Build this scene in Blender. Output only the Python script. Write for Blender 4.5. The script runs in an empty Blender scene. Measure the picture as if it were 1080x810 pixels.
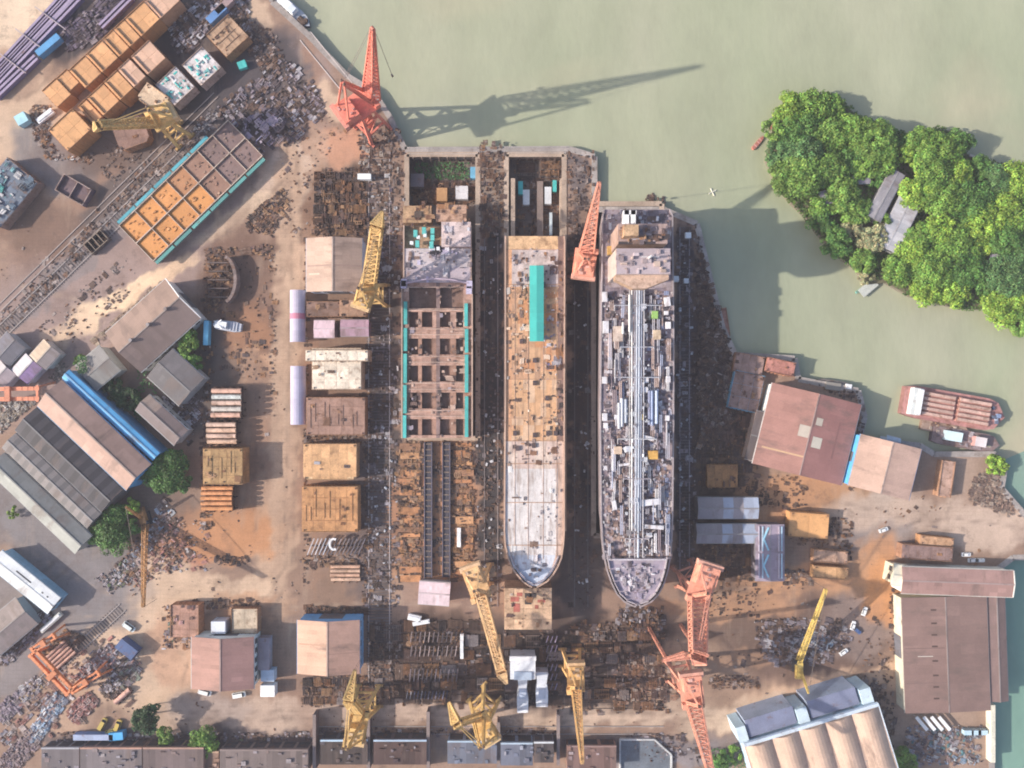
import bpy, math, random
import numpy as np
from mathutils import Vector, Matrix
random.seed(7)
SC = bpy.context.scene
COL = SC.collection
H = 360.0                      # camera height in metres; the ground shows at half a metre to the photo pixel
R = math.radians
U = random.uniform
def S(z): return 0.5*(1 - z/H)
def W(px, py, z=0.0):          # point of the photo (1080x810) at height z -> world metres
    return Vector(((px-540)*S(z), (405-py)*S(z), z))
def J(c, a=.12):
    k = 1 + U(-a, a)
    return (max(.004, c[0]*k), max(.004, c[1]*k), max(.004, c[2]*k))
def mix(a, b, t): return tuple(x*(1-t)+y*t for x, y in zip(a, b))

# ------------------------------------------------------------------ materials
def mat(name, rough=.75, metal=0.0, var=.25, scale=.25, rust=0.0, rustcol=(.17,.075,.035), band=None, bump=0.0, fine=1.6, spec=.35, stretch=None):
    m = bpy.data.materials.new(name); m.use_nodes = True
    nt = m.node_tree; N = nt.nodes; Lk = nt.links
    b = N['Principled BSDF']; b.inputs['Roughness'].default_value = rough; b.inputs['Metallic'].default_value = metal
    b.inputs['Specular IOR Level'].default_value = spec
    at = N.new('ShaderNodeAttribute'); at.attribute_name = 'Col'
    tc = N.new('ShaderNodeTexCoord'); oi = N.new('ShaderNodeObjectInfo')
    ad = N.new('ShaderNodeVectorMath'); ad.operation = 'ADD'
    sc = N.new('ShaderNodeVectorMath'); sc.operation = 'SCALE'; sc.inputs[0].default_value = (97, 57, 31)
    Lk.new(oi.outputs['Random'], sc.inputs['Scale']); Lk.new(tc.outputs['Object'], ad.inputs[0]); Lk.new(sc.outputs[0], ad.inputs[1])
    def noise(s, det=4, vec=None):
        n = N.new('ShaderNodeTexNoise'); n.inputs['Scale'].default_value = s; n.inputs['Detail'].default_value = det
        n.inputs['Roughness'].default_value = .65
        Lk.new(vec or ad.outputs[0], n.inputs['Vector']); return n.outputs['Fac']
    def maprange(f, a, bb, c, d):
        r = N.new('ShaderNodeMapRange'); r.inputs[1].default_value = a; r.inputs[2].default_value = bb; r.inputs[3].default_value = c; r.inputs[4].default_value = d
        Lk.new(f, r.inputs[0]); return r.outputs[0]
    def mul(col, f):
        v = N.new('ShaderNodeVectorMath'); v.operation = 'SCALE'; Lk.new(col, v.inputs[0]); Lk.new(f, v.inputs['Scale']); return v.outputs[0]
    col = at.outputs['Color']
    n1 = noise(scale); n2 = noise(fine, 3)
    col = mul(col, maprange(n1, .3, .7, 1-var, 1+var))
    col = mul(col, maprange(n2, .3, .7, 1-var*.6, 1+var*.6))
    if rust:
        mp = N.new('ShaderNodeMapping'); mp.inputs['Scale'].default_value = stretch if stretch else (1, .35, .35) if band == 'x' else (.35, 1, .35) if band == 'y' else (1, 1, 1)
        Lk.new(ad.outputs[0], mp.inputs[0])
        n3 = noise(scale*1.9, 6, mp.outputs[0])
        mx = N.new('ShaderNodeMix'); mx.data_type = 'RGBA'
        Lk.new(maprange(n3, .62-rust*.3, .80-rust*.2, 0, .85), mx.inputs['Factor'])
        Lk.new(col, mx.inputs['A']); mx.inputs['B'].default_value = (*rustcol, 1); col = mx.outputs['Result']
    if band:
        w = N.new('ShaderNodeTexWave'); w.wave_type = 'BANDS'; w.bands_direction = 'X' if band == 'x' else 'Y'
        w.inputs['Scale'].default_value = .42; w.inputs['Distortion'].default_value = .3
        Lk.new(tc.outputs['Object'], w.inputs['Vector'])
        col = mul(col, maprange(w.outputs['Fac'], 0, 1, .93, 1.05))
        bp = N.new('ShaderNodeBump'); bp.inputs['Strength'].default_value = .25; bp.inputs['Distance'].default_value = .2
        Lk.new(w.outputs['Fac'], bp.inputs['Height']); Lk.new(bp.outputs[0], b.inputs['Normal'])
    elif bump:
        bp = N.new('ShaderNodeBump'); bp.inputs['Strength'].default_value = bump; bp.inputs['Distance'].default_value = .4
        Lk.new(n2, bp.inputs['Height']); Lk.new(bp.outputs[0], b.inputs['Normal'])
    Lk.new(col, b.inputs['Base Color'])
    return m
PAINT = mat('painted_steel', .6, 0, .16, .12, .12)
WORN = mat('worn_plate', .75, 0, .30, .16, .34, (.15,.07,.035))
DECKM = mat('worn_deck', .75, 0, .17, .22, .40, (.22,.13,.09), stretch=(1.2,.16,1))
CRANEP = mat('crane_paint', .6, 0, .20, .3, .26, (.26,.12,.065))
RUSTY = mat('rusty_steel', .85, 0, .38, .22, .45, (.10,.045,.03))
ROOF = mat('roof_sheet', .7, 0, .13, .07, .30, (.15,.105,.09), band='x')
CONC = mat('concrete', .9, 0, .22, .1, .22, (.13,.09,.07), bump=.2)
SCRAP = mat('scrap_metal', .8, 0, .25, .6, .2, (.10,.06,.04))
GLASS = mat('window_glass', .12, 0, .1, .2, 0, spec=.6)
LEAF = mat('leaf', .55, 0, .18, .12, 0, spec=.25)
BARK = mat('bark', .9, 0, .3, .8, 0)
RUBBER = mat('rubber', .85, 0, .15, .8, 0)
CANVAS = mat('canvas', .85, 0, .08, .2, 0)
CARPAINT = mat('car_paint', .3, 0, .04, .4, 0, spec=.5)

# ------------------------------------------------------------------ mesh collector
class MB:
    def __init__(s): s.v = []; s.f = []; s.c = []; s.smooth = False
    def face(s, pts, col):
        n = len(s.v); s.v.extend([tuple(p) for p in pts]); s.f.append(tuple(range(n, n+len(pts)))); s.c.append(col)
    def hull8(s, p, col, coltop=None, bottom=True):       # p: 4 lower then 4 upper, ccw from above
        n = len(s.v); s.v.extend([tuple(q) for q in p])
        F = [(4,5,6,7), (0,1,5,4), (1,2,6,5), (2,3,7,6), (3,0,4,7)]
        if bottom: F.append((3,2,1,0))
        for i, f in enumerate(F):
            s.f.append(tuple(n+k for k in f)); s.c.append(coltop if (coltop and i == 0) else col)
    def box(s, x, y, z, sx, sy, sz, col, rz=0.0, top=None, taper=1.0, dz=0.0):
        c, k = math.cos(rz), math.sin(rz); P = []
        for zz, t in ((z, 1.0), (z+sz, taper)):
            for a, b in ((-1,-1), (1,-1), (1,1), (-1,1)):
                u, v = a*sx/2*t, b*sy/2*t
                P.append((x+u*c-v*k, y+u*k+v*c, zz + (dz*a if zz > z or dz else 0)))
        s.hull8(P, col, top)
    def bar(s, p0, p1, w, h, col):
        p0 = Vector(p0); p1 = Vector(p1); d = (p1-p0)
        if d.length < 1e-6: return
        d.normalize(); up = Vector((0,0,1)) if abs(d.z) < .99 else Vector((1,0,0))
        a = d.cross(up).normalized()*w/2; b = a.cross(d).normalized()*h/2
        P = [p0-a-b, p0+a-b, p0+a+b, p0-a+b, p1-a-b, p1+a-b, p1+a+b, p1-a+b]
        n = len(s.v); s.v.extend([tuple(q) for q in P])
        for f in ((0,1,2,3), (7,6,5,4), (1,0,4,5), (2,1,5,6), (3,2,6,7), (0,3,7,4)):
            s.f.append(tuple(n+k for k in f)); s.c.append(col)
    def tube(s, p0, p1, r, col, n=10, r1=None, cap=True):
        p0 = Vector(p0); p1 = Vector(p1); d = (p1-p0).normalized(); r1 = r if r1 is None else r1
        up = Vector((0,0,1)) if abs(d.z) < .95 else Vector((1,0,0))
        a = d.cross(up).normalized(); b = a.cross(d).normalized(); m = len(s.v)
        for q, rr in ((p0, r), (p1, r1)):
            for i in range(n):
                t = 2*math.pi*i/n; s.v.append(tuple(q + (a*math.cos(t)+b*math.sin(t))*rr))
        for i in range(n):
            j = (i+1) % n; s.f.append((m+i, m+j, m+n+j, m+n+i)); s.c.append(col)
        if cap:
            s.f.append(tuple(m+n-1-i for i in range(n))); s.c.append(col)
            s.f.append(tuple(m+n+i for i in range(n))); s.c.append(col)
    def prism(s, pts, z0, z1, col, top=None):              # pts 2d
        A = sum(pts[i][0]*pts[(i+1) % len(pts)][1]-pts[(i+1) % len(pts)][0]*pts[i][1] for i in range(len(pts)))
        if A < 0: pts = pts[::-1]
        n = len(pts); m = len(s.v)
        s.v.extend([(p[0], p[1], z0) for p in pts]); s.v.extend([(p[0], p[1], z1) for p in pts])
        s.f.append(tuple(m+n+i for i in range(n))); s.c.append(top or col)
        s.f.append(tuple(m+n-1-i for i in range(n))); s.c.append(col)
        for i in range(n):
            j = (i+1) % n; s.f.append((m+i, m+j, m+n+j, m+n+i)); s.c.append(col)
    def lattice(s, p0, p1, w0, w1, n, col, t=.35, h0=None, h1=None):   # four-chord truss
        p0 = Vector(p0); p1 = Vector(p1); d = (p1-p0).normalized()
        up = Vector((0,0,1)) if abs(d.z) < .97 else Vector((1,0,0))
        a = d.cross(up).normalized(); b = a.cross(d).normalized()
        h0 = h0 or w0; h1 = h1 or w1; prev = None
        for i in range(n+1):
            k = i/n; q = p0.lerp(p1, k); w = (w0+(w1-w0)*k)/2; h = (h0+(h1-h0)*k)/2
            cur = [q-a*w-b*h, q+a*w-b*h, q+a*w+b*h, q-a*w+b*h]
            cc = J(col, .1)
            for e in range(4): s.bar(cur[e], cur[(e+1) % 4], t*.7, t*.7, cc)
            if prev:
                for e in range(4):
                    s.bar(prev[e], cur[e], t*1.25, t*1.25, cc)
                    s.bar(prev[e], cur[(e+1) % 4], t*.6, t*.6, cc)
                s.bar(prev[3], cur[2], t*.6, t*.6, cc)
            prev = cur
    def build(s, name, m, parent=None, loc=None, rz=0.0, smooth=False):
        me = bpy.data.meshes.new(name); me.from_pydata(s.v, [], s.f)
        at = me.attributes.new('Col', 'FLOAT_COLOR', 'FACE')
        arr = np.ones((len(s.f), 4), 'f'); arr[:, :3] = np.array(s.c, 'f').reshape(-1, 3)
        at.data.foreach_set('color', arr.ravel())
        me.materials.append(m)
        if smooth:
            me.polygons.foreach_set('use_smooth', np.ones(len(s.f), bool))
        o = bpy.data.objects.new(name, me); COL.objects.link(o)
        if parent: o.parent = parent
        if loc is not None: o.location = loc
        o.rotation_euler = (0, 0, rz)
        return o
def tag(o, label, cat, group=None, kind=None):
    if label: o['label'] = label
    if cat: o['category'] = cat
    if group: o['group'] = group
    if kind: o['kind'] = kind
    return o
def thing(name, label, cat, loc, rz=0.0, group=None):
    o = bpy.data.objects.new(name, None); COL.objects.link(o)
    o.location = loc; o.rotation_euler = (0, 0, rz); o.empty_display_size = .5
    return tag(o, label, cat, group)
def struct(o): o['kind'] = 'structure'; return o
def copy_tree(o, loc, rz=0.0, label=None, parent=None):
    c = o.copy(); COL.objects.link(c)
    if parent is None:
        c.location = loc; c.rotation_euler = (0, 0, rz)
        if label: c['label'] = label
    else: c.parent = parent
    for ch in list(o.children): copy_tree(ch, None, 0, None, c)
    return c

# palettes (albedo)
CREAM = (.62,.47,.33); ORANGE = (.62,.32,.13); RUSTO = (.40,.20,.09); BROWN = (.25,.15,.10); DKB = (.10,.065,.05)
TAN = (.48,.32,.22); PINKB = (.44,.27,.22); MAUVE = (.33,.27,.33); LILAC = (.50,.45,.58); GREY = (.30,.28,.28); DKG = (.10,.095,.11)
WHITE = (.78,.78,.80); TEAL = (.07,.45,.43); BLUE = (.10,.36,.66); PBLUE = (.45,.60,.75); YEL = (.64,.42,.17); RED = (.70,.22,.16); SALM = (.68,.305,.215)
P_SCRAP = [(.07,.05,.05), (.13,.085,.07), (.20,.12,.085), (.27,.155,.10), (.15,.115,.12), (.30,.21,.165), (.34,.27,.25), (.48,.40,.37), (.23,.12,.075)]
P_RUST = [(.13,.07,.05), (.22,.11,.065), (.32,.155,.075), (.38,.20,.10), (.46,.27,.15), (.17,.10,.085)]
P_GREY = [(.12,.10,.12), (.20,.17,.20), (.30,.26,.30), (.42,.37,.41), (.54,.50,.54), (.26,.175,.15), (.64,.62,.66)]
P_DARK = [(.05,.04,.04), (.09,.06,.05), (.14,.085,.065), (.18,.11,.08), (.25,.165,.125), (.11,.085,.09)]
P_BLUE = [(.30,.36,.48), (.55,.60,.68), (.75,.77,.80), (.15,.14,.18), (.40,.30,.30), (.30,.45,.62)]
P_PINK = [(.45,.20,.18), (.55,.32,.30), (.28,.12,.10), (.62,.48,.46), (.16,.10,.10)]

def scatter(mb, pts, n, pal, smin, smax, hmax, z=0.0, ang=None, long=.4, jit=.05, mud=.3):
    """strew n bars, plates and boxes over the polygon pts (world metres, 2d)"""
    xs = [p[0] for p in pts]; ys = [p[1] for p in pts]
    def inside(x, y):
        r = False; j = len(pts)-1
        for i in range(len(pts)):
            a, b = pts[i], pts[j]
            if (a[1] > y) != (b[1] > y) and x < (b[0]-a[0])*(y-a[1])/(b[1]-a[1])+a[0]: r = not r
            j = i
        return r
    k = 0; tries = 0; base = R(ang) if ang is not None else None
    nc = max(3, n//14); cen = []
    while len(cen) < nc and tries < nc*30:
        tries += 1; x, y = U(min(xs), max(xs)), U(min(ys), max(ys))
        if inside(x, y): cen.append((x, y, random.choice(pal), (base+U(-jit, jit)+random.choice((0, 0, 0, math.pi/2))) if base is not None else U(0, 3.14)))
    if not cen: return
    tries = 0; size = max(max(xs)-min(xs), max(ys)-min(ys))
    while k < n and tries < n*20:
        tries += 1
        cx, cy, cc, ca = random.choice(cen)
        if random.random() < .55: x, y = random.gauss(cx, min(3.2, size*.12)), random.gauss(cy, min(3.2, size*.12))
        else: x, y = U(min(xs), max(xs)), U(min(ys), max(ys)); cc = random.choice(pal); ca = (base+U(-jit, jit)+random.choice((0, 0, math.pi/2))) if base is not None else U(0, 3.14)
        if not inside(x, y): continue
        s_ = smin+(smax-smin)*random.random()**1.7; col = mix(J(cc if random.random() < .6 else random.choice(pal), .22), (.11,.07,.055), mud); a = ca+U(-.08, .08)
        c_, n_ = math.cos(a), math.sin(a); t = random.random(); zz = z+U(0, .15)*hmax
        def pt(u, v, h): return (x+u*c_-v*n_, y+u*n_+v*c_, zz+h)
        if t < long*.6:                       # bundle of lengths lying side by side
            q = random.randint(3, 6); l = s_*U(1.2, 2.4); w_ = U(.22, .5)*min(1.4, s_)
            for i in range(q):
                o = U(-.12, .12)*l; v = (i-q/2)*w_*1.25; h = U(.1, .35)*hmax
                mb.bar(pt(-l/2+o, v, h), pt(l/2+o, v, h+U(-.1, .1)*hmax), w_, U(.15, .35), J(col, .16))
            k += q*.7
        elif t < long*.6+.20:                 # flat plates, some with stiffeners
            l, w_ = s_*U(.8, 1.7), s_*U(.5, 1.0); h = U(.02, .3)*hmax; mb.box(x, y, zz+h, l, w_, U(.08, .2), col, a, dz=U(-.12, .12)*min(1, hmax))
            if random.random() < .6:
                for i in range(random.randint(2, 4)): v = U(-.42, .42)*w_; mb.bar(pt(-l*.48, v, h+.28), pt(l*.48, v, h+.28), .12, .3, J(col, .25))
            k += 2
        elif t < long*.6+.34:                 # open frames with cross members
            l, w_ = s_*U(.9, 1.8), s_*U(.6, 1.1); h = U(.1, .8)*hmax; q = .12+.1*min(2, s_)
            for v in (-w_/2, w_/2): mb.bar(pt(-l/2, v, h), pt(l/2, v, h), q, q*1.2, col)
            for i in range(4): u = -l/2+i*l/3; mb.bar(pt(u, -w_/2, h), pt(u, w_/2, h), q, q*1.1, J(col, .15))
            k += 2.4
        elif t < long*.6+.46:                 # pieces of block: box with a lip and a deck fitting
            l, w_, h = s_*U(.6, 1.2), s_*U(.5, .9), U(.25, 1)*hmax; mb.box(x, y, z, l, w_, h, mix(col, DKB, .2), a, col); mb.box(*pt(U(-.2, .2)*l, U(-.2, .2)*w_, 0)[:2], z+h, l*.4, w_*.35, U(.1, .4), J(col, .3), a); k += 2
        elif t < long*.6+.56:
            l = s_*U(.9, 1.8); r_ = U(.15, .42)*min(1.3, s_); h_ = r_+U(0, hmax*.4); mb.tube(pt(-l/2, 0, h_), pt(l/2, 0, h_), r_, col, 7); k += 1
        else:
            l = s_*U(.3, .8); mb.box(x, y, zz, l, l*U(.3, 1), U(.1, .5)*min(1.4, hmax), col, a, dz=U(-.1, .1)); k += .6
def poly(px): return [tuple(W(x, y, 0)[:2]) for x, y in px]
def rect(cx, cy, w, h, ang=0, z=0):
    c, s = math.cos(R(ang)), math.sin(R(ang)); o = W(cx, cy, z); k = S(z); r = []
    for a, b in ((-1,-1), (1,-1), (1,1), (-1,1)):
        u, v = a*w/2*k, b*h/2*k; r.append((o.x+u*c-v*s, o.y+u*s+v*c))
    return r
def ordered(mb, x0, y0, x1, y1, nr, vert, pal, z=0.0):
    """neat rows of lengths, plates and frames laid side by side over a photo rectangle"""
    a, b = W(x0, y1, z), W(x1, y0, z); X0, X1, Y0, Y1 = a.x, b.x, a.y, b.y
    if vert: n, lo, hi, u0, u1 = nr, Y0, Y1, X0, X1
    else: n, lo, hi, u0, u1 = nr, X0, X1, Y0, Y1
    def put(u, v, du, dv, h0, h, c):
        if vert: mb.box(u, v, z+h0, du, dv, h, c)
        else: mb.box(v, u, z+h0, dv, du, h, c)
    for r in range(n):
        v = lo+(r+.5)*(hi-lo)/n; dv = (hi-lo)/n*.86; u = u0
        while u < u1:
            k = random.random(); col = mix(tuple(q*.72 for q in random.choice(pal)), (.11,.07,.055), .25); run = U(1.5, 9)
            if k < .48:                        # a stack of parallel lengths
                m = int(run/.62); top = U(.3, 1.2)
                for i in range(m): put(u+i*.62, v+U(-.04, .04)*dv, .36, dv*U(.85, 1), 0, top*U(.8, 1), J(col, .22))
            elif k < .62:                     # a pile of plates
                for i in range(3): put(u+run/2+U(-.3, .3), v+U(-.06, .06)*dv, run*.9, dv*U(.5, .95), i*.2, .16, J(col, .2))
                for i in range(int(run/1.1)): put(u+.5+i*1.1, v, .14, dv*.8, .6, .35, J(col, .3))
            elif k < .84:                     # a ribbed frame
                for e in (-.45, 0, .45): put(u+run/2, v+e*dv, run*.9, .22, 0, .9, J(col, .15))
                for i in range(int(run/.9)): put(u+.5+i*.9, v, .2, dv*.9, .05, .7, J(col, .25))
            u += run+U(.3, 1.2)
        for e in (-.3, .3): put((u0+u1)/2, v+e*dv, u1-u0, .3, -.02, .25, (.06,.045,.04))
def heap(label, pts, n, pal, smin=.8, smax=3, hmax=1.6, ang=None, long=.4, name='scrap_heap', cat='scrap', z=0.0, jit=.05, order=None):
    mb = MB(); scatter(mb, pts, int(n*2.4), [tuple(v*(.98 if sum(p[0] for p in pts)/len(pts) < -98 else .76) for v in c) for c in pal], smin*.75, smax*.72, hmax*.55, z, ang, long, jit)
    if order: ordered(mb, *order, pal, z)
    return tag(mb.build(name, SCRAP), label, cat, kind='stuff')
# ------------------------------------------------------------------ setting
WZ = -3.0
LAND = [(285,-40),(287,2),(323,35),(366,80),(394,97),(412,125),(427,158),(600,157),(627,165),(627,221),(700,221),(735,236),(748,290),(762,345),(775,374),
        (838,378),(842,400),(905,412),(912,440),(906,462),(970,470),(985,479),(1050,479),(1060,492),(1056,515),(1085,548),(1400,560),
        (1400,582),(1068,588),(1052,600),(1042,700),(1046,810),(1050,1000),(-160,1000),(-160,-40)]
PITS = [(429,163,504,462), (534,163,595,560), (626,215,698,565)]
PZ = -8.0
LP = np.array([[*W(x, y)[:2]] for x, y in LAND])
def in_poly(X, Y, P):
    r = np.zeros(X.shape, bool); j = len(P)-1
    for i in range(len(P)):
        a, b = P[i], P[j]
        if a[1] != b[1]:
            r ^= ((a[1] > Y) != (b[1] > Y)) & (X < (b[0]-a[0])*(Y-a[1])/(b[1]-a[1])+a[0])
        j = i
    return r
SAND = (.46,.325,.235); CREAMG = (.55,.41,.30); RUSTG = (.43,.22,.11); BRG = (.25,.155,.115); ASPH = (.215,.20,.21); DARKG = (.065,.055,.06); PKG = (.31,.235,.22); ROAD = (.46,.355,.29); DKMUD = (.155,.10,.075)
# (px, py, rx, ry, angle, colour, weight): the yard's own surfaces, sand, concrete, rust and oil, and alley shade laid in as dark ground
BLOBS = [
 (100,300,230,70,42,PKG,.9),(60,120,120,110,0,SAND,.5),(20,20,45,40,0,(.66,.53,.40),.9),(30,130,60,30,30,CREAMG,.8),(130,170,70,35,40,BRG,.7),(55,165,50,30,-40,ASPH,.9),
 (60,240,60,25,42,BRG,.6),(110,325,60,11,32,(.72,.55,.38),1.),(165,295,45,9,32,(.68,.50,.35),.9),(70,350,40,14,35,CREAMG,.6),(60,300,140,9,43,ASPH,.6),(190,150,170,22,43,(.13,.105,.10),.9),(130,140,70,30,37,(.15,.105,.09),.9),(205,110,44,22,37,(.06,.052,.055),.95),(160,70,70,40,40,(.08,.065,.065),.8),(290,190,40,20,43,(.3,.22,.18),.6),(30,235,60,30,-10,(.20,.13,.10),.8),(110,240,120,7,43,ASPH,.7),
 (300,95,50,60,0,PKG,.9),(345,105,22,16,-40,CREAMG,.9),(265,20,25,25,0,CREAMG,.8),(268,90,62,55,43,(.085,.075,.085),.97),(205,25,44,38,40,(.06,.052,.06),.97),(90,30,48,26,40,(.055,.048,.06),.95),(365,155,32,20,0,(.46,.26,.17),.9),(300,190,30,60,-25,(.54,.41,.32),1.),(255,225,55,12,35,(.60,.46,.34),.9),
 (305,330,17,220,0,SAND,1.),(300,560,30,80,0,SAND,1.),(250,330,44,100,0,(.20,.125,.095),1.),(285,300,10,60,0,(.22,.14,.105),.9),(262,350,24,28,0,RUSTG,.5),(265,385,34,14,0,(.45,.28,.18),.9),(255,570,60,22,0,(.52,.29,.16),.9),(200,578,30,20,0,(.42,.19,.12),.8),
 (255,450,42,75,0,(.33,.215,.155),.9),(130,590,60,40,0,BRG,.4),(250,625,150,18,0,CREAMG,.9),(130,650,90,50,25,CREAMG,.9),(150,700,60,50,0,CREAMG,.9),(60,560,110,45,-38,ASPH,1.),(95,625,50,28,-30,ASPH,.9),(40,690,90,22,42,ASPH,.9),(20,640,50,40,0,ASPH,.8),
 (75,740,60,30,40,SAND,.7),(298,685,26,66,0,(.27,.175,.13),.95),(270,755,120,18,0,ROAD,.9),(220,748,40,20,0,(.34,.28,.26),.6),(400,610,110,25,0,(.42,.29,.20),.9),(350,540,60,250,0,(.25,.165,.125),.9),(400,750,70,18,0,ROAD,.9),
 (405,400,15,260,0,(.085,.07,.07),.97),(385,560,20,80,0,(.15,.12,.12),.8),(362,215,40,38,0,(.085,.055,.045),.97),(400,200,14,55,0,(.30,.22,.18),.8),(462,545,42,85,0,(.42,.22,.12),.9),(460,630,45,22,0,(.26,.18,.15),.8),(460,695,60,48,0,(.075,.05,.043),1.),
 (518,400,15,250,0,(.055,.05,.055),1.),(520,200,16,45,0,(.28,.22,.18),.8),(612,430,14,230,0,(.045,.04,.05),1.),(612,600,26,60,0,(.10,.085,.085),.9),(610,190,12,30,0,(.13,.12,.13),.8),(560,690,40,40,0,(.16,.12,.11),.9),  # near-black strips in the hull alleys: shade put into the ground colour
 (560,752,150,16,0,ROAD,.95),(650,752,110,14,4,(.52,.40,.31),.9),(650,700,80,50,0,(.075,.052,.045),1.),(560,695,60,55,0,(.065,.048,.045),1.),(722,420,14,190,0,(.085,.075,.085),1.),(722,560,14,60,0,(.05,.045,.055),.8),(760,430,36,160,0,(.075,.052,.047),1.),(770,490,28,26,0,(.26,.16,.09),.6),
 (770,590,50,35,0,(.17,.12,.095),.9),(845,525,75,30,10,(.44,.245,.13),.95),(960,545,90,24,-4,ROAD,.95),(1040,560,60,22,0,(.50,.39,.32),.9),(930,580,50,28,0,ASPH,.7),(860,625,110,20,0,(.42,.25,.15),.9),(930,610,26,50,0,(.50,.26,.12),.8),
 (845,672,100,45,0,(.16,.105,.085),.95),(770,660,50,50,0,(.17,.115,.09),.9),(905,660,40,35,0,(.25,.19,.17),.9),(860,730,130,15,14,(.50,.35,.25),1.),(730,715,60,40,0,(.33,.23,.17),.8),(780,755,70,16,12,(.50,.38,.29),1.),(700,795,90,16,0,(.26,.24,.26),.9),(620,785,500,9,0,(.17,.15,.16),.6),
 (240,560,60,30,0,(.46,.235,.115),.9),(250,480,30,60,0,(.34,.20,.13),.7),(270,640,40,16,0,(.44,.26,.16),.7),(185,690,30,40,0,(.45,.27,.18),.7),(300,450,14,200,0,(.46,.33,.24),.7),(420,560,14,60,0,(.36,.19,.11),.7),(870,605,90,16,8,(.50,.28,.15),.75),(930,625,20,36,0,(.52,.26,.11),.8),(800,690,60,10,10,(.36,.22,.14),.6),(780,640,60,14,0,(.45,.26,.15),.8),(700,640,30,10,0,(.36,.21,.13),.8),(330,300,8,340,0,(.30,.18,.12),.6),
 (1000,780,60,40,0,(.34,.25,.20),.8),(1020,500,40,25,-25,(.38,.28,.22),.9),(925,470,20,30,0,(.25,.2,.18),.6),(905,745,18,40,0,DKMUD,.7),(200,780,200,12,0,(.13,.11,.12),.8),(190,400,60,60,0,(.10,.09,.09),.8),(150,530,60,40,0,(.16,.13,.12),.5)]
DT, LT = (.12,.085,.07), (.44,.33,.25)
TRACKS = [([(300,120),(308,250),(304,420),(300,600),(280,630),(180,640)],2,DT,.45),([(310,120),(318,250),(314,420),(308,600),(290,640),(180,652)],2,DT,.45),([(290,640),(420,636),(520,640)],2.5,LT,.4),([(180,752),(330,750),(520,754),(700,752),(800,742),(900,712),(960,660)],2,DT,.4),([(180,760),(330,758),(520,762),(700,760),(800,752),(910,720)],2,DT,.4),([(740,640),(820,622),(900,615),(935,560),(1000,545),(1090,560)],2,DT,.45),([(740,632),(820,612),(890,606),(925,552),(1000,536),(1090,552)],2,LT,.4),([(830,540),(880,528),(930,540),(1000,560)],2,DT,.4),
 ([(0,640),(60,590),(130,540)],2,DT,.4),([(0,655),(70,600),(140,560)],2,DT,.35),([(0,560),(60,600),(120,630)],2,LT,.35),([(0,225),(60,190),(140,170)],2,DT,.4),([(20,300),(110,325),(200,260),(290,180)],2.5,LT,.5),([(40,320),(120,335),(210,270),(300,190)],2,DT,.35),([(0,110),(40,95),(70,60)],2,DT,.4),([(230,300),(260,400),(255,560)],2.5,(.42,.26,.17),.5),([(246,300),(272,400),(268,560)],2,DT,.4),([(130,680),(200,690),(190,740)],2,DT,.35),([(90,650),(170,645),(260,612)],2,LT,.4),([(600,640),(700,650),(760,680)],2,DT,.4),([(930,660),(935,720),(900,760)],2,DT,.4)]
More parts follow.
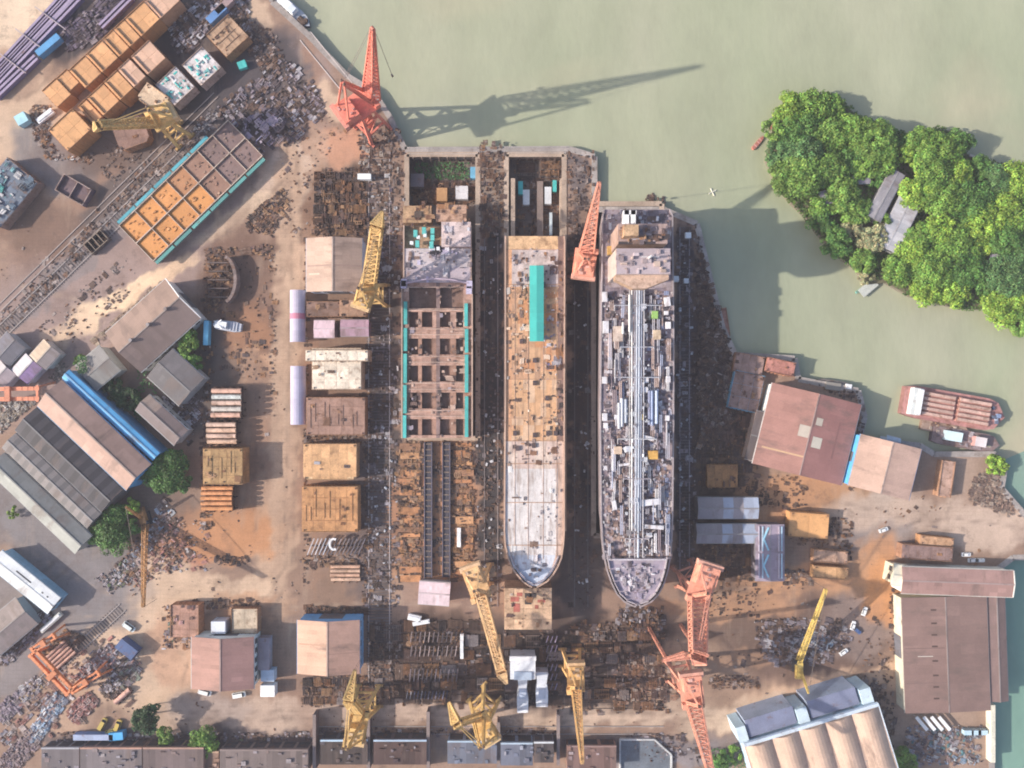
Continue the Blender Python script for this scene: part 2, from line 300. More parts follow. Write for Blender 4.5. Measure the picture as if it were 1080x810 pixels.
def ground():
    st = 1.25; xs = np.arange(-350, 350+st, st); ys = np.arange(-290, 290+st, st)
    X, Y = np.meshgrid(xs, ys); nx, ny = len(xs), len(ys)
    PX = X/.5+540; PY = 405-Y/.5
    wx = 5*np.sin(PX*.11+PY*.07)+4*np.sin(PY*.19-PX*.05+1)+2.5*np.sin(PX*.41+2)+2*np.sin(PY*.53+PX*.23)
    wy = 5*np.sin(PY*.09-PX*.06+3)+4*np.sin(PX*.17+.5)+2.5*np.sin(PY*.37+PX*.2)+2*np.sin(PX*.61)
    C = np.ones(X.shape+(3,))*np.array((.30,.205,.155))
    for bx, by, rx, ry, an, c, w in BLOBS:
        a = R(an); dx, dy = PX+wx*.7-bx, PY+wy*.7-by
        u = dx*math.cos(a)-dy*math.sin(a); v = dx*math.sin(a)+dy*math.cos(a)
        d = np.sqrt((u/rx)**2+(v/ry)**2); soft = .45
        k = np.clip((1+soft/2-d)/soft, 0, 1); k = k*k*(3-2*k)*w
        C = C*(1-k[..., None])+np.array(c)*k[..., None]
    C = C**1.1*np.array((1.12,1.08,1.04)); lum = C.mean(axis=2, keepdims=True); C = C*.90+lum*np.array((1.08,.97,.94))*.10
    def line(pts, wd, c, w):              # wheel and drag marks
        nonlocal C
        D = np.full(X.shape, 1e9)
        for (ax, ay), (bx, by) in zip(pts, pts[1:]):
            ux, uy = bx-ax, by-ay; t = np.clip(((PX-ax)*ux+(PY-ay)*uy)/(ux*ux+uy*uy), 0, 1); D = np.minimum(D, np.hypot(PX+wx*.15-ax-t*ux, PY+wy*.15-ay-t*uy))
        k = np.clip(1.4-D/wd, 0, 1)*w*(.55+.45*np.sin(PX*.3+PY*.23)); C = C*(1-k[..., None])+np.array(c)*k[..., None]
    for pts, wd, c, w in TRACKS: line(pts, wd, c, w)
    cx, cy = (X[:-1, :-1]+st/2), (Y[:-1, :-1]+st/2)
    ok = in_poly(cx, cy, LP)
    for x0, y0, x1, y1 in PITS:
        a, b = W(x0, y1), W(x1, y0); ok &= ~((cx > a.x) & (cx < b.x) & (cy > a.y) & (cy < b.y))
    I, Jx = np.nonzero(ok); base = I*nx+Jx
    F = np.stack([base, base+1, base+nx+1, base+nx], 1)
    V = np.stack([X.ravel(), Y.ravel(), np.zeros(X.size)], 1)
    far = [(-4000,-4000,0),(-350,-4000,0),(-350,4000,0),(-4000,4000,0),(-350,-4000,0),(250,-4000,0),(250,-290,0),(-350,-290,0)]
    n0 = len(V); V = np.concatenate([V, np.array(far)]); F = np.concatenate([F, [[n0,n0+1,n0+2,n0+3],[n0+4,n0+5,n0+6,n0+7]]])
    used = np.unique(F); mp = -np.ones(len(V), int); mp[used] = np.arange(len(used))
    Cf = np.concatenate([C.reshape(-1, 3), np.tile((.36,.265,.205), (8, 1))])[used]
    me = bpy.data.meshes.new('ground'); me.from_pydata(V[used].tolist(), [], mp[F].tolist())
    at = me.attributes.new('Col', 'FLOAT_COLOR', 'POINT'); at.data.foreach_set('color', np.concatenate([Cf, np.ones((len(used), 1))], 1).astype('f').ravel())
    m = mat('yard_ground', .95, 0, .15, .05, 0, bump=.0); nt = m.node_tree; N, Lk = nt.nodes, nt.links
    b = N['Principled BSDF']; src = b.inputs['Base Color'].links[0].from_socket
    tc = N.new('ShaderNodeTexCoord')
    def nz(s, det, stretch=None, rot=0):
        n = N.new('ShaderNodeTexNoise'); n.inputs['Scale'].default_value = s; n.inputs['Detail'].default_value = det; n.inputs['Roughness'].default_value = .7
        if stretch:
            q = N.new('ShaderNodeMapping'); q.inputs['Scale'].default_value = stretch; q.inputs['Rotation'].default_value = (0, 0, rot)
            Lk.new(tc.outputs['Object'], q.inputs[0]); Lk.new(q.outputs[0], n.inputs['Vector'])
        else: Lk.new(tc.outputs['Object'], n.inputs['Vector'])
        return n.outputs['Fac']
    def rng(f, a, bb, c, d):
        r = N.new('ShaderNodeMapRange'); r.inputs[1].default_value = a; r.inputs[2].default_value = bb; r.inputs[3].default_value = c; r.inputs[4].default_value = d
        Lk.new(f, r.inputs[0]); return r.outputs[0]
    def lay(col, f, c):
        x = N.new('ShaderNodeMix'); x.data_type = 'RGBA'; Lk.new(f, x.inputs['Factor']); Lk.new(col, x.inputs['A']); x.inputs['B'].default_value = (*c, 1); return x.outputs['Result']
    col = lay(src, rng(nz(.035, 8), .52, .72, 0, .55), (.14,.085,.065))
    col = lay(col, rng(nz(.11, 8), .56, .70, 0, .5), (.085,.06,.052))
    col = lay(col, rng(nz(.08, 6, (1,.16,1)), .56, .74, 0, .4), (.45,.34,.26))
    col = lay(col, rng(nz(.10, 6, (.2,1,1), .7), .58, .75, 0, .3), (.11,.09,.085))
    col = lay(col, rng(nz(.9, 4), .64, .72, 0, .6), (.09,.07,.065))
    col = lay(col, rng(nz(.7, 4), .27, .36, .45, 0), (.52,.43,.36))
    bk = N.new('ShaderNodeTexBrick'); bk.inputs['Scale'].default_value = .12; bk.inputs['Mortar Size'].default_value = .012; bk.inputs['Color1'].default_value = (.95,.95,.95,1); bk.inputs['Color2'].default_value = (1.05,1.05,1.05,1); bk.inputs['Mortar'].default_value = (.68,.65,.63,1); bk.offset = 0
    qq = N.new('ShaderNodeMapping'); qq.inputs['Rotation'].default_value = (0, 0, .02); Lk.new(tc.outputs['Object'], qq.inputs[0]); Lk.new(qq.outputs[0], bk.inputs['Vector'])
    mx = N.new('ShaderNodeMix'); mx.data_type = 'RGBA'; mx.blend_type = 'MULTIPLY'; Lk.new(rng(nz(.02, 3), .42, .60, 0, .38), mx.inputs['Factor']); Lk.new(col, mx.inputs['A']); Lk.new(bk.outputs['Color'], mx.inputs['B']); col = mx.outputs['Result']
    Lk.new(col, b.inputs['Base Color'])
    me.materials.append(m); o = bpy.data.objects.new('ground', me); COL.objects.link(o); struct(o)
ground()
def water_mat(name, c0, c1):
    m = bpy.data.materials.new(name); m.use_nodes = True; N, Lk = m.node_tree.nodes, m.node_tree.links
    b = N['Principled BSDF']; b.inputs['Roughness'].default_value = .22; b.inputs['Specular IOR Level'].default_value = .4
    tc = N.new('ShaderNodeTexCoord'); n = N.new('ShaderNodeTexNoise'); n.inputs['Scale'].default_value = .012; n.inputs['Detail'].default_value = 6
    q = N.new('ShaderNodeMapping'); q.inputs['Scale'].default_value = (1, .55, 1); q.inputs['Rotation'].default_value = (0, 0, .5)
    Lk.new(tc.outputs['Object'], q.inputs[0]); Lk.new(q.outputs[0], n.inputs['Vector'])
    x = N.new('ShaderNodeMix'); x.data_type = 'RGBA'; x.inputs['A'].default_value = (*c0, 1); x.inputs['B'].default_value = (*c1, 1)
    r = N.new('ShaderNodeMapRange'); r.inputs[1].default_value = .35; r.inputs[2].default_value = .65; Lk.new(n.outputs['Fac'], r.inputs[0]); Lk.new(r.outputs[0], x.inputs['Factor'])
    w = N.new('ShaderNodeTexNoise'); w.inputs['Scale'].default_value = .22; w.inputs['Detail'].default_value = 5; w.inputs['Roughness'].default_value = .6
    q2 = N.new('ShaderNodeMapping'); q2.inputs['Scale'].default_value = (1.4, .5, 1); q2.inputs['Rotation'].default_value = (0, 0, -.3)
    Lk.new(tc.outputs['Object'], q2.inputs[0]); Lk.new(q2.outputs[0], w.inputs['Vector'])
    bp = N.new('ShaderNodeBump'); bp.inputs['Strength'].default_value = .22; bp.inputs['Distance'].default_value = .6
    Lk.new(w.outputs['Fac'], bp.inputs['Height']); Lk.new(bp.outputs[0], b.inputs['Normal'])
    pl = N.new('ShaderNodeTexNoise'); pl.inputs['Scale'].default_value = .005; pl.inputs['Detail'].default_value = 7; pl.inputs['Distortion'].default_value = 1.2; Lk.new(tc.outputs['Object'], pl.inputs['Vector'])
    pm = N.new('ShaderNodeMapRange'); pm.inputs[1].default_value = .5; pm.inputs[2].default_value = .7; pm.inputs[4].default_value = .95; Lk.new(pl.outputs['Fac'], pm.inputs[0])
    px_ = N.new('ShaderNodeMix'); px_.data_type = 'RGBA'; px_.inputs['B'].default_value = (c1[0]*1.16, c1[1]*1.04, c1[2]*1.02, 1); Lk.new(pm.outputs[0], px_.inputs['Factor']); Lk.new(x.outputs['Result'], px_.inputs['A']); x = px_
    st = N.new('ShaderNodeTexNoise'); st.inputs['Scale'].default_value = .035; st.inputs['Detail'].default_value = 8; st.inputs['Roughness'].default_value = .7
    q3 = N.new('ShaderNodeMapping'); q3.inputs['Scale'].default_value = (1, .5, 1); q3.inputs['Rotation'].default_value = (0, 0, .35); Lk.new(tc.outputs['Object'], q3.inputs[0]); Lk.new(q3.outputs[0], st.inputs['Vector'])
    r3 = N.new('ShaderNodeMapRange'); r3.inputs[1].default_value = .3; r3.inputs[2].default_value = .7; r3.inputs[3].default_value = .89; r3.inputs[4].default_value = 1.09; Lk.new(st.outputs['Fac'], r3.inputs[0])
    sv = N.new('ShaderNodeVectorMath'); sv.operation = 'SCALE'; Lk.new(x.outputs['Result'], sv.inputs[0]); Lk.new(r3.outputs[0], sv.inputs['Scale']); Lk.new(sv.outputs[0], b.inputs['Base Color'])
    return m
def sheet(name, pts, z, m):
    mb = MB(); mb.face([(x, y, z) for x, y in pts], (1, 1, 1)); return struct(mb.build(name, m))
def river():
    xs = sorted({-4000, 4000, *[v for x0, y0, x1, y1 in PITS for v in (round(W(x0, 0).x, 3), round(W(x1, 0).x, 3))]}); ys = sorted({-4000, 4000, *[v for x0, y0, x1, y1 in PITS for v in (round(W(0, y0).y, 3), round(W(0, y1).y, 3))]})
    mb = MB()
    for i in range(len(xs)-1):
        for j in range(len(ys)-1):
            cx, cy = (xs[i]+xs[i+1])/2, (ys[j]+ys[j+1])/2
            if any(W(x0, 0).x < cx < W(x1, 0).x and W(0, y1).y < cy < W(0, y0).y for x0, y0, x1, y1 in PITS): continue
            mb.face([(xs[i],ys[j],WZ), (xs[i+1],ys[j],WZ), (xs[i+1],ys[j+1],WZ), (xs[i],ys[j+1],WZ)], (1,1,1))
    struct(mb.build('river_water', water_mat('river', (.325,.35,.232), (.385,.388,.275))))
river()
sheet('inlet_water', [tuple(W(x, y, WZ)[:2]) for x, y in [(1056,486),(1084,474),(1500,520),(1500,550),(1110,556),(1078,545),(1050,516)]], WZ+.05, water_mat('inlet_green', (.17,.29,.24), (.20,.32,.26)))
sheet('creek_water', [tuple(W(x, y, WZ)[:2]) for x, y in [(1030,590),(1120,578),(1500,580),(1500,1200),(1030,1200)]], WZ+.05, water_mat('creek_green', (.15,.28,.24), (.20,.33,.26)))

# quay walls, coping and the three dock basins
q = MB(); k = MB()
for i in range(len(LAND)-1):
    a, b = W(*LAND[i]), W(*LAND[i+1])
    q.face([(a.x,a.y,0), (b.x,b.y,0), (b.x,b.y,-7), (a.x,a.y,-7)], J((.22,.19,.18)))
    if 3 <= i or i < 3:
        d = (b-a).normalized(); nrm = Vector((-d.y, d.x, 0))
        n = max(1, int((b-a).length/6))
        for t in range(n):
            p0 = a.lerp(b, t/n); p1 = a.lerp(b, (t+1)/n)
            k.bar(p0+Vector((0,0,.0)), p1+Vector((0,0,.0)), 3.0, .5, J((.34,.30,.28), .15))
struct(q.build('quay_wall', CONC)); struct(k.build('quay_edge', CONC))
q = MB(); fl = MB()
for x0, y0, x1, y1 in PITS:
    a, b = W(x0, y1), W(x1, y0)
    P = [(a.x,a.y), (b.x,a.y), (b.x,b.y), (a.x,b.y)]
    for i in range(4):
        p, r_ = P[i], P[(i+1) % 4]
        q.face([(p[0],p[1],.3), (r_[0],r_[1],.3), (r_[0],r_[1],PZ), (p[0],p[1],PZ)], (.30,.24,.20))
        q.bar((p[0],p[1],.1), (r_[0],r_[1],.1), 2.6, .5, J((.42,.32,.25), .1))
    n = 12
    for i in range(n):
        for j in range(4):
            fl.face([(a.x+(b.x-a.x)*(j+u)/4, a.y+(b.y-a.y)*(i+v)/n, PZ) for u, v in ((0,0),(1,0),(1,1),(0,1))], J((.15,.115,.10), .3))
struct(q.build('dock_wall', CONC)); struct(fl.build('dock_floor', CONC))

def dock_gate(label, x0, x1, y):
    a, b = W(x0, y), W(x1, y); t = thing('dock_gate', label, 'dock gate', ((a.x+b.x)/2, a.y, 0)); l = (b.x-a.x)/2
    m = MB(); m.box(0, 0, -7.5, 2*l, 3.4, 7.6, (.30,.25,.23), 0, (.42,.36,.32)); m.build('caisson', WORN, t)
    for s in (-1, 1):
        m = MB(); m.bar((-l, s*1.5, 1.15), (l, s*1.5, 1.15), .15, .15, (.5,.47,.45))
        for i in range(13): m.bar((-l+i*l/6, s*1.5, .1), (-l+i*l/6, s*1.5, 1.15), .12, .12, (.5,.47,.45))
        m.build('railing', PAINT, t)
    m = MB()
    for i in range(8): m.box(-l+l/8+i*l/4, -2.6, -5, .8, 1.6, 4.8, (.2,.15,.13))
    m.build('buttress', RUSTY, t)
dock_gate('long concrete-topped gate closing the dock of the half-open hull against the river', 431, 503, 160)
dock_gate('gate closing the narrow dock behind the orange-decked ship against the river', 537, 597, 159)

def track(label, p0, p1, gauge, sl=True, col=(.30,.26,.25)):
    a, b = W(*p0), W(*p1); d = (b-a); L = d.length; t = thing('rail_track', label, 'rail track', (a.x, a.y, 0), math.atan2(d.y, d.x))
    for s in (-1, 1):
        m = MB(); m.box(L/2, s*gauge/4, .12, L, .45, .22, J(col)); m.build('rail', PAINT, t)
    if sl:
        m = MB()
        for i in range(int(L/1.6)): m.box(i*1.6+U(0, .2), 0, .02, .6, gauge/2+2.2, .1, J((.12,.10,.10), .25))
        m.build('sleeper', CONC, t)['kind'] = 'stuff'
track('rail track along the dark alley between the half-open hull and the orange-decked ship', (518,250), (518,640), 14, False, (.2,.17,.17))
track('rail track on the landward side of the half-open hull, under the yellow lattice crane', (400,165), (400,720), 22, True, (.36,.31,.30))
track('rail track in the black alley between the two long ships', (613,300), (613,640), 14, False, (.13,.12,.13))
track('rail track on the grey strip between the tanker and the riverside scrap', (722,240), (722,600), 10, True, (.26,.23,.25))
track('long slanting rail track with sleepers beside the teal-edged hull section', (0,352), (232,128), 13)
track('slanting rail track nearest the stacked orange blocks', (0,325), (228,100), 6, False, (.36,.30,.28))
track('pair of pale rails on the slanting quay leading to the red crane', (322,38), (366,92), 14, False, (.55,.48,.45))
track('slanting rail track beside the scrapyard and white-roofed building', (0,760), (130,640), 9)
track('rail track along the paved strip beside the bottom row of sheds', (330,770), (700,770), 8, False, (.28,.25,.24))
for i, x in enumerate((452, 471)):
    a, b = W(x, 466), W(x, 608); t = thing('launch_rail', ('dark launching way on the open slip, nearer the yellow lattice crane', 'dark launching way on the open slip, nearer the orange-decked ship')[i], 'launching way', (a.x, a.y, 0))
    L = a.y-b.y
    m = MB(); m.box(0, -L/2, 0, 3.4, L, 1.6, (.06,.055,.07)); m.build('way_beam', PAINT, t)
    for s in (-1, 1):
        m = MB(); m.box(s*1.9, -L/2, .2, .4, L, 2.0, (.13,.12,.16)); m.build('side_plate', PAINT, t)
    m = MB()
    for j in range(24): m.box(0, -j*L/24-1, 1.62, 3.2, .5, .25, J((.2,.15,.12)))
    m.build('cross_timber', WORN, t)['kind'] = 'stuff'

for i, (x0, x1, lb) in enumerate(((421,445,'bed of orange plates on the open slip beside the runway'), (478,500,'bed of orange plates on the open slip beside the dark alley'))):
    t = thing('plate_bed', lb, 'plate bed', (*W((x0+x1)/2, 538)[:2], 0)); y = 467
    while y < 606:
        d = U(4, 10); a, b = W(x0+U(0, 2), y+d), W(x1-U(0, 3), y); m = MB(); m.box((a.x+b.x)/2-t.location.x, (a.y+b.y)/2-t.location.y, U(.1, .5), b.x-a.x, (b.y-a.y)*.9, U(.2, .5), J(random.choice([(.44,.21,.10),(.38,.18,.09),(.26,.14,.085),(.46,.25,.13)]), .15)); m.build('plate', WORN, t); y += d+U(.5, 4)
# ------------------------------------------------------------------ builders for sheds, hull blocks and plates
DKGLASS = (.03,.04,.05)
def shed(label, cx, cy, L, Wd, ang, he, rise, roof, wall, roof2=None, group=None, panels=12, doors='', wins='', name='shed', cat='shed', patches=None, vents=0, over=.6, trim=None, sky=None):
    s_ = S(he+rise*.4); l, w = L*s_/2, Wd*s_/2; p = W(cx, cy, he+rise*.4); t = thing(name, label, cat, (p.x, p.y, 0), R(ang), group)
    m = MB(); wl, ww = l-over, w-over
    for a, b, c, d in ((-wl,-ww,wl,-ww), (wl,-ww,wl,ww), (wl,ww,-wl,ww), (-wl,ww,-wl,-ww)):
        n = 6
        for i in range(n):
            u, v = i/n, (i+1)/n
            m.face([(a+(c-a)*u, b+(d-b)*u, 0), (a+(c-a)*v, b+(d-b)*v, 0), (a+(c-a)*v, b+(d-b)*v, he), (a+(c-a)*u, b+(d-b)*u, he)], J(wall, .06))
    if rise > .3:
        for sx in (-1, 1):
            q = [(sx*wl, -ww, he), (sx*wl, ww, he), (sx*wl, 0, he+rise*(ww/w))]
            m.face(q if sx > 0 else q[::-1], J(wall, .05))
    m.build('wall', PAINT, t)
    roof2 = roof2 or roof; th = .3  # on several sheds the two slope colours carry sun and shade
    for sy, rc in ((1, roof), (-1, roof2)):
        m = MB()
        for i in range(panels):
            a, b = -l+2*l*i/panels, -l+2*l*(i+1)/panels
            c = J(rc, .05)
            if patches and (sy, i) in patches: c = patches[(sy, i)]
            q = [(a, sy*w, he), (b, sy*w, he), (b, 0, he+rise), (a, 0, he+rise)]
            if sy > 0: q = q[::-1]
            ns = 3 if not patches else 1
            for r_ in range(ns):
                f0, f1 = r_/ns, (r_+1)/ns
                e = [(a, sy*w*(1-f0), he+rise*f0+th), (b, sy*w*(1-f0), he+rise*f0+th), (b, sy*w*(1-f1), he+rise*f1+th), (a, sy*w*(1-f1), he+rise*f1+th)]
                m.face(e[::-1] if sy > 0 else e, J(c, .055 if random.random() < .9 else .2))
            m.face([(x, y, z) for x, y, z in q[::-1]], mix(c, (.1,.1,.1), .5))
            e = [(a, sy*w, he), (b, sy*w, he), (b, sy*w, he+th), (a, sy*w, he+th)]
            m.face(e if sy < 0 else e[::-1], c)
        for sx in (-1, 1):
            e = [(sx*l, 0, he+rise), (sx*l, sy*w, he), (sx*l, sy*w, he+th), (sx*l, 0, he+rise+th)]
            m.face(e if sx*sy < 0 else e[::-1], (trim or rc) if sx > 0 else rc)
        ro = m.build('roof', ROOF, t)
        if sky:
            g = MB()
            for u, v, su, sv, c in sky:
                if (v > 0) != (sy > 0): continue
                g = MB()
                y0, y1 = sorted((abs(v)-sv/2, abs(v)+sv/2)); zz = lambda k: he+rise*(1-k)+th+.04
                q = [((u-su/2)*l, sy*y1*w, zz(y1)), ((u+su/2)*l, sy*y1*w, zz(y1)), ((u+su/2)*l, sy*y0*w, zz(y0)), ((u-su/2)*l, sy*y0*w, zz(y0))]
                g.face(q if sy < 0 else q[::-1], c); g.build('roof_light', CANVAS, ro)
    m = MB(); m.box(0, 0, he+rise+th-.05, 2*l, .7, .18, mix(roof, (.3,.3,.3), .4)); m.build('ridge_cap', ROOF, t)
    if trim:
        for sx in (1,):
            m = MB()
            for sy in (-1, 1): m.bar((sx*l, sy*w, he+th*.6), (sx*l, 0, he+rise+th*.6), .5, .55, trim)
            m.build('verge_trim', PAINT, t)
    for sy in (-1, 1):
        m = MB(); m.box(0, sy*(w+.2), he-.25, 2*l, .35, .3, mix(wall, (.4,.4,.4), .4)); m.build('gutter', PAINT, t)
    for side in doors.split():
        sg = 1 if side[0] == '+' else -1; dh = he*.72; m = MB()
        if side[1] == 'x': m.box(sg*(wl+.04), 0, 0, .16, ww*.8, dh, (.12,.12,.14))
        else: m.box(wl*.1, sg*(ww+.04), 0, wl*.4, .16, dh, (.12,.12,.14))
        m.build('door', WORN, t)
    for side in wins.split():
        sg = 1 if side[0] == '+' else -1; n = max(2, int((ww if side[1] == 'x' else wl)*2/5))
        for i in range(n):
            u = (i+.5)/n*2-1; m = MB()
            if side[1] == 'x': m.box(sg*(wl+.03), u*ww*.92, he*.5, .14, ww/n*1.1, he*.28, DKGLASS)
            else: m.box(u*wl*.95, sg*(ww+.03), he*.5, wl/n*1.1, .14, he*.28, DKGLASS)
            m.build('window', GLASS, t)
    for i in range(vents):
        u = (i+.5)/vents*2-1; m = MB(); m.box(u*l*.85, 0, he+rise+th, 1.6, 1.6, .92, (.2,.17,.17)); m.tube((u*l*.85, 0, he+rise+th+.9), (u*l*.85, 0, he+rise+th+1.5), .9, (.3,.27,.27), 8)
        m.build('roof_vent', PAINT, t)
    return t
def barrel(label, cx, cy, L, Wd, ang, h, col, name='curved_shelter', cat='shelter', group=None, spots=None):
    s_ = S(h); l, w = L*s_/2, Wd*s_/2; p = W(cx, cy, h); t = thing(name, label, cat, (p.x, p.y, 0), R(ang), group); n, k = 10, 9
    m = MB()
    for i in range(k):
        a, b = -l+2*l*i/k, -l+2*l*(i+1)/k; c = J(col, .05)
        if spots and i in spots: c = spots[i]
        for j in range(n):
            f = lambda q: (-math.cos(math.pi*q/n)*w, h*.55+math.sin(math.pi*q/n)*h*.45)
            (y0, z0), (y1, z1) = f(j), f(j+1)
            m.face([(a, y0, z0), (b, y0, z0), (b, y1, z1), (a, y1, z1)], c); m.face([(a, y1, z1-.12), (b, y1, z1-.12), (b, y0, z0-.12), (a, y0, z0-.12)], c)
    m.build('canopy', CANVAS, t)
    for sx in (-1, 0, 1):
        for sy in (-1, 1):
            m = MB(); m.tube((sx*l*.96, sy*w*.98, 0), (sx*l*.96, sy*w*.98, h*.56), .18, (.3,.3,.34), 6); m.build('post', PAINT, t)
    for sy in (-1, 1):
        m = MB(); m.bar((-l, sy*w, h*.55), (l, sy*w, h*.55), .25, .3, (.3,.3,.35)); m.build('eaves_rail', PAINT, t)
    return t
def block(label, cx, cy, L, Wd, ang, h, col, style='plate', n=(4, 3), cat='hull block', group=None, name='hull_block', z0=0.0, clutter=0, pal=P_RUST, side=None, top=None, cham=0.0, m_=None, lugs=True, ribs=False):
    s_ = S(z0+h); l, w = L*s_/2, Wd*s_/2; p = W(cx, cy, z0+h); t = thing(name, label, cat, (p.x, p.y, z0), R(ang), group)
    side = side or mix(col, RUSTO, .5); m_ = m_ or WORN
    if style == 'plate':
        m = MB()
        if cham:
            P = [(-l,-w+cham*w*1.2), (-l+cham*l, -w), (l-cham*l, -w), (l, -w+cham*w*1.2), (l, w), (-l, w)]
            m.prism(P, 0, h, side, J(col, .04))
        else: m.box(0, 0, 0, 2*l, 2*w, h-.06, side)
        m.build('shell', m_, t)
        for i in range(n[0]):
            if cham and i in (0, n[0]-1): ylo = -w+cham*w*1.2
            else: ylo = -w+.1
            a, b = -l+.1+(2*l-.2)*i/n[0], -l+.1+(2*l-.2)*(i+1)/n[0]; m = MB()
            for j in range(n[1]):
                c, d = ylo+(w-.1-ylo)*j/n[1], ylo+(w-.1-ylo)*(j+1)/n[1]
                m.box((a+b)/2, (c+d)/2, h-.08, b-a-.12, d-c-.10, .14, J(top or col, .10))
            m.build('deck_plate', m_, t)
        for sy in (-1, 1):
            m = MB(); m.box(0, sy*(w-.15), h+.02, 2*l-(2*l*cham if sy < 0 else 0), .3, .5, mix(side, DKB, .35)); m.build('coaming', m_, t)
        m = MB()
        for i in range(1, int(l*2/2.2)):
            for sy in (-1, 1): m.box(-l+i*2.2, sy*(w+.16), .4, .22, .3, h-.6, J(side))
        for i in range(1, int(w*2/2.2)):
            for sx in (-1, 1): m.box(sx*(l+.16), -w+i*2.2, .4, .3, .22, h-.6, J(side))
        m.build('side_frame', m_, t)['kind'] = 'stuff'
    else:
        wt = .45; fz = h*(.15 if style == 'cell' else .55)
        m = MB()
        for a, b, sx, sy in ((0, -w+wt/2, 2*l, wt), (0, w-wt/2, 2*l, wt), (-l+wt/2, 0, wt, 2*w-2*wt), (l-wt/2, 0, wt, 2*w-2*wt)): m.box(a, b, 0, sx, sy, h, side, 0, J(mix(col, CREAM, .3), .05))
        m.build('shell', m_, t)
        for i in range(n[0]):
            m = MB()
            for j in range(n[1]):
                a, b = -l+(i+.5)*2*l/n[0], -w+(j+.5)*2*w/n[1]; m.box(a, b, 0, 2*l/n[0]-.5, 2*w/n[1]-.5, fz+U(-.1, .1), J(top or col, .12))
            m.build('cell_floor', m_, t)
        for i in range(1, n[0]):
            m = MB(); m.box(-l+i*2*l/n[0], 0, 0, wt, 2*w-2*wt, h-.05, side, 0, J(mix(col, CREAM, .3), .06)); m.build('bulkhead', m_, t)
        for j in range(1, n[1]):
            m = MB()
            for i in range(n[0]): m.box(-l+(i+.5)*2*l/n[0], -w+j*2*w/n[1], 0, 2*l/n[0]-wt, wt, h-.1, side, 0, J(mix(col, CREAM, .3), .06))
            m.build('girder', m_, t)
        if style == 'cell':
            m = MB()
            for i in range(n[0]):
                for j in range(n[1]):
                    a, b = -l+i*2*l/n[0], -w+j*2*w/n[1]
                    for q in range(3):
                        m.box(a+l/n[0]+U(-.3, .3)*l, b+w/n[1]+U(-.2, .2)*w, fz, U(.3, 1.2), U(.3, 2.5), U(.2, 1.), J(random.choice(P_RUST), .2))
            m.build('stiffener', m_, t)['kind'] = 'stuff'
    if ribs:
        m = MB()
        for i in range(1, int(2*l/2.4)):
            if random.random() < .3: continue
            m.box(-l+i*2.4+U(-.4, .4), U(-.3, .3)*w, h+.05, .2, 2*w*U(.25, .7), .25, J(mix(top or col, DKB, .25), .2))
        for j in range(1, 4): m.box(U(-.1, .1)*l, -w+j*w/2, h+.05, 2*l*U(.6, .92), .22, .28, J(mix(top or col, DKB, .35), .2))
        m.build('top_stiffener', m_, t)['kind'] = 'stuff'
    if lugs:
        for sx in (-1, 1):
            for sy in (-1, 1):
                m = MB(); m.box(sx*(l-1.2), sy*(w-1.0), h, .2, 1.0, .8, (.2,.12,.09), 0, None, .6); m.build('lifting_lug', m_, t)
    clutter = int(clutter*.6)
    if clutter:
        m = MB(); scatter(m, [(-l*.9,-w*.9), (l*.9,-w*.9), (l*.9,w*.9), (-l*.9,w*.9)], clutter, pal, .5, 2, .9, h+.02, 0); m.build('loose_fitting', SCRAP, t)['kind'] = 'stuff'
    return t
def plates(label, cx, cy, L, Wd, ang, n, cols, group, z0=.6, rows=2, r=1.1, name='curved_plate', cat='steel plate', base=True):
    """n long curved plates lying side by side on trestles; each is a thing of its own"""
    zt = z0+1.5; s_ = S(zt); l, w = L*s_/2, Wd*s_/2; p = W(cx, cy, zt); a = R(ang); first = None
    if base:
        t = thing('trestle', 'steel trestle under '+group, 'trestle', (p.x, p.y, 0), a); m = MB()
        for i in range(4): m.box(-l+(i+.5)*l/2, 0, 0, .5, 2*w+1.2, z0, DKB)
        m.build('bearer', RUSTY, t); m = MB()
        for sy in (-1, 0, 1): m.box(0, sy*w*.9, 0, 2*l, .4, z0*.6, DKB)
        m.build('runner', RUSTY, t)
        for i in range(4):
            m = MB()
            for sy in (-1, 1): m.box(-l+(i+.5)*l/2, sy*(w+.4), z0, .35, .35, 1.6, (.2,.12,.09))
            m.build('stanchion', RUSTY, t)
    for i in range(n):
        y = -w+(i+.5)*2*w/n; rr = w/n*.82; off = U(-.05, .05)*l; c = J(cols[i % len(cols)], .08); m = MB(); k = 8
        for q in range(k):
            th0, th1 = math.pi*q/k, math.pi*(q+1)/k
            for (u0, u1) in ((-l*.97, -l*.33), (-l*.33, l*.33), (l*.33, l*.97)):
                cc = J(c, .05)
                A = [(u0+off, -math.cos(th0)*rr, math.sin(th0)*rr*1.1), (u1+off, -math.cos(th0)*rr, math.sin(th0)*rr*1.1), (u1+off, -math.cos(th1)*rr, math.sin(th1)*rr*1.1), (u0+off, -math.cos(th1)*rr, math.sin(th1)*rr*1.1)]
                m.face(A, cc); m.face([(x, yy*.9, z*.9-.02) for x, yy, z in A[::-1]], mix(c, DKB, .5))
        for u in (-.97, -.5, 0, .5, .97):
            m.box(u*l+off, 0, 0, .25, rr*2.05, rr*.25, mix(c, DKB, .6))
        o = m.build(name, WORN, None, (p.x-math.sin(a)*y, p.y+math.cos(a)*y, z0), a)
        tag(o, 'long curved plate in '+group, cat, 'plates: '+group)
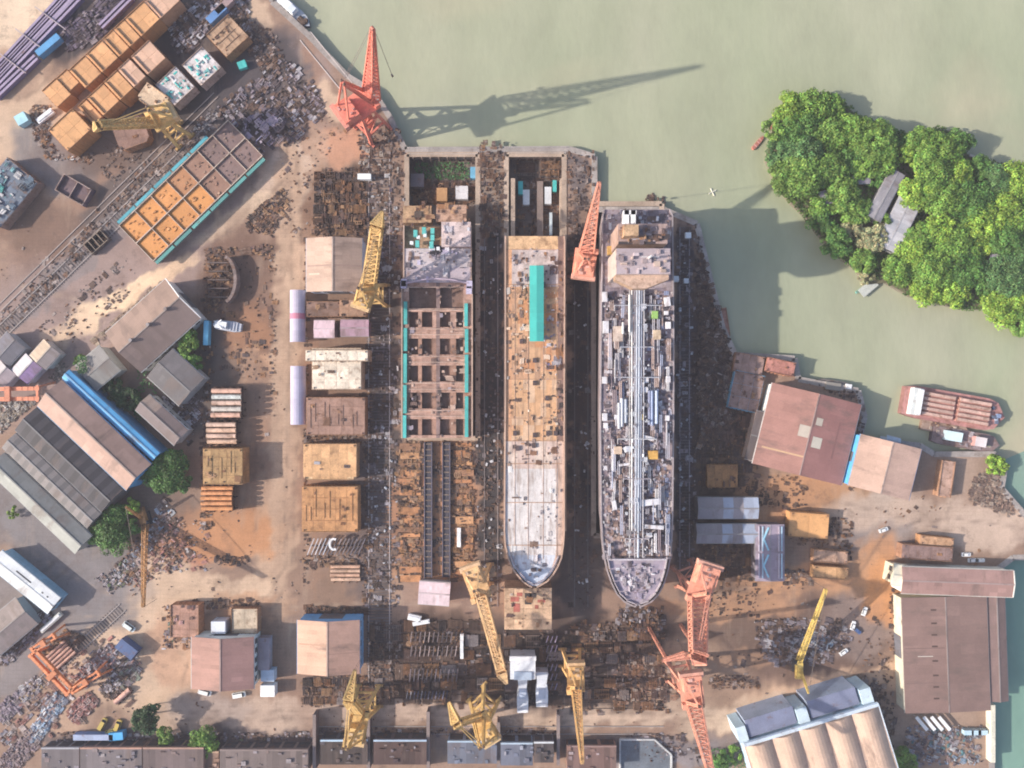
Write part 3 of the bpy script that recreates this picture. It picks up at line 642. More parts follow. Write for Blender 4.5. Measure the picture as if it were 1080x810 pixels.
def boxthing(label, cx, cy, L, Wd, ang, h, col, name='container', cat='container', roofcol=None, z0=0.0, m_=None, rib=True, group=None):
    s_ = S(z0+h); l, w = L*s_/2, Wd*s_/2; p = W(cx, cy, z0+h); t = thing(name, label, cat, (p.x, p.y, z0), R(ang), group); m_ = m_ or PAINT
    m = MB(); m.box(0, 0, .15, 2*l-.2, 2*w-.2, h-.3, col); m.build('body', m_, t)
    m = MB()
    k = max(2, int(2*l/2.5))
    for i in range(k): m.box(-l+(i+.5)*2*l/k, 0, h-.15, 2*l/k-.04, 2*w, .15, J(roofcol or col, .05))
    m.build('roof', m_, t)
    m = MB()
    for sx in (-1, 1):
        for sy in (-1, 1): m = MB(); m.box(sx*(l-.12), sy*(w-.12), 0, .26, .26, h-.14, mix(col, DKB, .3)); m.build('corner_post', m_, t)
    m = MB(); m.box(l-.02, 0, .3, .12, w*1.5, h*.8, mix(col, DKB, .25)); m.build('door', m_, t)
    return t
# ------------------------------------------------------------------ the three ships
def hull_root(label, cx, cy, name='ship', cat='ship'):
    p = W(cx, cy, 0); return thing(name, label, cat, (p.x, p.y, 0))
def LC(t, px, py, z): 
    p = W(px, py, z); return Vector((p.x-t.location.x, p.y-t.location.y, z))
def hull(t, st, zd, zb, side, rim, taper=.82, ring=True):
    """st: (py, x_left, x_right) stations from stern to bow at deck height"""
    m = MB(); pts = [(LC(t, a, y, zd), LC(t, b, y, zd)) for y, a, b in st]
    cxs = [(a.x+b.x)/2 for a, b in pts]
    for i in range(len(pts)-1):
        for k in (0, 1):
            p0, p1 = pts[i][k], pts[i+1][k]
            zq = lambda y: zb if y <= 545 or zd < 12 else min(.4, zb+(y-545)*.6)
            lv = [(1, zd, zd), (1, zd-5, zd-5), (.97, zd-11, zd-11), (taper, zq(st[i][0]), zq(st[i+1][0]))]
            for (f0, z0, y0), (f1, z1, y1) in zip(lv, lv[1:]):
                q = [(cxs[i]+(p0.x-cxs[i])*f0, p0.y, z0), (cxs[i+1]+(p1.x-cxs[i+1])*f0, p1.y, y0), (cxs[i+1]+(p1.x-cxs[i+1])*f1, p1.y, y1), (cxs[i]+(p0.x-cxs[i])*f1, p0.y, z1)]
                m.face(q if k == 0 else q[::-1], J(side, .1))
    a, b = pts[0]; m.face([(b.x,b.y,zd), (a.x,a.y,zd), (cxs[0]+(a.x-cxs[0])*taper, a.y, zb), (cxs[0]+(b.x-cxs[0])*taper, a.y, zb)], side)
    m.build('hull', WORN, t)
    for k in (0, 1):
        m = MB()
        for i in range(len(pts)-1): m.bar(pts[i][k]+Vector((0,0,.25)), pts[i+1][k]+Vector((0,0,.25)), .7, .9, J(rim, .12))
        m.build('bulwark', PAINT, t)
    return pts, cxs
def deck(t, st, zd, y0, y1, fcol, name, nx=8, dy=4.0, m_=None, inset=0.0, var=.1, gap=.0):
    """plated deck between photo rows y0..y1"""
    m = MB(); Y = y0
    def half(y):
        for i in range(len(st)-1):
            if st[i][0] <= y <= st[i+1][0]:
                k = (y-st[i][0])/(st[i+1][0]-st[i][0]); return st[i][1]+(st[i+1][1]-st[i][1])*k+inset, st[i][2]+(st[i+1][2]-st[i][2])*k-inset
        return st[-1][1]+inset, st[-1][2]-inset
    while Y < y1-.01:
        Z = min(y1, Y+dy*U(.7, 1.3)); (a0, b0), (a1, b1) = half(Y), half(Z)
        if b0 > a0 and b1 >= a1:
            for i in range(nx):
                u, v = i/nx, (i+1)/nx; c = fcol((u+v)/2, (Y+Z)/2)
                if c is None: continue
                z = zd+U(0, .04)
                m.face([LC(t, a1+(b1-a1)*u, Z, z), LC(t, a1+(b1-a1)*v, Z, z), LC(t, a0+(b0-a0)*v, Y, z), LC(t, a0+(b0-a0)*u, Y, z)], J(c, var))
        Y = Z
    return m.build(name, m_ or WORN, t)
def lit(t, label, name, px, n, pal, smin, smax, hmax, z, long=.4, ang=90, jit=.06):
    m = MB(); pts = [tuple(LC(t, x, y, z)[:2]) for x, y in px]; scatter(m, pts, n, pal, smin*.8, smax*.9, hmax*.7, z, ang, long, jit, .06)
    o = m.build(name, PAINT, t); o['kind'] = 'stuff'; return o
def dbox(t, name, px, py, w, h, z, hh, col, m_=None, ang=0, top=None):
    m = MB(); c = LC(t, px, py, z+hh); m.box(c.x, c.y, z, w*S(z+hh), h*S(z+hh), hh, col, R(ang), top); return m.build(name, m_ or PAINT, t)
def R4(a, b, c, d): return [(a, b), (c, b), (c, d), (a, d)]
BRN2 = (.33,.20,.15)

# --- half-open hull in the first dock
s1 = hull_root('half-built ship hull with open brown cells and teal side walkways', 460, 350)
Z1 = 11.0
st1 = [(238,426,497), (296,426,497), (300,424,498), (462,424,498)]
hull(s1, st1, Z1, PZ+1, (.28,.20,.18), (.42,.30,.24), .95)
def cell_frame():
    xs = [424,431.5,441,445,456,460,464,475,481,488.5,498]; ys = [298,303,325,329,345,350,357,374,379,385.5,402.5,407.5,414,431,436,442,459,462]
    hole_r = [(303,325), (329,345)]; rows = [(357,374), (385.5,402.5), (414,431), (442,459)]
    hx = [(431.5,441), (445,456), (464,475), (481,488.5)]
    for j in range(len(ys)-1):
        m = MB(); any_ = False
        for i in range(len(xs)-1):
            x0, x1, y0, y1 = xs[i], xs[i+1], ys[j], ys[j+1]
            hole = ((y0, y1) in rows and (x0, x1) in hx) or ((y0, y1) == (303,325) and (431.5 <= x0 < 460 or 464 <= x0 < 488)) or ((y0,y1) == (329,345) and (x0,x1) in hx)
            if hole: continue
            thin = not ((y0, y1) in rows or (y0, y1) in hole_r)
            zt = Z1-(.7 if (y0, y1) in rows else 0)+U(-.05,.05); a, b = LC(s1, x0, y1, zt), LC(s1, x1, y0, zt)
            c = (.42,.26,.205) if (y0, y1) not in rows else (.33,.19,.14)
            if x0 == 460: c = (.22,.15,.14)
            m.box((a.x+b.x)/2, (a.y+b.y)/2, 4.5, b.x-a.x, b.y-a.y, zt-4.5, J((.20,.13,.11), .1), 0, J(c, .16)); any_ = True
            if not thin: m.build('web_plate', WORN, s1); m = MB(); any_ = False
        if any_: m.build('web_frame', WORN, s1)
    m = MB(); a, b = LC(s1, 425, 461, 4), LC(s1, 497, 299, 4)
    m.box((a.x+b.x)/2, (a.y+b.y)/2, PZ+1.5, b.x-a.x-.6, b.y-a.y, Z1-3.0-PZ-1.5, (.20,.125,.10)); m.build('tank_top', WORN, s1)
    for i in range(11):   # transverse lines of stiffeners along the frames
        y = (303,326,327.5,347,353,376,382,404,410.5,433,439)[i]; m = MB()
        a, b = LC(s1, 431, y, Z1), LC(s1, 490, y, Z1); m.bar(a+Vector((0,0,.2)), b+Vector((0,0,.2)), .35, .8, J((.50,.36,.30))); m.build('stiffener', WORN, s1)
cell_frame()
for x, ya, yb in ((427.5,346,370), (427.2,373,404), (427,406,436), (426.6,438,462), (491.5,320,344), (492,347,372), (492,374,414), (492,418,461), (427.5,318,342)):
    dbox(s1, 'walkway', x, (ya+yb)/2, 3.6, yb-ya, Z1+.1, 1.0, TEAL, None, 0, J((.08,.42,.40), .15))
lit(s1, '', 'scaffold_pole', R4(424,300,498,462), 260, [(.5,.35,.28),(.2,.13,.11),(.6,.45,.38),(.1,.08,.08),(.35,.30,.35)], .5, 2.0, .8, Z1, .5)
deck(s1, st1, Z1+.3, 262, 298, lambda u, y: (.52,.45,.46) if y < 283 else (.42,.35,.38), 'aft_deck', 7, 5, PAINT, .6)
deck(s1, st1, Z1-3, 238, 262, lambda u, y: (.42,.27,.18), 'stern_plating', 7, 4, RUSTY, .6)
dbox(s1, 'deck_block', 481, 247, 31, 26, Z1, 3.2, (.45,.33,.33), WORN, 0, (.60,.48,.46))
dbox(s1, 'deck_block', 440, 226, 30, 18, Z1-6, 6, (.33,.20,.12), RUSTY, 0, (.42,.27,.16))
dbox(s1, 'deck_block', 476, 225, 32, 18, Z1-6, 5, (.33,.20,.13), RUSTY, 0, (.46,.29,.21))
dbox(s1, 'stern_casting', 441, 226, 8, 7, Z1, .8, (.08,.06,.05), RUSTY)
for x, y in ((438,246), (447,243), (456,244), (440,257), (455,258), (456,250)): dbox(s1, 'teal_pump', x, y, 4, 7, Z1, 2.2, TEAL, PAINT, 0, J((.12,.50,.47)))
for x, y in ((448,244), (448,248), (441,250), (462,262), (434,256)): dbox(s1, 'white_box', x, y, 3.4, 3.4, Z1, 2, WHITE)
c = LC(s1, 460, 265, Z1+.5); m = MB(); m.prism([(c.x-3.6, c.y-2.2), (c.x+3.0, c.y-3.2), (c.x+3.6, c.y+2.8), (c.x-2.0, c.y+3.3)], Z1+.4, Z1+.7, (.025,.022,.03)); m.build('hatch_opening', PAINT, s1)
m = MB()
for i in range(18):   # curved coaming across the after end of the holds
    u0, u1 = i/18, (i+1)/18; f = lambda u: LC(s1, 428+66*u, 299-5*math.sin(math.pi*u), Z1+1)
    m.bar(f(u0), f(u1), .7, 1.4, (.48,.38,.45))
m.build('coaming', PAINT, s1)
lit(s1, '', 'deck_fitting', R4(427,262,496,297), 150, P_GREY+[LILAC], .5, 2.6, 1.6, Z1+.4)
lit(s1, '', 'deck_fitting', R4(430,216,496,240), 90, P_RUST, .5, 2.2, 1.2, Z1)
lit(s1, '', 'deck_fitting', R4(467,234,496,261), 40, P_GREY, .5, 2, 1, Z1+3.2)
for x, y in ((425.5,300), (426,298), (495,300), (494.5,306)): dbox(s1, 'access_tower', x, y, 6, 8, Z1, 1.6, LILAC)

# --- orange and white decked ship in the middle dock
s2 = hull_root('long ship under construction with an orange midship deck, whitened foredeck and turquoise awning', 564, 430)
Z2 = 18.0
st2 = [(249,533,595), (256,533,595.5), (420,533,595), (560,532,595), (575,533,594), (588,536,592), (598,540,588), (606,545.5,583), (613,551.5,577), (617,557,570), (619,561,566)]
hull(s2, st2, Z2, PZ+1, (.28,.21,.19), (.50,.34,.26), .8)
def c2(u, y):
    if u > .90: return (.22,.14,.12) if y < 465 else (.55,.40,.33)
    if y > 463:
        if y < 488: return (.55,.42,.37) if random.random() < .5 else (.62,.50,.43)
        if y > 588: return (.56,.58,.64)
        return (.62,.58,.57)
    if y < 262: return (.62,.40,.23)
    if u < .14: return (.60,.33,.19)
    if y < 300: return (.48,.40,.38)
    return random.choice([(.52,.30,.18), (.56,.34,.20), (.46,.28,.18), (.54,.26,.13)]) if y < 400 else random.choice([(.60,.37,.22), (.58,.34,.19), (.62,.42,.28)])
deck(s2, st2, Z2, 249, 330, c2, 'after_deck', 10, 7, None, .8)
deck(s2, st2, Z2, 330, 465, c2, 'midship_deck', 10, 12, DECKM, .8, .07)
deck(s2, st2, Z2, 465, 600, c2, 'foredeck', 10, 14, DECKM, .8, .05)
deck(s2, st2, Z2-.2, 594, 618, lambda u, y: (.50,.55,.65), 'forecastle_deck', 6, 6, PAINT, 2.0, .06)
m = MB()
for i in range(5, len(st2)-1):
    for k in (1, 2):
        s_ = 3.2 if k == 1 else -3.2
        m.bar(LC(s2, st2[i][k]+s_, st2[i][0]-1.5, Z2+.6), LC(s2, st2[i+1][k]+s_*.9, st2[i+1][0]-2.5, Z2+.6), .5, 1.0, (.35,.30,.33))
m.build('bow_bulwark', PAINT, s2)
m = MB()                                          # turquoise awning, pitched
for sy in (-1, 1):
    for i in range(8):
        ya, yb = 280+80*i/8, 280+80*(i+1)/8; a, b = LC(s2, 566, ya, Z2+3.8), LC(s2, 566, yb, Z2+3.8); e0, e1 = LC(s2, 566+sy*7.5, ya, Z2+3.3), LC(s2, 566+sy*7.5, yb, Z2+3.3)
        m.face([a, e0, e1, b] if sy < 0 else [b, e1, e0, a], J((.06,.42,.38), .07))
aw = m.build('awning', CANVAS, s2)
m = MB()
for i in range(6):
    for sx in (-1, 1): q = LC(s2, 566+sx*7, 282+i*15, Z2+3.3); m.tube((q.x, q.y, Z2), q, .12, (.3,.3,.3), 6)
m.build('awning_post', PAINT, aw)
lit(s2, '', 'deck_fitting', R4(536,262,592,300), 130, P_GREY+P_RUST, .4, 2.2, 1.3, Z2)
lit(s2, '', 'deck_fitting', R4(534,300,558,400), 170, [(.45,.28,.18),(.66,.5,.38),(.2,.14,.12),(.7,.62,.55),(.52,.33,.2)], .4, 2.2, 1.0, Z2)
lit(s2, '', 'deck_fitting', R4(574,300,590,400), 110, P_GREY+[(.66,.5,.38),(.3,.28,.5)], .4, 2.2, 1.0, Z2)
lit(s2, '', 'deck_fitting', R4(588,300,595,465), 130, P_DARK+P_RUST, .5, 2.4, 1.2, Z2, .5)
lit(s2, '', 'deck_fitting', R4(536,400,588,465), 60, [(.3,.2,.15),(.7,.6,.5),(.5,.3,.2),(.12,.1,.1)], .3, 1.4, .7, Z2)
lit(s2, '', 'deck_fitting', R4(536,465,592,490), 60, P_SCRAP, .4, 2.0, 1.0, Z2)
lit(s2, '', 'deck_fitting', R4(536,490,592,590), 60, [(.2,.18,.2),(.4,.36,.38),(.75,.73,.72),(.3,.2,.15)], .3, 2.6, .5, Z2, .3)
lit(s2, '', 'deck_fitting', R4(535,380,590,468), 150, [(.3,.2,.15),(.66,.5,.38),(.45,.26,.16),(.14,.1,.09),(.55,.36,.24)], .3, 1.5, .6, Z2, .4)
lit(s2, '', 'deck_fitting', R4(536,470,592,588), 90, [(.3,.26,.26),(.5,.46,.46),(.45,.33,.27),(.2,.16,.16)], .2, 1.2, .4, Z2, .5)
lit(s2, '', 'mooring_gear', [(545,590),(583,590),(572,610),(556,610)], 36, P_GREY+[(.3,.4,.6)], .4, 1.6, .9, Z2)
for x, y in ((564,380), (564,404), (543,457), (578,457), (564,459), (586,457), (550,360), (577,420), (563,470), (546,473)):
    dbox(s2, 'deck_hatch', x, y, 4, 5, Z2, .9, (.16,.11,.10), WORN, 0, J((.08,.06,.065)))
for y in (263,300,329,400,441,465,489,530,575):
    m = MB(); m.bar(LC(s2, 534, y, Z2+.08), LC(s2, 593, y, Z2+.08), .35, .25, (.40,.24,.16)); m.build('weld_seam', WORN, s2)
for x in (543,557,573,587):
    m = MB(); m.bar(LC(s2, x, 300, Z2+.07), LC(s2, x, 590, Z2+.07), .25, .2, (.46,.31,.23)); m.build('weld_seam', WORN, s2)
# stern superstructure frame stubs and the two inner dock walls behind it
t = hull_root('tan block with red primer patches standing just ahead of the orange-decked ship', 557, 642, 'hull_block', 'hull block')
dbox(t, 'shell', 557, 642, 50, 44, 0, 13.8, (.45,.28,.18), WORN, 0, (.64,.47,.33))
for i in range(5):
    for j in range(4): dbox(t, 'deck_plate', 537+i*10, 625.5+j*11, 9.6, 10.5, 13.8, .25, J((.60,.40,.26), .12), WORN)
for x, y, w, h in ((543,632,9,5), (545,641,7,9), (548,627,6,4), (571,634,8,3), (566,640,4,4)): dbox(t, 'primer_patch', x, y, w, h, 14.05, .08, (.42,.13,.10), WORN)
for x, y in ((557,628), (562,628), (557,635)): dbox(t, 'opening', x, y, 7, 5, 14.05, .12, (.06,.05,.05), WORN)
lit(t, '', 'loose_fitting', R4(534,622,580,662), 50, P_RUST+[(.7,.55,.45)], .3, 1.6, .6, 14.05)

# --- tanker with crowded deck
s3 = hull_root('long grey tanker crowded with deck pipes and scaffolding beside the river', 664, 430)
Z3 = 29.0
st3 = [(221,637,706), (228,635.5,709), (330,634,710), (440,633,710), (545,634,709), (572,635.5,708), (588,637.5,706.5), (602,640.5,704), (615,645,700), (626,650.5,694.5), (634,658,687), (638.5,667,678), (639.5,670.5,674.5)]
hull(s3, st3, Z3, PZ+1, (.20,.165,.175), (.34,.29,.30), .84)
def c3(u, y):
    b = random.choice([(.27,.22,.245), (.23,.185,.215), (.31,.25,.265), (.18,.145,.17), (.33,.27,.285)])
    return b
deck(s3, st3, Z3, 221, 420, c3, 'cargo_deck', 12, 5, None, 1, .12)
deck(s3, st3, Z3, 420, 590, c3, 'cargo_deck', 12, 5, None, 1, .12)
deck(s3, st3, Z3+2.2, 591, 637, lambda u, y: random.choice([(.33,.28,.34), (.28,.24,.30), (.38,.33,.37)]), 'forecastle_deck', 9, 5, PAINT, 3.2, .1)
m = MB()
for i in range(6, len(st3)-1):
    for k in (1, 2):
        s_ = 3.0 if k == 1 else -3.0
        m.bar(LC(s3, st3[i][k]+s_, st3[i][0]-.5, Z3+2.8), LC(s3, st3[i+1][k]+s_*.85, st3[i+1][0]-2, Z3+2.8), .5, 1.1, (.40,.35,.37))
m.bar(LC(s3, 641, 590, Z3+2.6), LC(s3, 703.5, 590, Z3+2.6), .7, 1.4, (.50,.46,.50))
m.build('bow_bulwark', PAINT, s3)
pr = MB()                                        # the central pipe run
for i, (x, r_, c) in enumerate(((664,.25,(.42,.41,.42)), (666.5,.4,(.58,.57,.57)), (669.5,.25,(.3,.3,.35)), (672,.5,(.38,.41,.48)), (674.5,.5,(.42,.46,.54)), (677,.3,(.3,.33,.42)), (679.5,.25,(.46,.45,.48)))):
    p = MB(); p.tube(LC(s3, x, 306, Z3+3), LC(s3, x-1.5*(x > 670), 588 if i % 2 == 0 else 560, Z3+3), r_, c, 8); p.build('cargo_pipe', PAINT, s3)
p = MB()
for y in range(310, 588, 7): p.bar(LC(s3, 662, y, Z3+2.2), LC(s3, 682, y, Z3+2.2), .3, .3, (.35,.33,.35))
p.build('pipe_support', PAINT, s3)['kind'] = 'stuff'
for y in (322,366,398,463,505,568):
    p = MB(); w0 = U(8, 26); p.tube(LC(s3, 672-w0, y, Z3+3.3), LC(s3, 672+w0, y, Z3+3.3), .25, random.choice([(.5,.5,.52), (.36,.32,.35), (.42,.43,.48)]), 8)
    for e in (-1, 1): p.tube(LC(s3, 672+e*w0, y, Z3+3.3), LC(s3, 672+e*w0, y+6, Z3+.5), .25, (.42,.4,.42), 8)
    p.build('cross_pipe', PAINT, s3)
p = MB()
for a, b, x in ((311,350,664), (350,352,657), (340,350,657)):
    p.tube(LC(s3, x, a, Z3+4), LC(s3, x, b, Z3+4), .5, (.75,.74,.72), 8)
p.build('expansion_loop', PAINT, s3)
for x, c, y0, y1 in ((687.5,(.30,.36,.52),412,449), (692.5,(.40,.46,.60),412,447), (685,(.18,.20,.30),412,448), (656,(.5,.52,.58),420,450), (660,(.4,.44,.52),421,446), (653,(.45,.46,.5),425,452)):
    p = MB(); p.tube(LC(s3, x, y0, Z3+2.4), LC(s3, x, y1, Z3+2.4), .8, c, 8); p.build('deck_pipe', PAINT, s3)
for x, y, w, h, a in ((638,313,6,13,0), (639,345,7,16,0), (638,401,6,9,0), (638,440,6,10,0), (639,449,5,7,0), (704,318,7,12,8), (705,343,6,9,0), (705,400,5,8,0), (704,441,5,7,0), (680,411,8,7,0), (682,401,5,7,0),
                      (684,462,14,5,-14), (659,490,14,3,8), (685,530,27,8,6), (690,556,24,5,-4), (681,568,18,5,32), (648,533,5,12,10), (666,616,6,12,35), (650,440,4,6,0), (690,538,4,6,0), (660,474,5,7,30), (703,330,5,5,0)):
    dbox(s3, 'white_cover', x, y, w*.85, h*.8, Z3+1.2, 1.5, J((.66,.65,.69), .08), DECKM, a)
for x, y, w, h, c in ((689,480,10,9,(.62,.36,.10)), (676,440,5,6,(.62,.45,.1)), (691,332,6,8,(.25,.42,.12)), (645,264,8,9,(.55,.33,.1)), (652,475,8,8,(.60,.45,.34)), (693,353,8,10,(.55,.42,.30)), (652,352,10,16,(.52,.42,.36))):
    dbox(s3, 'deck_machine', x, y, w, h, Z3+.3, 2.6, c, WORN)
for i in range(84):
    x = random.choice((U(641, 661), U(683, 704))); y = U(310, 575); l = U(8, 34); z_ = Z3+U(.8, 2.6); y2 = min(586, y+l); p = MB(); c = J(random.choice([(.36,.36,.42), (.30,.33,.44), (.46,.44,.48), (.25,.20,.22), (.40,.30,.27), (.55,.54,.57)]), .15); r_ = U(.16, .34)
    for k in range(random.choice((1, 2, 2, 3))): p.tube(LC(s3, x+k*1.7, y, z_), LC(s3, x+k*1.7, y2, z_), r_, J(c, .1), 6)
    p.bar(LC(s3, x-1, y+l*.3, z_-.3), LC(s3, x+5, y+l*.3, z_-.3), .2, .2, (.2,.18,.2)); p.build('deck_pipe', PAINT, s3)
lit(s3, '', 'deck_pipework', R4(638,308,663,588), 1900, P_GREY+[(.45,.32,.27),(.30,.20,.18),(.10,.08,.09),(.07,.06,.07),(.62,.58,.62)], .3, 1.7, 1.6, Z3, .85)
lit(s3, '', 'deck_pipework', R4(681,308,707,588), 2000, P_GREY+[(.45,.32,.27),(.32,.36,.52),(.10,.08,.09),(.07,.06,.07),(.62,.58,.62)], .3, 1.7, 1.6, Z3, .85)
lit(s3, '', 'deck_pipework', R4(638,470,706,588), 500, [(.35,.24,.2),(.5,.42,.4),(.2,.15,.15),(.62,.55,.52)], .4, 1.8, 2.0, Z3, .6)
lit(s3, '', 'deck_pipework', R4(660,306,684,588), 420, [(.62,.64,.68),(.3,.28,.3),(.5,.52,.58)], .3, 1.6, 1.6, Z3+2.8, .5)
lit(s3, '', 'mooring_gear', [(644,594),(700,594),(692,618),(680,632),(664,632),(652,618)], 200, P_GREY+[(.4,.35,.45)], .4, 2.0, 1.6, Z3+2.2)
lit(s3, '', 'aft_fitting', R4(638,223,706,256), 330, P_GREY+[(.3,.2,.15),(.45,.35,.33)], .5, 2.4, 3.0, Z3, .5)
lit(s3, '', 'rail_post', R4(634.5,300,638,590), 150, [(.7,.68,.68),(.4,.35,.35)], .3, 1, 1.3, Z3, .5)
lit(s3, '', 'rail_post', R4(706,300,709.5,590), 150, [(.6,.56,.56),(.4,.35,.35)], .3, 1, 1.3, Z3, .5)
# tall accommodation block and funnel casing
def ship_house():
    zt = Z3+27; h = MB(); a, b = LC(s3, 650, 289, zt), LC(s3, 707, 262, zt)
    cx_, cy_, w_, d_ = (a.x+b.x)/2, (a.y+b.y)/2, b.x-a.x, abs(b.y-a.y)
    h.box(cx_, cy_, Z3, w_, d_, 27, (.44,.36,.33), 0, (.40,.33,.35)); ho = h.build('accommodation_block', PAINT, s3)
    w2 = MB(); w2.prism([(cx_-w_/2, cy_-d_/2), (cx_+w_/2, cy_-d_/2), (cx_+w_/2, cy_-d_/2-2), (cx_+2, cy_-d_/2-6), (cx_-4, cy_-d_/2-6), (cx_-w_/2, cy_-d_/2-2)], Z3+18, Z3+24, (.40,.27,.19), (.50,.35,.27)); w2.build('bridge_wing', WORN, ho)
    for j in range(7):
        for i in range(9):
            k = MB(); k.box(cx_-w_/2+w_*(i+.5)/9, cy_-d_/2-.03, Z3+1.6+j*3.4, 1.2, .12, 1.1, DKGLASS); 
            if j < 4: k.build('window', GLASS, ho)
    k = MB()
    for i in range(26): k.box(cx_-w_/2+w_*(i+.5)/26, cy_+U(-.45, .45)*d_, zt, U(.5, 3), U(.3, 2.4), U(.2, 1.5), J(random.choice([(.5,.42,.44),(.3,.24,.25),(.2,.15,.16),(.42,.32,.27)]), .2))
    k.build('roof_fitting', PAINT, ho)['kind'] = 'stuff'
    m = MB(); m.tube((cx_+2, cy_+1, zt), (cx_+2, cy_+1, zt+7), .5, (.6,.58,.58), 8); m.bar((cx_-2, cy_+1, zt+5), (cx_+6, cy_+1, zt+5), .3, .3, (.6,.58,.58)); m.build('mast', PAINT, ho)
    f = MB(); z0 = Z3+24; a, b = LC(s3, 652, 257, z0), LC(s3, 704, 236, z0); cx_, cy_, w_, d_ = (a.x+b.x)/2, (a.y+b.y)/2, b.x-a.x, abs(b.y-a.y)
    f.box(cx_, cy_, Z3, w_, d_, 24, (.35,.24,.2), 0, (.36,.26,.24)); fo = f.build('engine_casing', WORN, s3)
    f = MB(); f.box(cx_-6, cy_+.5, z0, 7, 5.5, 5, (.42,.26,.16), 0, (.50,.33,.2), .9); f.build('funnel', RUSTY, fo)
    f = MB(); f.box(cx_+7, cy_-1.5, z0, 10, 2.4, .5, (.05,.04,.045)); f.box(cx_-3, cy_-4.2, z0, 16, 1.2, .4, (.05,.04,.045)); f.build('deck_opening', WORN, fo)
    f = MB(); scatter(f, [(cx_-w_*.48, cy_-d_*.45), (cx_+w_*.48, cy_-d_*.45), (cx_+w_*.48, cy_+d_*.45), (cx_-w_*.48, cy_+d_*.45)], 90, P_GREY+P_RUST, .5, 2.2, 1.8, z0, 0); f.build('casing_fitting', SCRAP, fo)['kind'] = 'stuff'
    for x in (661, 668): f = MB(); q = LC(s3, x, 229, Z3+9); f.box(q.x, q.y, Z3, 2.2, 6.5, 9, WHITE); f.build('lifeboat_frame', PAINT, s3)
    f = MB(); q = LC(s3, 664.5, 224, Z3+9); f.box(q.x, q.y, Z3+6, 6, 2, 3, WHITE); f.build('lifeboat_frame', PAINT, s3)
ship_house()
heap('dark scrap and fenders in the water right behind the tanker stern', [tuple(W(x, y, WZ)[:2]) for x, y in R4(680,207,700,220)], 45, P_DARK, .5, 2.4, 2.4, name='floating_scrap', z=WZ)
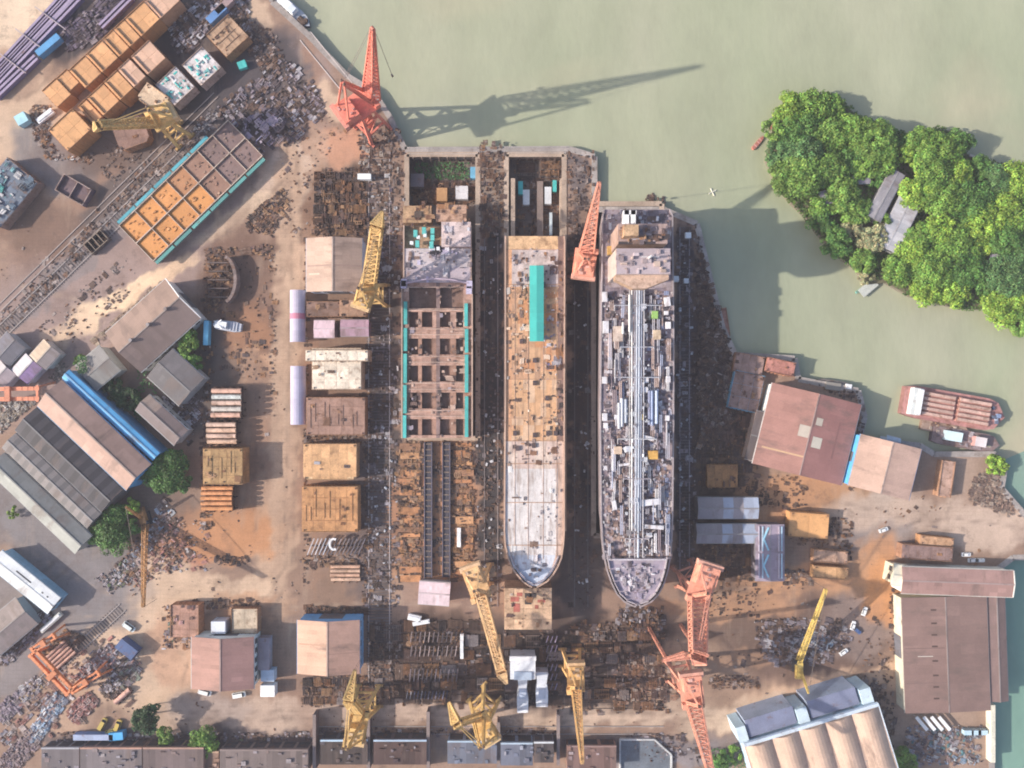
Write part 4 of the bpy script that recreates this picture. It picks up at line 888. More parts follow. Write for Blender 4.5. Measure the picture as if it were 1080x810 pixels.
# ------------------------------------------------------------------ cranes
def crane(label, house, tip, zp, zt, col, tail=9.0, hw=6.5, zA=None, jw=3.2, base_rot=0.0, legs=True, cw=None, jib2=None, n=14, name='portal_crane', gauge=9.0, nose=6.0, house_col=None, foot=None, box=False, column=0):
    """luffing crane on a four-legged portal; house and tip are photo points at the heights zp+5 and zt"""
    zh = zp+1.2; hp = W(*house, zh+4); tp = W(*tip, zt); d = tp-hp; yaw = math.atan2(d.y, d.x); L = math.hypot(d.x, d.y); hc = house_col or col
    t = thing(name, label, 'crane', (hp.x, hp.y, 0), yaw); zA = zA or zp+20
    br = base_rot-yaw
    def rot(x, y): return (x*math.cos(br)-y*math.sin(br), x*math.sin(br)+y*math.cos(br))
    if legs:
        g = gauge/2
        for sx in (-1, 1):
            for sy in (-1, 1):
                b0 = rot(sx*g, sy*g); b1 = rot(sx*g*.45, sy*g*.45)
                m = MB(); P = []
                for (q, z, w) in ((b0, 1.4, .8), (b1, zp, .65)): P += [(q[0]-w, q[1]-w, z), (q[0]+w, q[1]-w, z), (q[0]+w, q[1]+w, z), (q[0]-w, q[1]+w, z)]
                m.hull8(P, J(col, .08)); lg = m.build('leg', CRANEP, t)
                m = MB(); m.box(b0[0], b0[1], .3, 4.2, 1.3, 1.3, mix(col, DKB, .4), br); m.build('bogie', CRANEP, lg)
        m = MB()
        for z in (zp*.3, zp*.62):
            k = g*(1-.55*(z/zp))
            Q = [rot(a*k, b*k) for a, b in ((-1,-1),(1,-1),(1,1),(-1,1))]
            for i in range(4): m.bar((*Q[i], z), (*Q[(i+1) % 4], z), .9, 1.1, J(col, .08))
            k2 = g*(1-.55*min(1, z/zp+.3)); Q2 = [rot(a*k2, b*k2) for a, b in ((-1,-1),(1,-1),(1,1),(-1,1))]
            for i in range(4): m.bar((*Q[i], z), (*Q2[(i+1) % 4], z+zp*.3), .4, .4, col)
        m.build('portal_beam', CRANEP, t)
        m = MB(); k = g*.62; m.box(0, 0, zp-.4, 2*k, 2*k, .8, mix(col, DKB, .15), br); m.build('portal_deck', CRANEP, t)
    if column: m = MB(); m.tube((0,0,zp*.25), (0,0,zp), column, J(col), 16); m.build('column', CRANEP, t)
    m = MB(); m.tube((0,0,zp+.3), (0,0,zh), hw*.36, mix(col, DKB, .5), 18); m.build('slewing_ring', CRANEP, t)
    x0, x1 = -tail, nose
    m = MB(); m.box((x0+x1)/2, 0, zh, x1-x0, hw, .7, mix(hc, DKB, .2), 0, J(hc)); m.build('slewing_platform', CRANEP, t)
    m = MB(); l = tail*.72; m.box(-tail+l/2+.8, 0, zh+.7, l, hw*.86, 4.4, J(hc, .06), 0, J(hc, .06), .94); ho = m.build('machine_house', CRANEP, t)
    m = MB()
    for i in range(4): m.box(-tail+1.4+l*(i+.5)/4*.9, U(-.25, .25)*hw, zh+5.1, U(.8, 1.6), U(.8, 2.2), U(.3, .9), J(mix(hc, GREY, .5), .3))
    m.bar((-tail+1.2, hw*.38, zh+5.6), (-tail+l, hw*.38, zh+5.6), .12, .12, hc); m.bar((-tail+1.2, -hw*.38, zh+5.6), (-tail+l, -hw*.38, zh+5.6), .12, .12, hc)
    m.build('roof_fitting', CRANEP, ho)['kind'] = 'stuff'
    m = MB(); m.box(-tail+.6+.1, 0, zh+.2, 2.4, hw*1.04, 4.0, mix(hc, (.5,.4,.35), .3)); m.build('counterweight', CRANEP, t)
    m = MB(); m.box(x1-1.2, -hw*.42, zh+.7, 2.6, 2.2, 2.8, J(hc)); cb = m.build('cab', CRANEP, t)
    m = MB(); m.box(x1+.13, -hw*.42, zh+1.7, .1, 1.9, 1.4, DKGLASS); m.build('cab_window', GLASS, cb)
    ax = -tail*.15
    for sy in (-1, 1):
        m = MB(); m.lattice((x1-2.0, sy*hw*.32, zh+.7), (ax, sy*1.0, zA), 1.0, .7, 6, col, .42); m.build('a_frame', CRANEP, t)
        m = MB(); m.bar((-tail*.75, sy*hw*.34, zh+4), (ax, sy*1.0, zA), .8, .8, J(col)); m.build('back_stay', CRANEP, t)
    m = MB(); m.bar((ax, -1.6, zA), (ax, 1.6, zA), .9, .9, col); m.tube((ax, -1.5, zA+.3), (ax, -.6, zA+.3), .7, DKB, 10); m.tube((ax, .6, zA+.3), (ax, 1.5, zA+.3), .7, DKB, 10); m.build('head_sheave', CRANEP, t)
    foot_p = (x1-1.0, 0, zh+1.6); tipp = (L, 0, zt)
    if jib2 is None:
        m = MB(); 
        if box: m.hull8([(foot_p[0], -jw/2, foot_p[2]-.9), (foot_p[0], jw/2, foot_p[2]-.9), (foot_p[0], jw/2, foot_p[2]+.9), (foot_p[0], -jw/2, foot_p[2]+.9)]*1+[(L, -.6, zt-.5), (L, .6, zt-.5), (L, .6, zt+.5), (L, -.6, zt+.5)], col)
        m.lattice(foot_p, tipp, jw, 1.1, n, col, .58, jw*.6, .9); m.build('jib', CRANEP, t)
    else:                        # double-link jib: stiff boom to a knee, then a fly jib to the tip
        kp = (L*jib2[0], 0, jib2[1]); m = MB(); m.lattice(foot_p, kp, jw, jw*.8, n, col, .60, jw*.6, jw*.5); bm = m.build('jib', CRANEP, t)
        rear = (kp[0]-(L-kp[0])*.45, 0, kp[2]-2.0)
        m = MB(); m.lattice(rear, kp, .9, jw*.9, 4, col, .26); m.lattice(kp, tipp, jw*.9, .9, max(6, n//2), col, .55); m.build('fly_jib', CRANEP, bm)
        for sy in (-1, 1): m = MB(); m.bar((ax, sy*.9, zA), (rear[0], sy*.4, rear[2]), .35, .35, col); m.build('tie_rod', CRANEP, bm)
        m = MB()
        for sy in (-1, 1): m.tube((kp[0]-.4, sy*jw*.55, kp[2]), (kp[0]+.4, sy*jw*.55, kp[2]), .5, DKB, 8)
        m.build('knee_pin', CRANEP, bm)
    m = MB()
    for sy in (-1, 1): m.bar((ax, sy*.5, zA+.4), (tipp[0]*.96, sy*.35, zt+.5 if jib2 is None else zt), .12, .12, (.15,.12,.12))
    m.build('luffing_rope', CRANEP, t)
    m = MB(); m.tube((L, -.7, zt), (L, .7, zt), .8, mix(col, DKB, .4), 10); m.build('jib_sheave', CRANEP, t)
    hl = min(zt-4, zt*.45); m = MB()
    for sy in (-1, 1): m.bar((L+.5, sy*.3, zt), (L+.5, sy*.3, hl), .09, .09, (.08,.07,.07))
    hk = m.build('hoist_rope', CRANEP, t); m = MB(); m.box(L+.5, 0, hl-1.6, .9, .9, 1.6, (.12,.10,.10)); m.build('hook_block', CRANEP, hk)
    return t
crane('tall red harbour crane on the quay corner, jib reaching over the river', (378,108), (393,30), 27, 78, RED, 12, 13, 56, 8.0, R(-45), gauge=13, n=18, nose=8, column=3.0)
crane('yellow lattice crane whose jib lies beside the tan roofed shed', (386,305), (403,224), 20, 44, YEL, 10, 9, 36, 6.0, 0, n=12, gauge=11, nose=4, jib2=(.80,44))
crane('orange-red crane in the black alley alongside the tanker stern', (618,272), (632,193), 24, 48, (.68,.29,.20), 10, 11, 34, 7.0, 0, n=13, gauge=9, nose=5)
crane('yellow crane with a round-backed house and thin jib pointing down across the steel racks', (504,622), (534,720), 24, 44, (.70,.45,.23), 12, 10, 36, 4.8, 0, n=14, gauge=10, nose=6, jib2=(.84,46))
crane('yellow crane by the blue-roofed bottom sheds with its jib folded toward the steel racks', (508,766), (474,742), 24, 52, (.62,.41,.16), 10, 9, 46, 4.2, R(45), n=10, gauge=11, nose=5, jib2=(.72,58))
crane('yellow crane with a tangle of lattice steel beside the blue-walled orange shed', (376,762), (374,708), 24, 56, (.62,.41,.16), 11, 10, 50, 4.6, 0, n=10, gauge=11, nose=5, jib2=(.7,60))
crane('amber crane between the white machine blocks and scrap, jib pointing down to the bottom sheds', (608,720), (614,804), 26, 50, (.70,.42,.17), 9, 8.5, 40, 4.4, 0, n=14, gauge=9, nose=6)
crane('large pink crane at the tanker bow with a box house and wide lattice boom', (741,625), (732,700), 30, 52, SALM, 14, 12, 44, 8.0, R(20), n=12, gauge=11, nose=6, jib2=(.84,54))
crane('pink crane standing over the bottom road, jib pointing out of the picture', (732,735), (757,845), 28, 58, SALM, 11, 11, 46, 6.8, R(10), n=16, gauge=11, nose=6)
crane('yellow crane hooking over the front orange blocks in the upper yard', (164,124), (100,138), 20, 40, (.63,.42,.17), 9, 9.5, 34, 4.0, R(43), n=10, gauge=9, nose=4, jib2=(.84,42))
def ring_frame(label, cx, cy, w, z, col, ang):          # wide A-shaped spreader of the second pink crane
    p = W(cx, cy, z); t = thing('lattice_spreader', label, 'crane frame', (p.x, p.y, 0), R(ang)); m = MB()
    m.lattice((-w/2, -1, z), (0, 1.5, z+1), 1.0, 1.6, 6, col, .3); m.lattice((0, 1.5, z+1), (w/2, -1, z), 1.6, 1.0, 6, col, .3); m.lattice((-w/2, -1, z), (w/2, -1, z), .9, .9, 8, col, .25); m.build('spreader_beam', CRANEP, t)
    for sx in (-1, 1):
        m = MB(); m.lattice((sx*w*.42, -1, 0), (sx*w*.42, -1, z), 1.2, 1.0, 14, col, .25); m.build('tower_leg', CRANEP, t)
ring_frame('pink lattice cross-frame standing between the two pink cranes', 722, 692, 20, 42, SALM, 5)
def crawler(label, bx, by, tip, zt, col):
    p = W(bx, by, 3); q = W(*tip, zt); yaw = math.atan2(q.y-p.y, q.x-p.x); L = math.hypot(q.x-p.x, q.y-p.y); t = thing('crawler_crane', label, 'crane', (p.x, p.y, 0), yaw)
    for sy in (-1, 1): m = MB(); m.box(0, sy*2.4, 0, 7, 1.1, 1.3, (.06,.055,.06)); m.build('crawler_track', RUBBER, t)
    m = MB(); m.box(-1.5, 0, 1.5, 7.5, 3.4, 2.6, col, 0, J(col), .95); m.build('body', CRANEP, t)
    m = MB(); m.box(2.0, 1.4, 1.6, 1.8, 1.5, 2.3, DKGLASS); m.build('cab', GLASS, t)
    m = MB(); m.box(-5.6, 0, 1.6, 1.6, 3.8, 2.0, mix(col, DKB, .4)); m.build('counterweight', CRANEP, t)
    m = MB(); m.lattice((2.2, 0, 2.4), (L, 0, zt), 2.2, 1.0, 16, col, .3); m.build('boom', CRANEP, t)
    m = MB(); m.lattice((-1, 0, 4), (-9, 0, 14), 1.0, .6, 5, col, .25); m.build('mast', CRANEP, t)
    m = MB(); m.bar((-9, 0, 14), (L, 0, zt), .2, .2, (.15,.12,.1)); m.bar((L+.2, 0, zt), (L+.2, 0, zt*.5), .12, .12, (.1,.1,.1)); m.build('rope', CRANEP, t)
crawler('thin yellow crawler crane with a long slanting boom above the plate scrap', 843, 703, (871,622), 34, (.66,.48,.14))
crawler('rust-coloured crawler crane by the dark green trees, boom reaching down the yard', 151, 548, (151,640), 26, (.42,.22,.09))
def girder_crane(label, x0, y0, x1, y1, z, col, w=2.2, legs=((0,0),(1,1)), two=True):
    a, b = W(x0, y0, z), W(x1, y1, z); d = b-a; L = math.hypot(d.x, d.y); t = thing('gantry_crane', label, 'gantry crane', (a.x, a.y, 0), math.atan2(d.y, d.x))
    for s in ((-1, 1) if two else (0,)):
        m = MB(); m.box(L/2, s*w*.8, z-1.6, L, w*.62, 1.6, J(col, .06)); 
        for i in range(int(L/3)): m.box(i*3+1.5, s*w*.8, z, .2, w*.6, .1, mix(col, DKB, .3))
        m.build('girder', CRANEP, t)
    for u in (.03, .97):
        m = MB(); m.box(L*u, 0, z-1.5, 1.2, w*2.6, 1.4, col); m.build('end_carriage', CRANEP, t)
        for s in (-1, 1): m = MB(); m.hull8([(L*u-.5, s*w*1.8-.5, 0), (L*u+.5, s*w*1.8-.5, 0), (L*u+.5, s*w*1.8+.5, 0), (L*u-.5, s*w*1.8+.5, 0), (L*u-.4, s*w-.4, z-1.5), (L*u+.4, s*w-.4, z-1.5), (L*u+.4, s*w+.4, z-1.5), (L*u-.4, s*w+.4, z-1.5)], col); m.build('leg', CRANEP, t)
    m = MB(); m.box(L*.55, 0, z, 2.6, w*2.4, 1.2, mix(col, DKB, .3)); m.build('trolley', CRANEP, t)
OR2 = (.70,.24,.10)
girder_crane('long orange gantry girder across the scrapyard, between the plate stacks', 33, 688, 74, 731, 11, OR2, 2.3)
girder_crane('short orange gantry girder end nearest the white-roofed building', 33, 687, 57, 671, 11, OR2, 1.4)
girder_crane('short orange gantry girder end beside the pink scrap heap', 74, 730, 104, 710, 11, OR2, 1.4)
girder_crane('thick orange-red gantry girder running in beside the four small square huts', -30, 416, 41, 415, 14, (.72,.24,.13), 3.2)

# ------------------------------------------------------------------ buildings
RB = (.31,.20,.17); RT = (.45,.32,.25); RO = (.52,.30,.21); RR = (.34,.165,.145)
shed('brown gabled shed with white-trimmed end beside the sandy slipway', 160, 343, 86, 56, 42, 9, 4.0, (.30,.205,.165), (.62,.60,.58), (.215,.155,.14), trim=(.72,.72,.72), doors='+x', wins='-y', vents=3)  # second slope toned darker: its shade away from the sun is painted in
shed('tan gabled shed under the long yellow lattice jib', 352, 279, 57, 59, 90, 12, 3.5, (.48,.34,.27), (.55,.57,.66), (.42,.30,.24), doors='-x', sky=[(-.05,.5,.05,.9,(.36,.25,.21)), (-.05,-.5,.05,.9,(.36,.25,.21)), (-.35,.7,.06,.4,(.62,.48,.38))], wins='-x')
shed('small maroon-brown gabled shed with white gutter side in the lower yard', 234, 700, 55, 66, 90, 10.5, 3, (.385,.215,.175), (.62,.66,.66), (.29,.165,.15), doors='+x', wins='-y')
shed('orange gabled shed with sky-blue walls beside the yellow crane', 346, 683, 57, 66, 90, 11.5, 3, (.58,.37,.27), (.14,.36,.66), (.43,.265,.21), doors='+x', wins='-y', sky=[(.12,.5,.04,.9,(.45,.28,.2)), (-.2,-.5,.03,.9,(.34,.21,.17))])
shed('large brown shed with a bright blue roof strip along its upper eaves', 98, 459, 130, 38, -43.5, 13, 3.0, (.33,.215,.18), (.10,.36,.66), (.43,.28,.225), wins='+y', doors='+x', panels=16)
# the blue strip is a lean-to roof
shed('long sky-blue lean-to roof along the big brown shed', 117, 438, 130, 11, -42.5, 11, .8, (.10,.38,.68), (.08,.25,.45), (.14,.44,.74), panels=14, over=.3)
shed('dark slate ribbed shed roof next to the big brown shed', 72, 485, 126, 33, -43.5, 12, 2.0, (.085,.08,.095), (.16,.15,.16), (.10,.095,.11), panels=18, patches={(s, i): ((.035,.032,.04) if i % 2 else (.06,.055,.066)) for s in (-1, 1) for i in range(18)})
shed('weathered grey ribbed shed roof between the slate roof and the pale long roof', 54, 507, 124, 21, -43.5, 11, 1.2, (.27,.24,.235), (.2,.19,.19), (.23,.205,.205), panels=22, patches={(s, i): ((.16,.145,.145) if i % 2 else (.23,.205,.20)) for s in (-1, 1) for i in range(22)})
shed('long pale grey-green roofed shed bordering the grey road', 41, 531, 128, 26, -43.5, 9, 2.0, (.22,.22,.215), (.3,.3,.29), (.33,.335,.31), panels=14, wins='-y')
shed('narrow tan-and-grey roofed house beside the blue lean-to', 170, 443, 56, 22, -42.5, 8, 2, (.25,.185,.17), (.5,.5,.5), (.19,.15,.15), wins='+y -y', patches={(1, 0): (.45,.33,.26), (1, 1): (.43,.31,.25), (1, 2): (.45,.33,.27), (1, 3): (.42,.3,.24)})
shed('grey roofed workshop behind the round green yard trees', 185, 398, 46, 40, -42.5, 8, 1.6, (.15,.135,.14), (.4,.4,.4), (.12,.11,.115), wins='-y')
shed('cluttered grey flat-roofed house with green weeds on top', 103, 388, 34, 34, 40, 8, .6, (.27,.25,.24), (.4,.4,.38), (.22,.21,.2), wins='-x')
shed('small square hut with a half cream roof near the sandy slipway', 47, 374, 23, 23, 48, 6, 1, (.55,.42,.31), (.5,.45,.42), (.26,.22,.22), wins='-x', patches={(1, 0): (.62,.5,.38)})
shed('small square hut with a purple and white roof', 28, 389, 23, 23, 48, 6, 1, (.62,.58,.60), (.5,.45,.5), (.30,.20,.40), wins='-x')
shed('small square hut with a dark blue-grey roof', 8, 368, 26, 26, 48, 6, 1, (.16,.15,.18), (.4,.4,.42), (.13,.125,.15), wins='-x')
shed('small square hut with a pale mauve roof at the edge of the picture', 0, 396, 24, 24, 48, 6, 1, (.55,.50,.50), (.5,.45,.5), (.36,.30,.33), wins='-x')
shed('long red-roofed riverside warehouse with pale skylight patches', 852, 458, 88, 97, -14, 8, 3, (.38,.20,.165), (.75,.72,.68), (.31,.15,.135), panels=10, doors='-y', wins='-x',
     sky=[(.05,.12,.28,.24,(.46,.40,.34)), (-.15,-.2,.26,.22,(.55,.50,.42)), (.35,-.15,.18,.15,(.48,.42,.35)), (-.55,.45,.04,.9,(.55,.36,.22)), (.02,-.62,.9,.04,(.24,.12,.11))]).rotation_euler.z = R(76)
shed('brick-dark flat annexe against the red-roofed riverside warehouse', 806, 462, 30, 52, -14, 7, .6, (.14,.11,.105), (.4,.3,.26), (.12,.095,.09), wins='-y')
shed('peach-roofed shed with bright blue side walls on the river edge', 934, 493, 56, 66, 76, 13, 2, (.55,.37,.29), (.10,.38,.72), (.50,.335,.27), doors='+y', wins='-x', panels=10)
shed('small pale blue-roofed kiosk behind the peach-roofed shed', 942, 465, 15, 8, -14, 7, .6, (.40,.48,.58), (.45,.5,.55))
shed('huge brown multi-bay hall with ochre roof vents by the creek', 998, 690, 122, 90, 92, 9, 1.0, (.235,.15,.13), (.62,.58,.45), (.225,.145,.125), panels=12, doors='+y',
     sky=[(u, .28, .03, .13, (.08,.05,.045)) for u in (-.75,-.55,-.35,-.1,.15,.35,.55,.78)]+[(.12,.5,.012,.9,(.17,.11,.1)), (-.02,.5,.012,.35,(.55,.5,.45)), (-.48,.5,.012,.9,(.18,.12,.11))])
shed('brown cross roof on the end of the huge hall facing the road', 1010, 614, 118, 28, -2, 10, 1.0, (.36,.22,.195), (.70,.68,.60), (.34,.205,.18), panels=14, trim=(.75,.74,.68))
shed('pale cream stair block on the corner of the huge hall', 956, 608, 30, 22, -10, 9, .6, (.66,.62,.50), (.62,.58,.45), (.70,.66,.55), wins='+x -x')
shed('low brown roof along the creek side of the huge hall', 1052, 684, 112, 20, 92, 8, 1, (.20,.135,.125), (.4,.35,.3), (.19,.13,.12))
t = shed('wide tan barrel-ribbed shed with pale blue end wall at the bottom edge', 871, 815, 148, 108, 17, 16, .5, (.5,.35,.27), (.42,.56,.68), (.5,.35,.27), panels=5, trim=(.6,.68,.76))
def bays():                                   # rounded roof bays of that shed
    s_ = S(17); l, w = 148*s_/2, 108*s_/2; n = 5
    for i in range(n):
        m = MB(); a, b = -l+.4+(2*l-.8)*i/n, -l+.4+(2*l-.8)*(i+1)/n; k = 8
        for j in range(k):
            f = lambda q: (a+(b-a)*q/k, 16.4+math.sin(math.pi*q/k)*2.6)
            (x0, z0), (x1, z1) = f(j), f(j+1)
            for r in range(6):
                y0, y1 = w-1-(2*w-1)*r/6, w-1-(2*w-1)*(r+1)/6
                m.face([(x0, y1, z0), (x1, y1, z1), (x1, y0, z1), (x0, y0, z0)], J((.53,.375,.29), .04))
            m.face([(x0, w-1, 16.2), (x0, w-1, z0), (x1, w-1, z1), (x1, w-1, 16.2)], (.35,.25,.2))
        m.build('roof_bay', ROOF, t)
    for u, ln in ((-.52, .72), (.42, .72)):
        m = MB(); m.box(u*l, w+5.2, 0, l*ln, 9, 13.2, (.30,.36,.48), 0, (.20,.22,.32)); m.build('end_annexe', PAINT, t)
    for u in (-.97, -.06, .9):
        m = MB(); m.box(u*l, w+3.8, 0, l*(.16 if u > -.9 else .14), 8, 14.2, (.45,.60,.70), 0, (.55,.66,.74)); m.build('stair_tower', PAINT, t)
    m = MB(); m.box(0, w-.2, 15.6, 2*l, 1.6, 1.5, (.5,.6,.72), 0, (.55,.64,.74)); m.build('parapet', PAINT, t)
bays()
shed('white-roofed office with skylight slots at the grey road', 26, 614, 80, 22, -39, 7, .8, (.74,.75,.76), (.25,.45,.62), (.70,.72,.73), wins='-x +x', sky=[(-.1,.4,.5,.14,(.06,.06,.07)), (.55,.35,.05,.14,(.1,.1,.1)), (.72,.35,.05,.14,(.1,.1,.1))])
shed('grey-brown roofed hall behind the white-roofed office', 4, 664, 62, 36, 40, 5, 1.5, (.27,.215,.2), (.3,.3,.32), (.21,.17,.17))
barrel('lilac curved shelter with a pink patch beside the tan shed', 312, 333, 55, 16, 90, 7, (.46,.42,.52), spots={4: (.50,.20,.28)})
barrel('plain lilac curved shelter beside the brown walled block', 312.5, 417, 62, 16, 90, 7, (.44,.41,.53))
shed('pink-roofed low store with a pale left half under the yellow crane', 342, 347, 22, 18, 0, 9, .6, (.68,.50,.55), (.3,.2,.22), (.66,.48,.53), name='store')
shed('dusky pink-roofed low store beside its paler twin', 374, 346, 30, 17, 0, 9, .6, (.40,.25,.31), (.2,.12,.14), (.38,.24,.30), name='store')
shed('pale pink flat-roofed hut at the head of the open slip', 458, 626, 33, 24, -4, 7, .4, (.66,.52,.56), (.4,.35,.35), (.64,.51,.55), wins='-y', name='hut', cat='hut')
for i, (x, y, w, h, lb) in enumerate(((768,536,64,22,'grey-blue sheet roof nearest the orange scrap plate, over stored plate'), (767,563,65,20,'grey-blue sheet roof facing the tanker bow, in front of its twin'))):
    shed(lb, x, y, w, h, 0, 8, 1.4, (.27,.24,.255), (.2,.18,.18), (.28,.255,.285), patches={(s, k): (.36,.40,.50) for s in (-1, 1) for k in (5, 6, 9, 10, 11)}, name='open_shed')
t = shed('lilac-striped open shed with two light blue chevrons on the roof', 812, 583, 60, 30, 90, 9, .5, (.33,.27,.33), (.15,.13,.15), (.33,.27,.33), name='open_shed', panels=8)
m = MB(); s_ = S(9)
for y0 in (-.45, .5):                              # the pale blue chevron struts and bars lying on that roof
    for k in (-1, 1): m.bar((y0*30*s_+k*12*s_, 2*s_, 9.9), (y0*30*s_, -7*s_+14*s_, 9.9), .8, .5, (.35,.62,.78))
    for yy in (-12, -9, 8, 12): m.bar((y0*30*s_-13*s_, yy*s_, 9.85), (y0*30*s_+13*s_, yy*s_, 9.85), .6, .4, (.40,.55,.68) if yy in (8, -12) else (.55,.48,.56))
m.build('roof_strut', PAINT, t)
def low(label, x0, x1, y, d, h, roof, wall, front, n=4, glaz=True):      # row of low sheds along the bottom edge, fronts to the yard
    s_ = S(h); p = W((x0+x1)/2, y, h); L = (x1-x0)*s_; D = d*s_; t = thing('row_shed', label, 'shed', (p.x, p.y, 0))
    m = MB(); m.box(0, 0, 0, L, D, h, wall); m.build('wall', PAINT, t); m = MB(); k = max(3, int(L/3))
    for i in range(k): m.box(-L/2+(i+.5)*L/k, -.3, h, L/k-.03, D+.4, .3, J(mix(roof, DKB, .45), .28))
    m.build('roof', ROOF, t); m = MB(); m.box(0, D/2+.1, h-.3, L, .8, .8, front); m.build('fascia', PAINT, t)
    if glaz:
        for i in range(n): m = MB(); m.box(-L/2+(i+.5)*L/n, D/2+.04, .3, L/n*.8, .12, h*.7, (.05,.05,.06)); m.build('door', WORN, t)
    m = MB()
    for i in range(int(L*.4)+3): m.box(U(-.48, .48)*L, U(-.45, .45)*D, h+.3, U(.5, 2.6), U(.4, 2.2), U(.1, .9), mix(J(random.choice(P_GREY+P_SCRAP), .2), roof, .65))
    m.build('roof_clutter', SCRAP, t)['kind'] = 'stuff'
low('grey-blue end shed of the bottom row near the pile of stacked racks', 44, 84, 802, 26, 7, (.17,.16,.19), (.2,.2,.22), (.35,.35,.38), 3)
low('brown-fronted shed of the bottom row with a blue-grey roof', 85, 150, 803, 28, 8, (.18,.165,.19), (.28,.18,.15), (.42,.24,.18), 5)
low('dark mauve roofed shed of the bottom row under the tall dark tree', 151, 215, 803, 28, 8, (.17,.13,.14), (.25,.16,.14), (.40,.24,.19), 5)
low('narrow orange-brown hut of the bottom row beside the small green tree', 216, 231, 805, 24, 6, (.40,.24,.17), (.3,.2,.15), (.45,.3,.2), 1)
low('grey-brown roofed shed of the bottom row facing the patch of paved road', 232, 325, 803, 24, 8, (.20,.165,.165), (.2,.15,.14), (.22,.17,.16), 6)
low('black-roofed bay with a pale blue fascia under the tangled yellow crane', 338, 388, 793, 24, 8, (.035,.03,.035), (.1,.1,.12), (.45,.60,.74), 3)
low('black bay with a dull red patch and pale blue fascia in the bottom row', 394, 450, 793, 24, 8, (.05,.025,.03), (.1,.08,.1), (.42,.54,.68), 3)
low('slate-blue roofed bay of the bottom row below the folded yellow crane', 472, 524, 793, 22, 8, (.16,.21,.30), (.2,.25,.35), (.38,.50,.62), 3)
low('second slate-blue roofed bay of the bottom row, next to the dark bay', 528, 562, 795, 22, 8, (.155,.20,.29), (.2,.25,.35), (.42,.52,.62), 2)
low('dark glazed bay of the bottom row left of the amber crane jib', 563, 584, 793, 20, 8, (.05,.055,.07), (.15,.15,.2), (.60,.63,.66), 2)
low('rusty brick roof under the amber crane jib at the bottom edge', 598, 650, 800, 26, 7, (.22,.13,.12), (.25,.15,.12), (.3,.2,.18), 3)
def wall_post(label, x, y0, y1):
    a, b = W(x, y0), W(x, y1); t = thing('boundary_wall', label, 'wall', (a.x, a.y, 0)); m = MB(); L = a.y-b.y
    m.box(0, -L/2, 0, 1.3, L, 6, (.16,.12,.12), 0, (.2,.15,.14)); m.build('wall_panel', CONC, t); m = MB(); m.box(0, -L/2, 6, 1.7, L+.3, .3, (.24,.19,.18)); m.build('wall_cap', CONC, t)
wall_post('dark dividing wall between the grey-brown and black bottom bays', 335, 748, 806)
wall_post('dark dividing wall between the two black bottom bays', 391, 742, 806)
wall_post('dark dividing wall beside the slate-blue bottom bay', 453, 745, 806)
wall_post('dark dividing wall between the two slate-blue bottom bays', 526, 756, 806)
wall_post('thin dark wall next to the dark glazed bottom bay', 588, 748, 800)
# ------------------------------------------------------------------ hull blocks, plates, racks
OB = (.54,.26,.11); OBL = (.64,.42,.25)
for (ax, ay), row, grp in (((90,76), ((0,23,'cream-orange hull block at the yard end of the back row',8),(24,23,'large plain orange hull block toward the yard end of the back row',8.5),(44,15,'narrow orange hull block beside its larger neighbour in the back row',8),(60,15,'narrow orange hull block with a lip in the middle of the back row',9),(82,27,'bright orange hull block second from the upper end of the back row',9),(110,28,'pale peach hull block at the upper end of the back row of orange blocks',8.5)), 'back row of orange hull blocks'),
        ((95,118), ((0,12,'small low orange hull block ending the front row',5),(19,23,'orange hull block with dark scuffs in the front row',8),(41,19,'orange hull block with a raised seam in the front row',9),(60,17,'narrow bright orange hull block in the front row, beside the pinkish one',9),(84,26,'pinkish hull block at the upper end of the front row of orange blocks',8.5)), 'front row of orange hull blocks')):
    for s_, l, lb, h in row:
        pk = 'pinkish' in lb or 'peach' in lb
        block(lb, ax+.735*s_, ay-.68*s_, l, 26, 43, h, (.56,.35,.25) if pk else OB, 'plate', (2, 2), group=grp, top=(.60,.38,.27) if pk else (.62,.33,.155), lugs=False, m_=PAINT)
        p = W(ax+.735*s_+2, ay-.68*s_-2, h); m = MB(); m.box(0, 0, 0, .3, 11, .9, (.30,.16,.08)); tag(m.build('edge_plate', WORN, None, (p.x-.25*l*.735, p.y-.25*l*.68, h+.08), R(43)), 'edge plate on '+lb.replace(' of orange blocks', '').replace(' of the back row', '').replace(' with a raised seam', '').replace(' in the front row, beside', ' beside').replace(' in the front row, ', ' '), 'edge plate', 'edge plates on the orange block rows')
for x, y, l, w, lb, h in ((60,98,20,24,'separate orange hull block leaning out from the rows beside the sand',7), (72,85,14,20,'small reddish hull block tucked behind the separate orange one',6)): block(lb, x, y, l, w, 43, h, OB, 'plate', (2, 2), top=(.62,.33,.155), lugs=False, m_=PAINT)
block('large orange hull block with a step and slit under the hooked yellow crane', 74, 137, 34, 30, 43, 9, OB, 'plate', (3, 2), clutter=0, top=(.62,.33,.15), m_=PAINT)
block('rounded rust-brown bow block lying behind the yellow crane', 138, 140, 34, 30, 20, 5, (.24,.14,.11), 'plate', (3, 3), clutter=20, cham=.3)
block('cream hull block with curved end beside the yellow crane house', 161, 103, 28, 20, -35, 8, (.62,.46,.32), 'plate', (3, 2), clutter=8, cham=.25)
block('dusty rust frame block by the moored boat quay', 240, 38, 32, 32, 43, 6, (.38,.24,.15), 'plate', (4, 4), clutter=30, top=(.40,.26,.17), ribs=True)
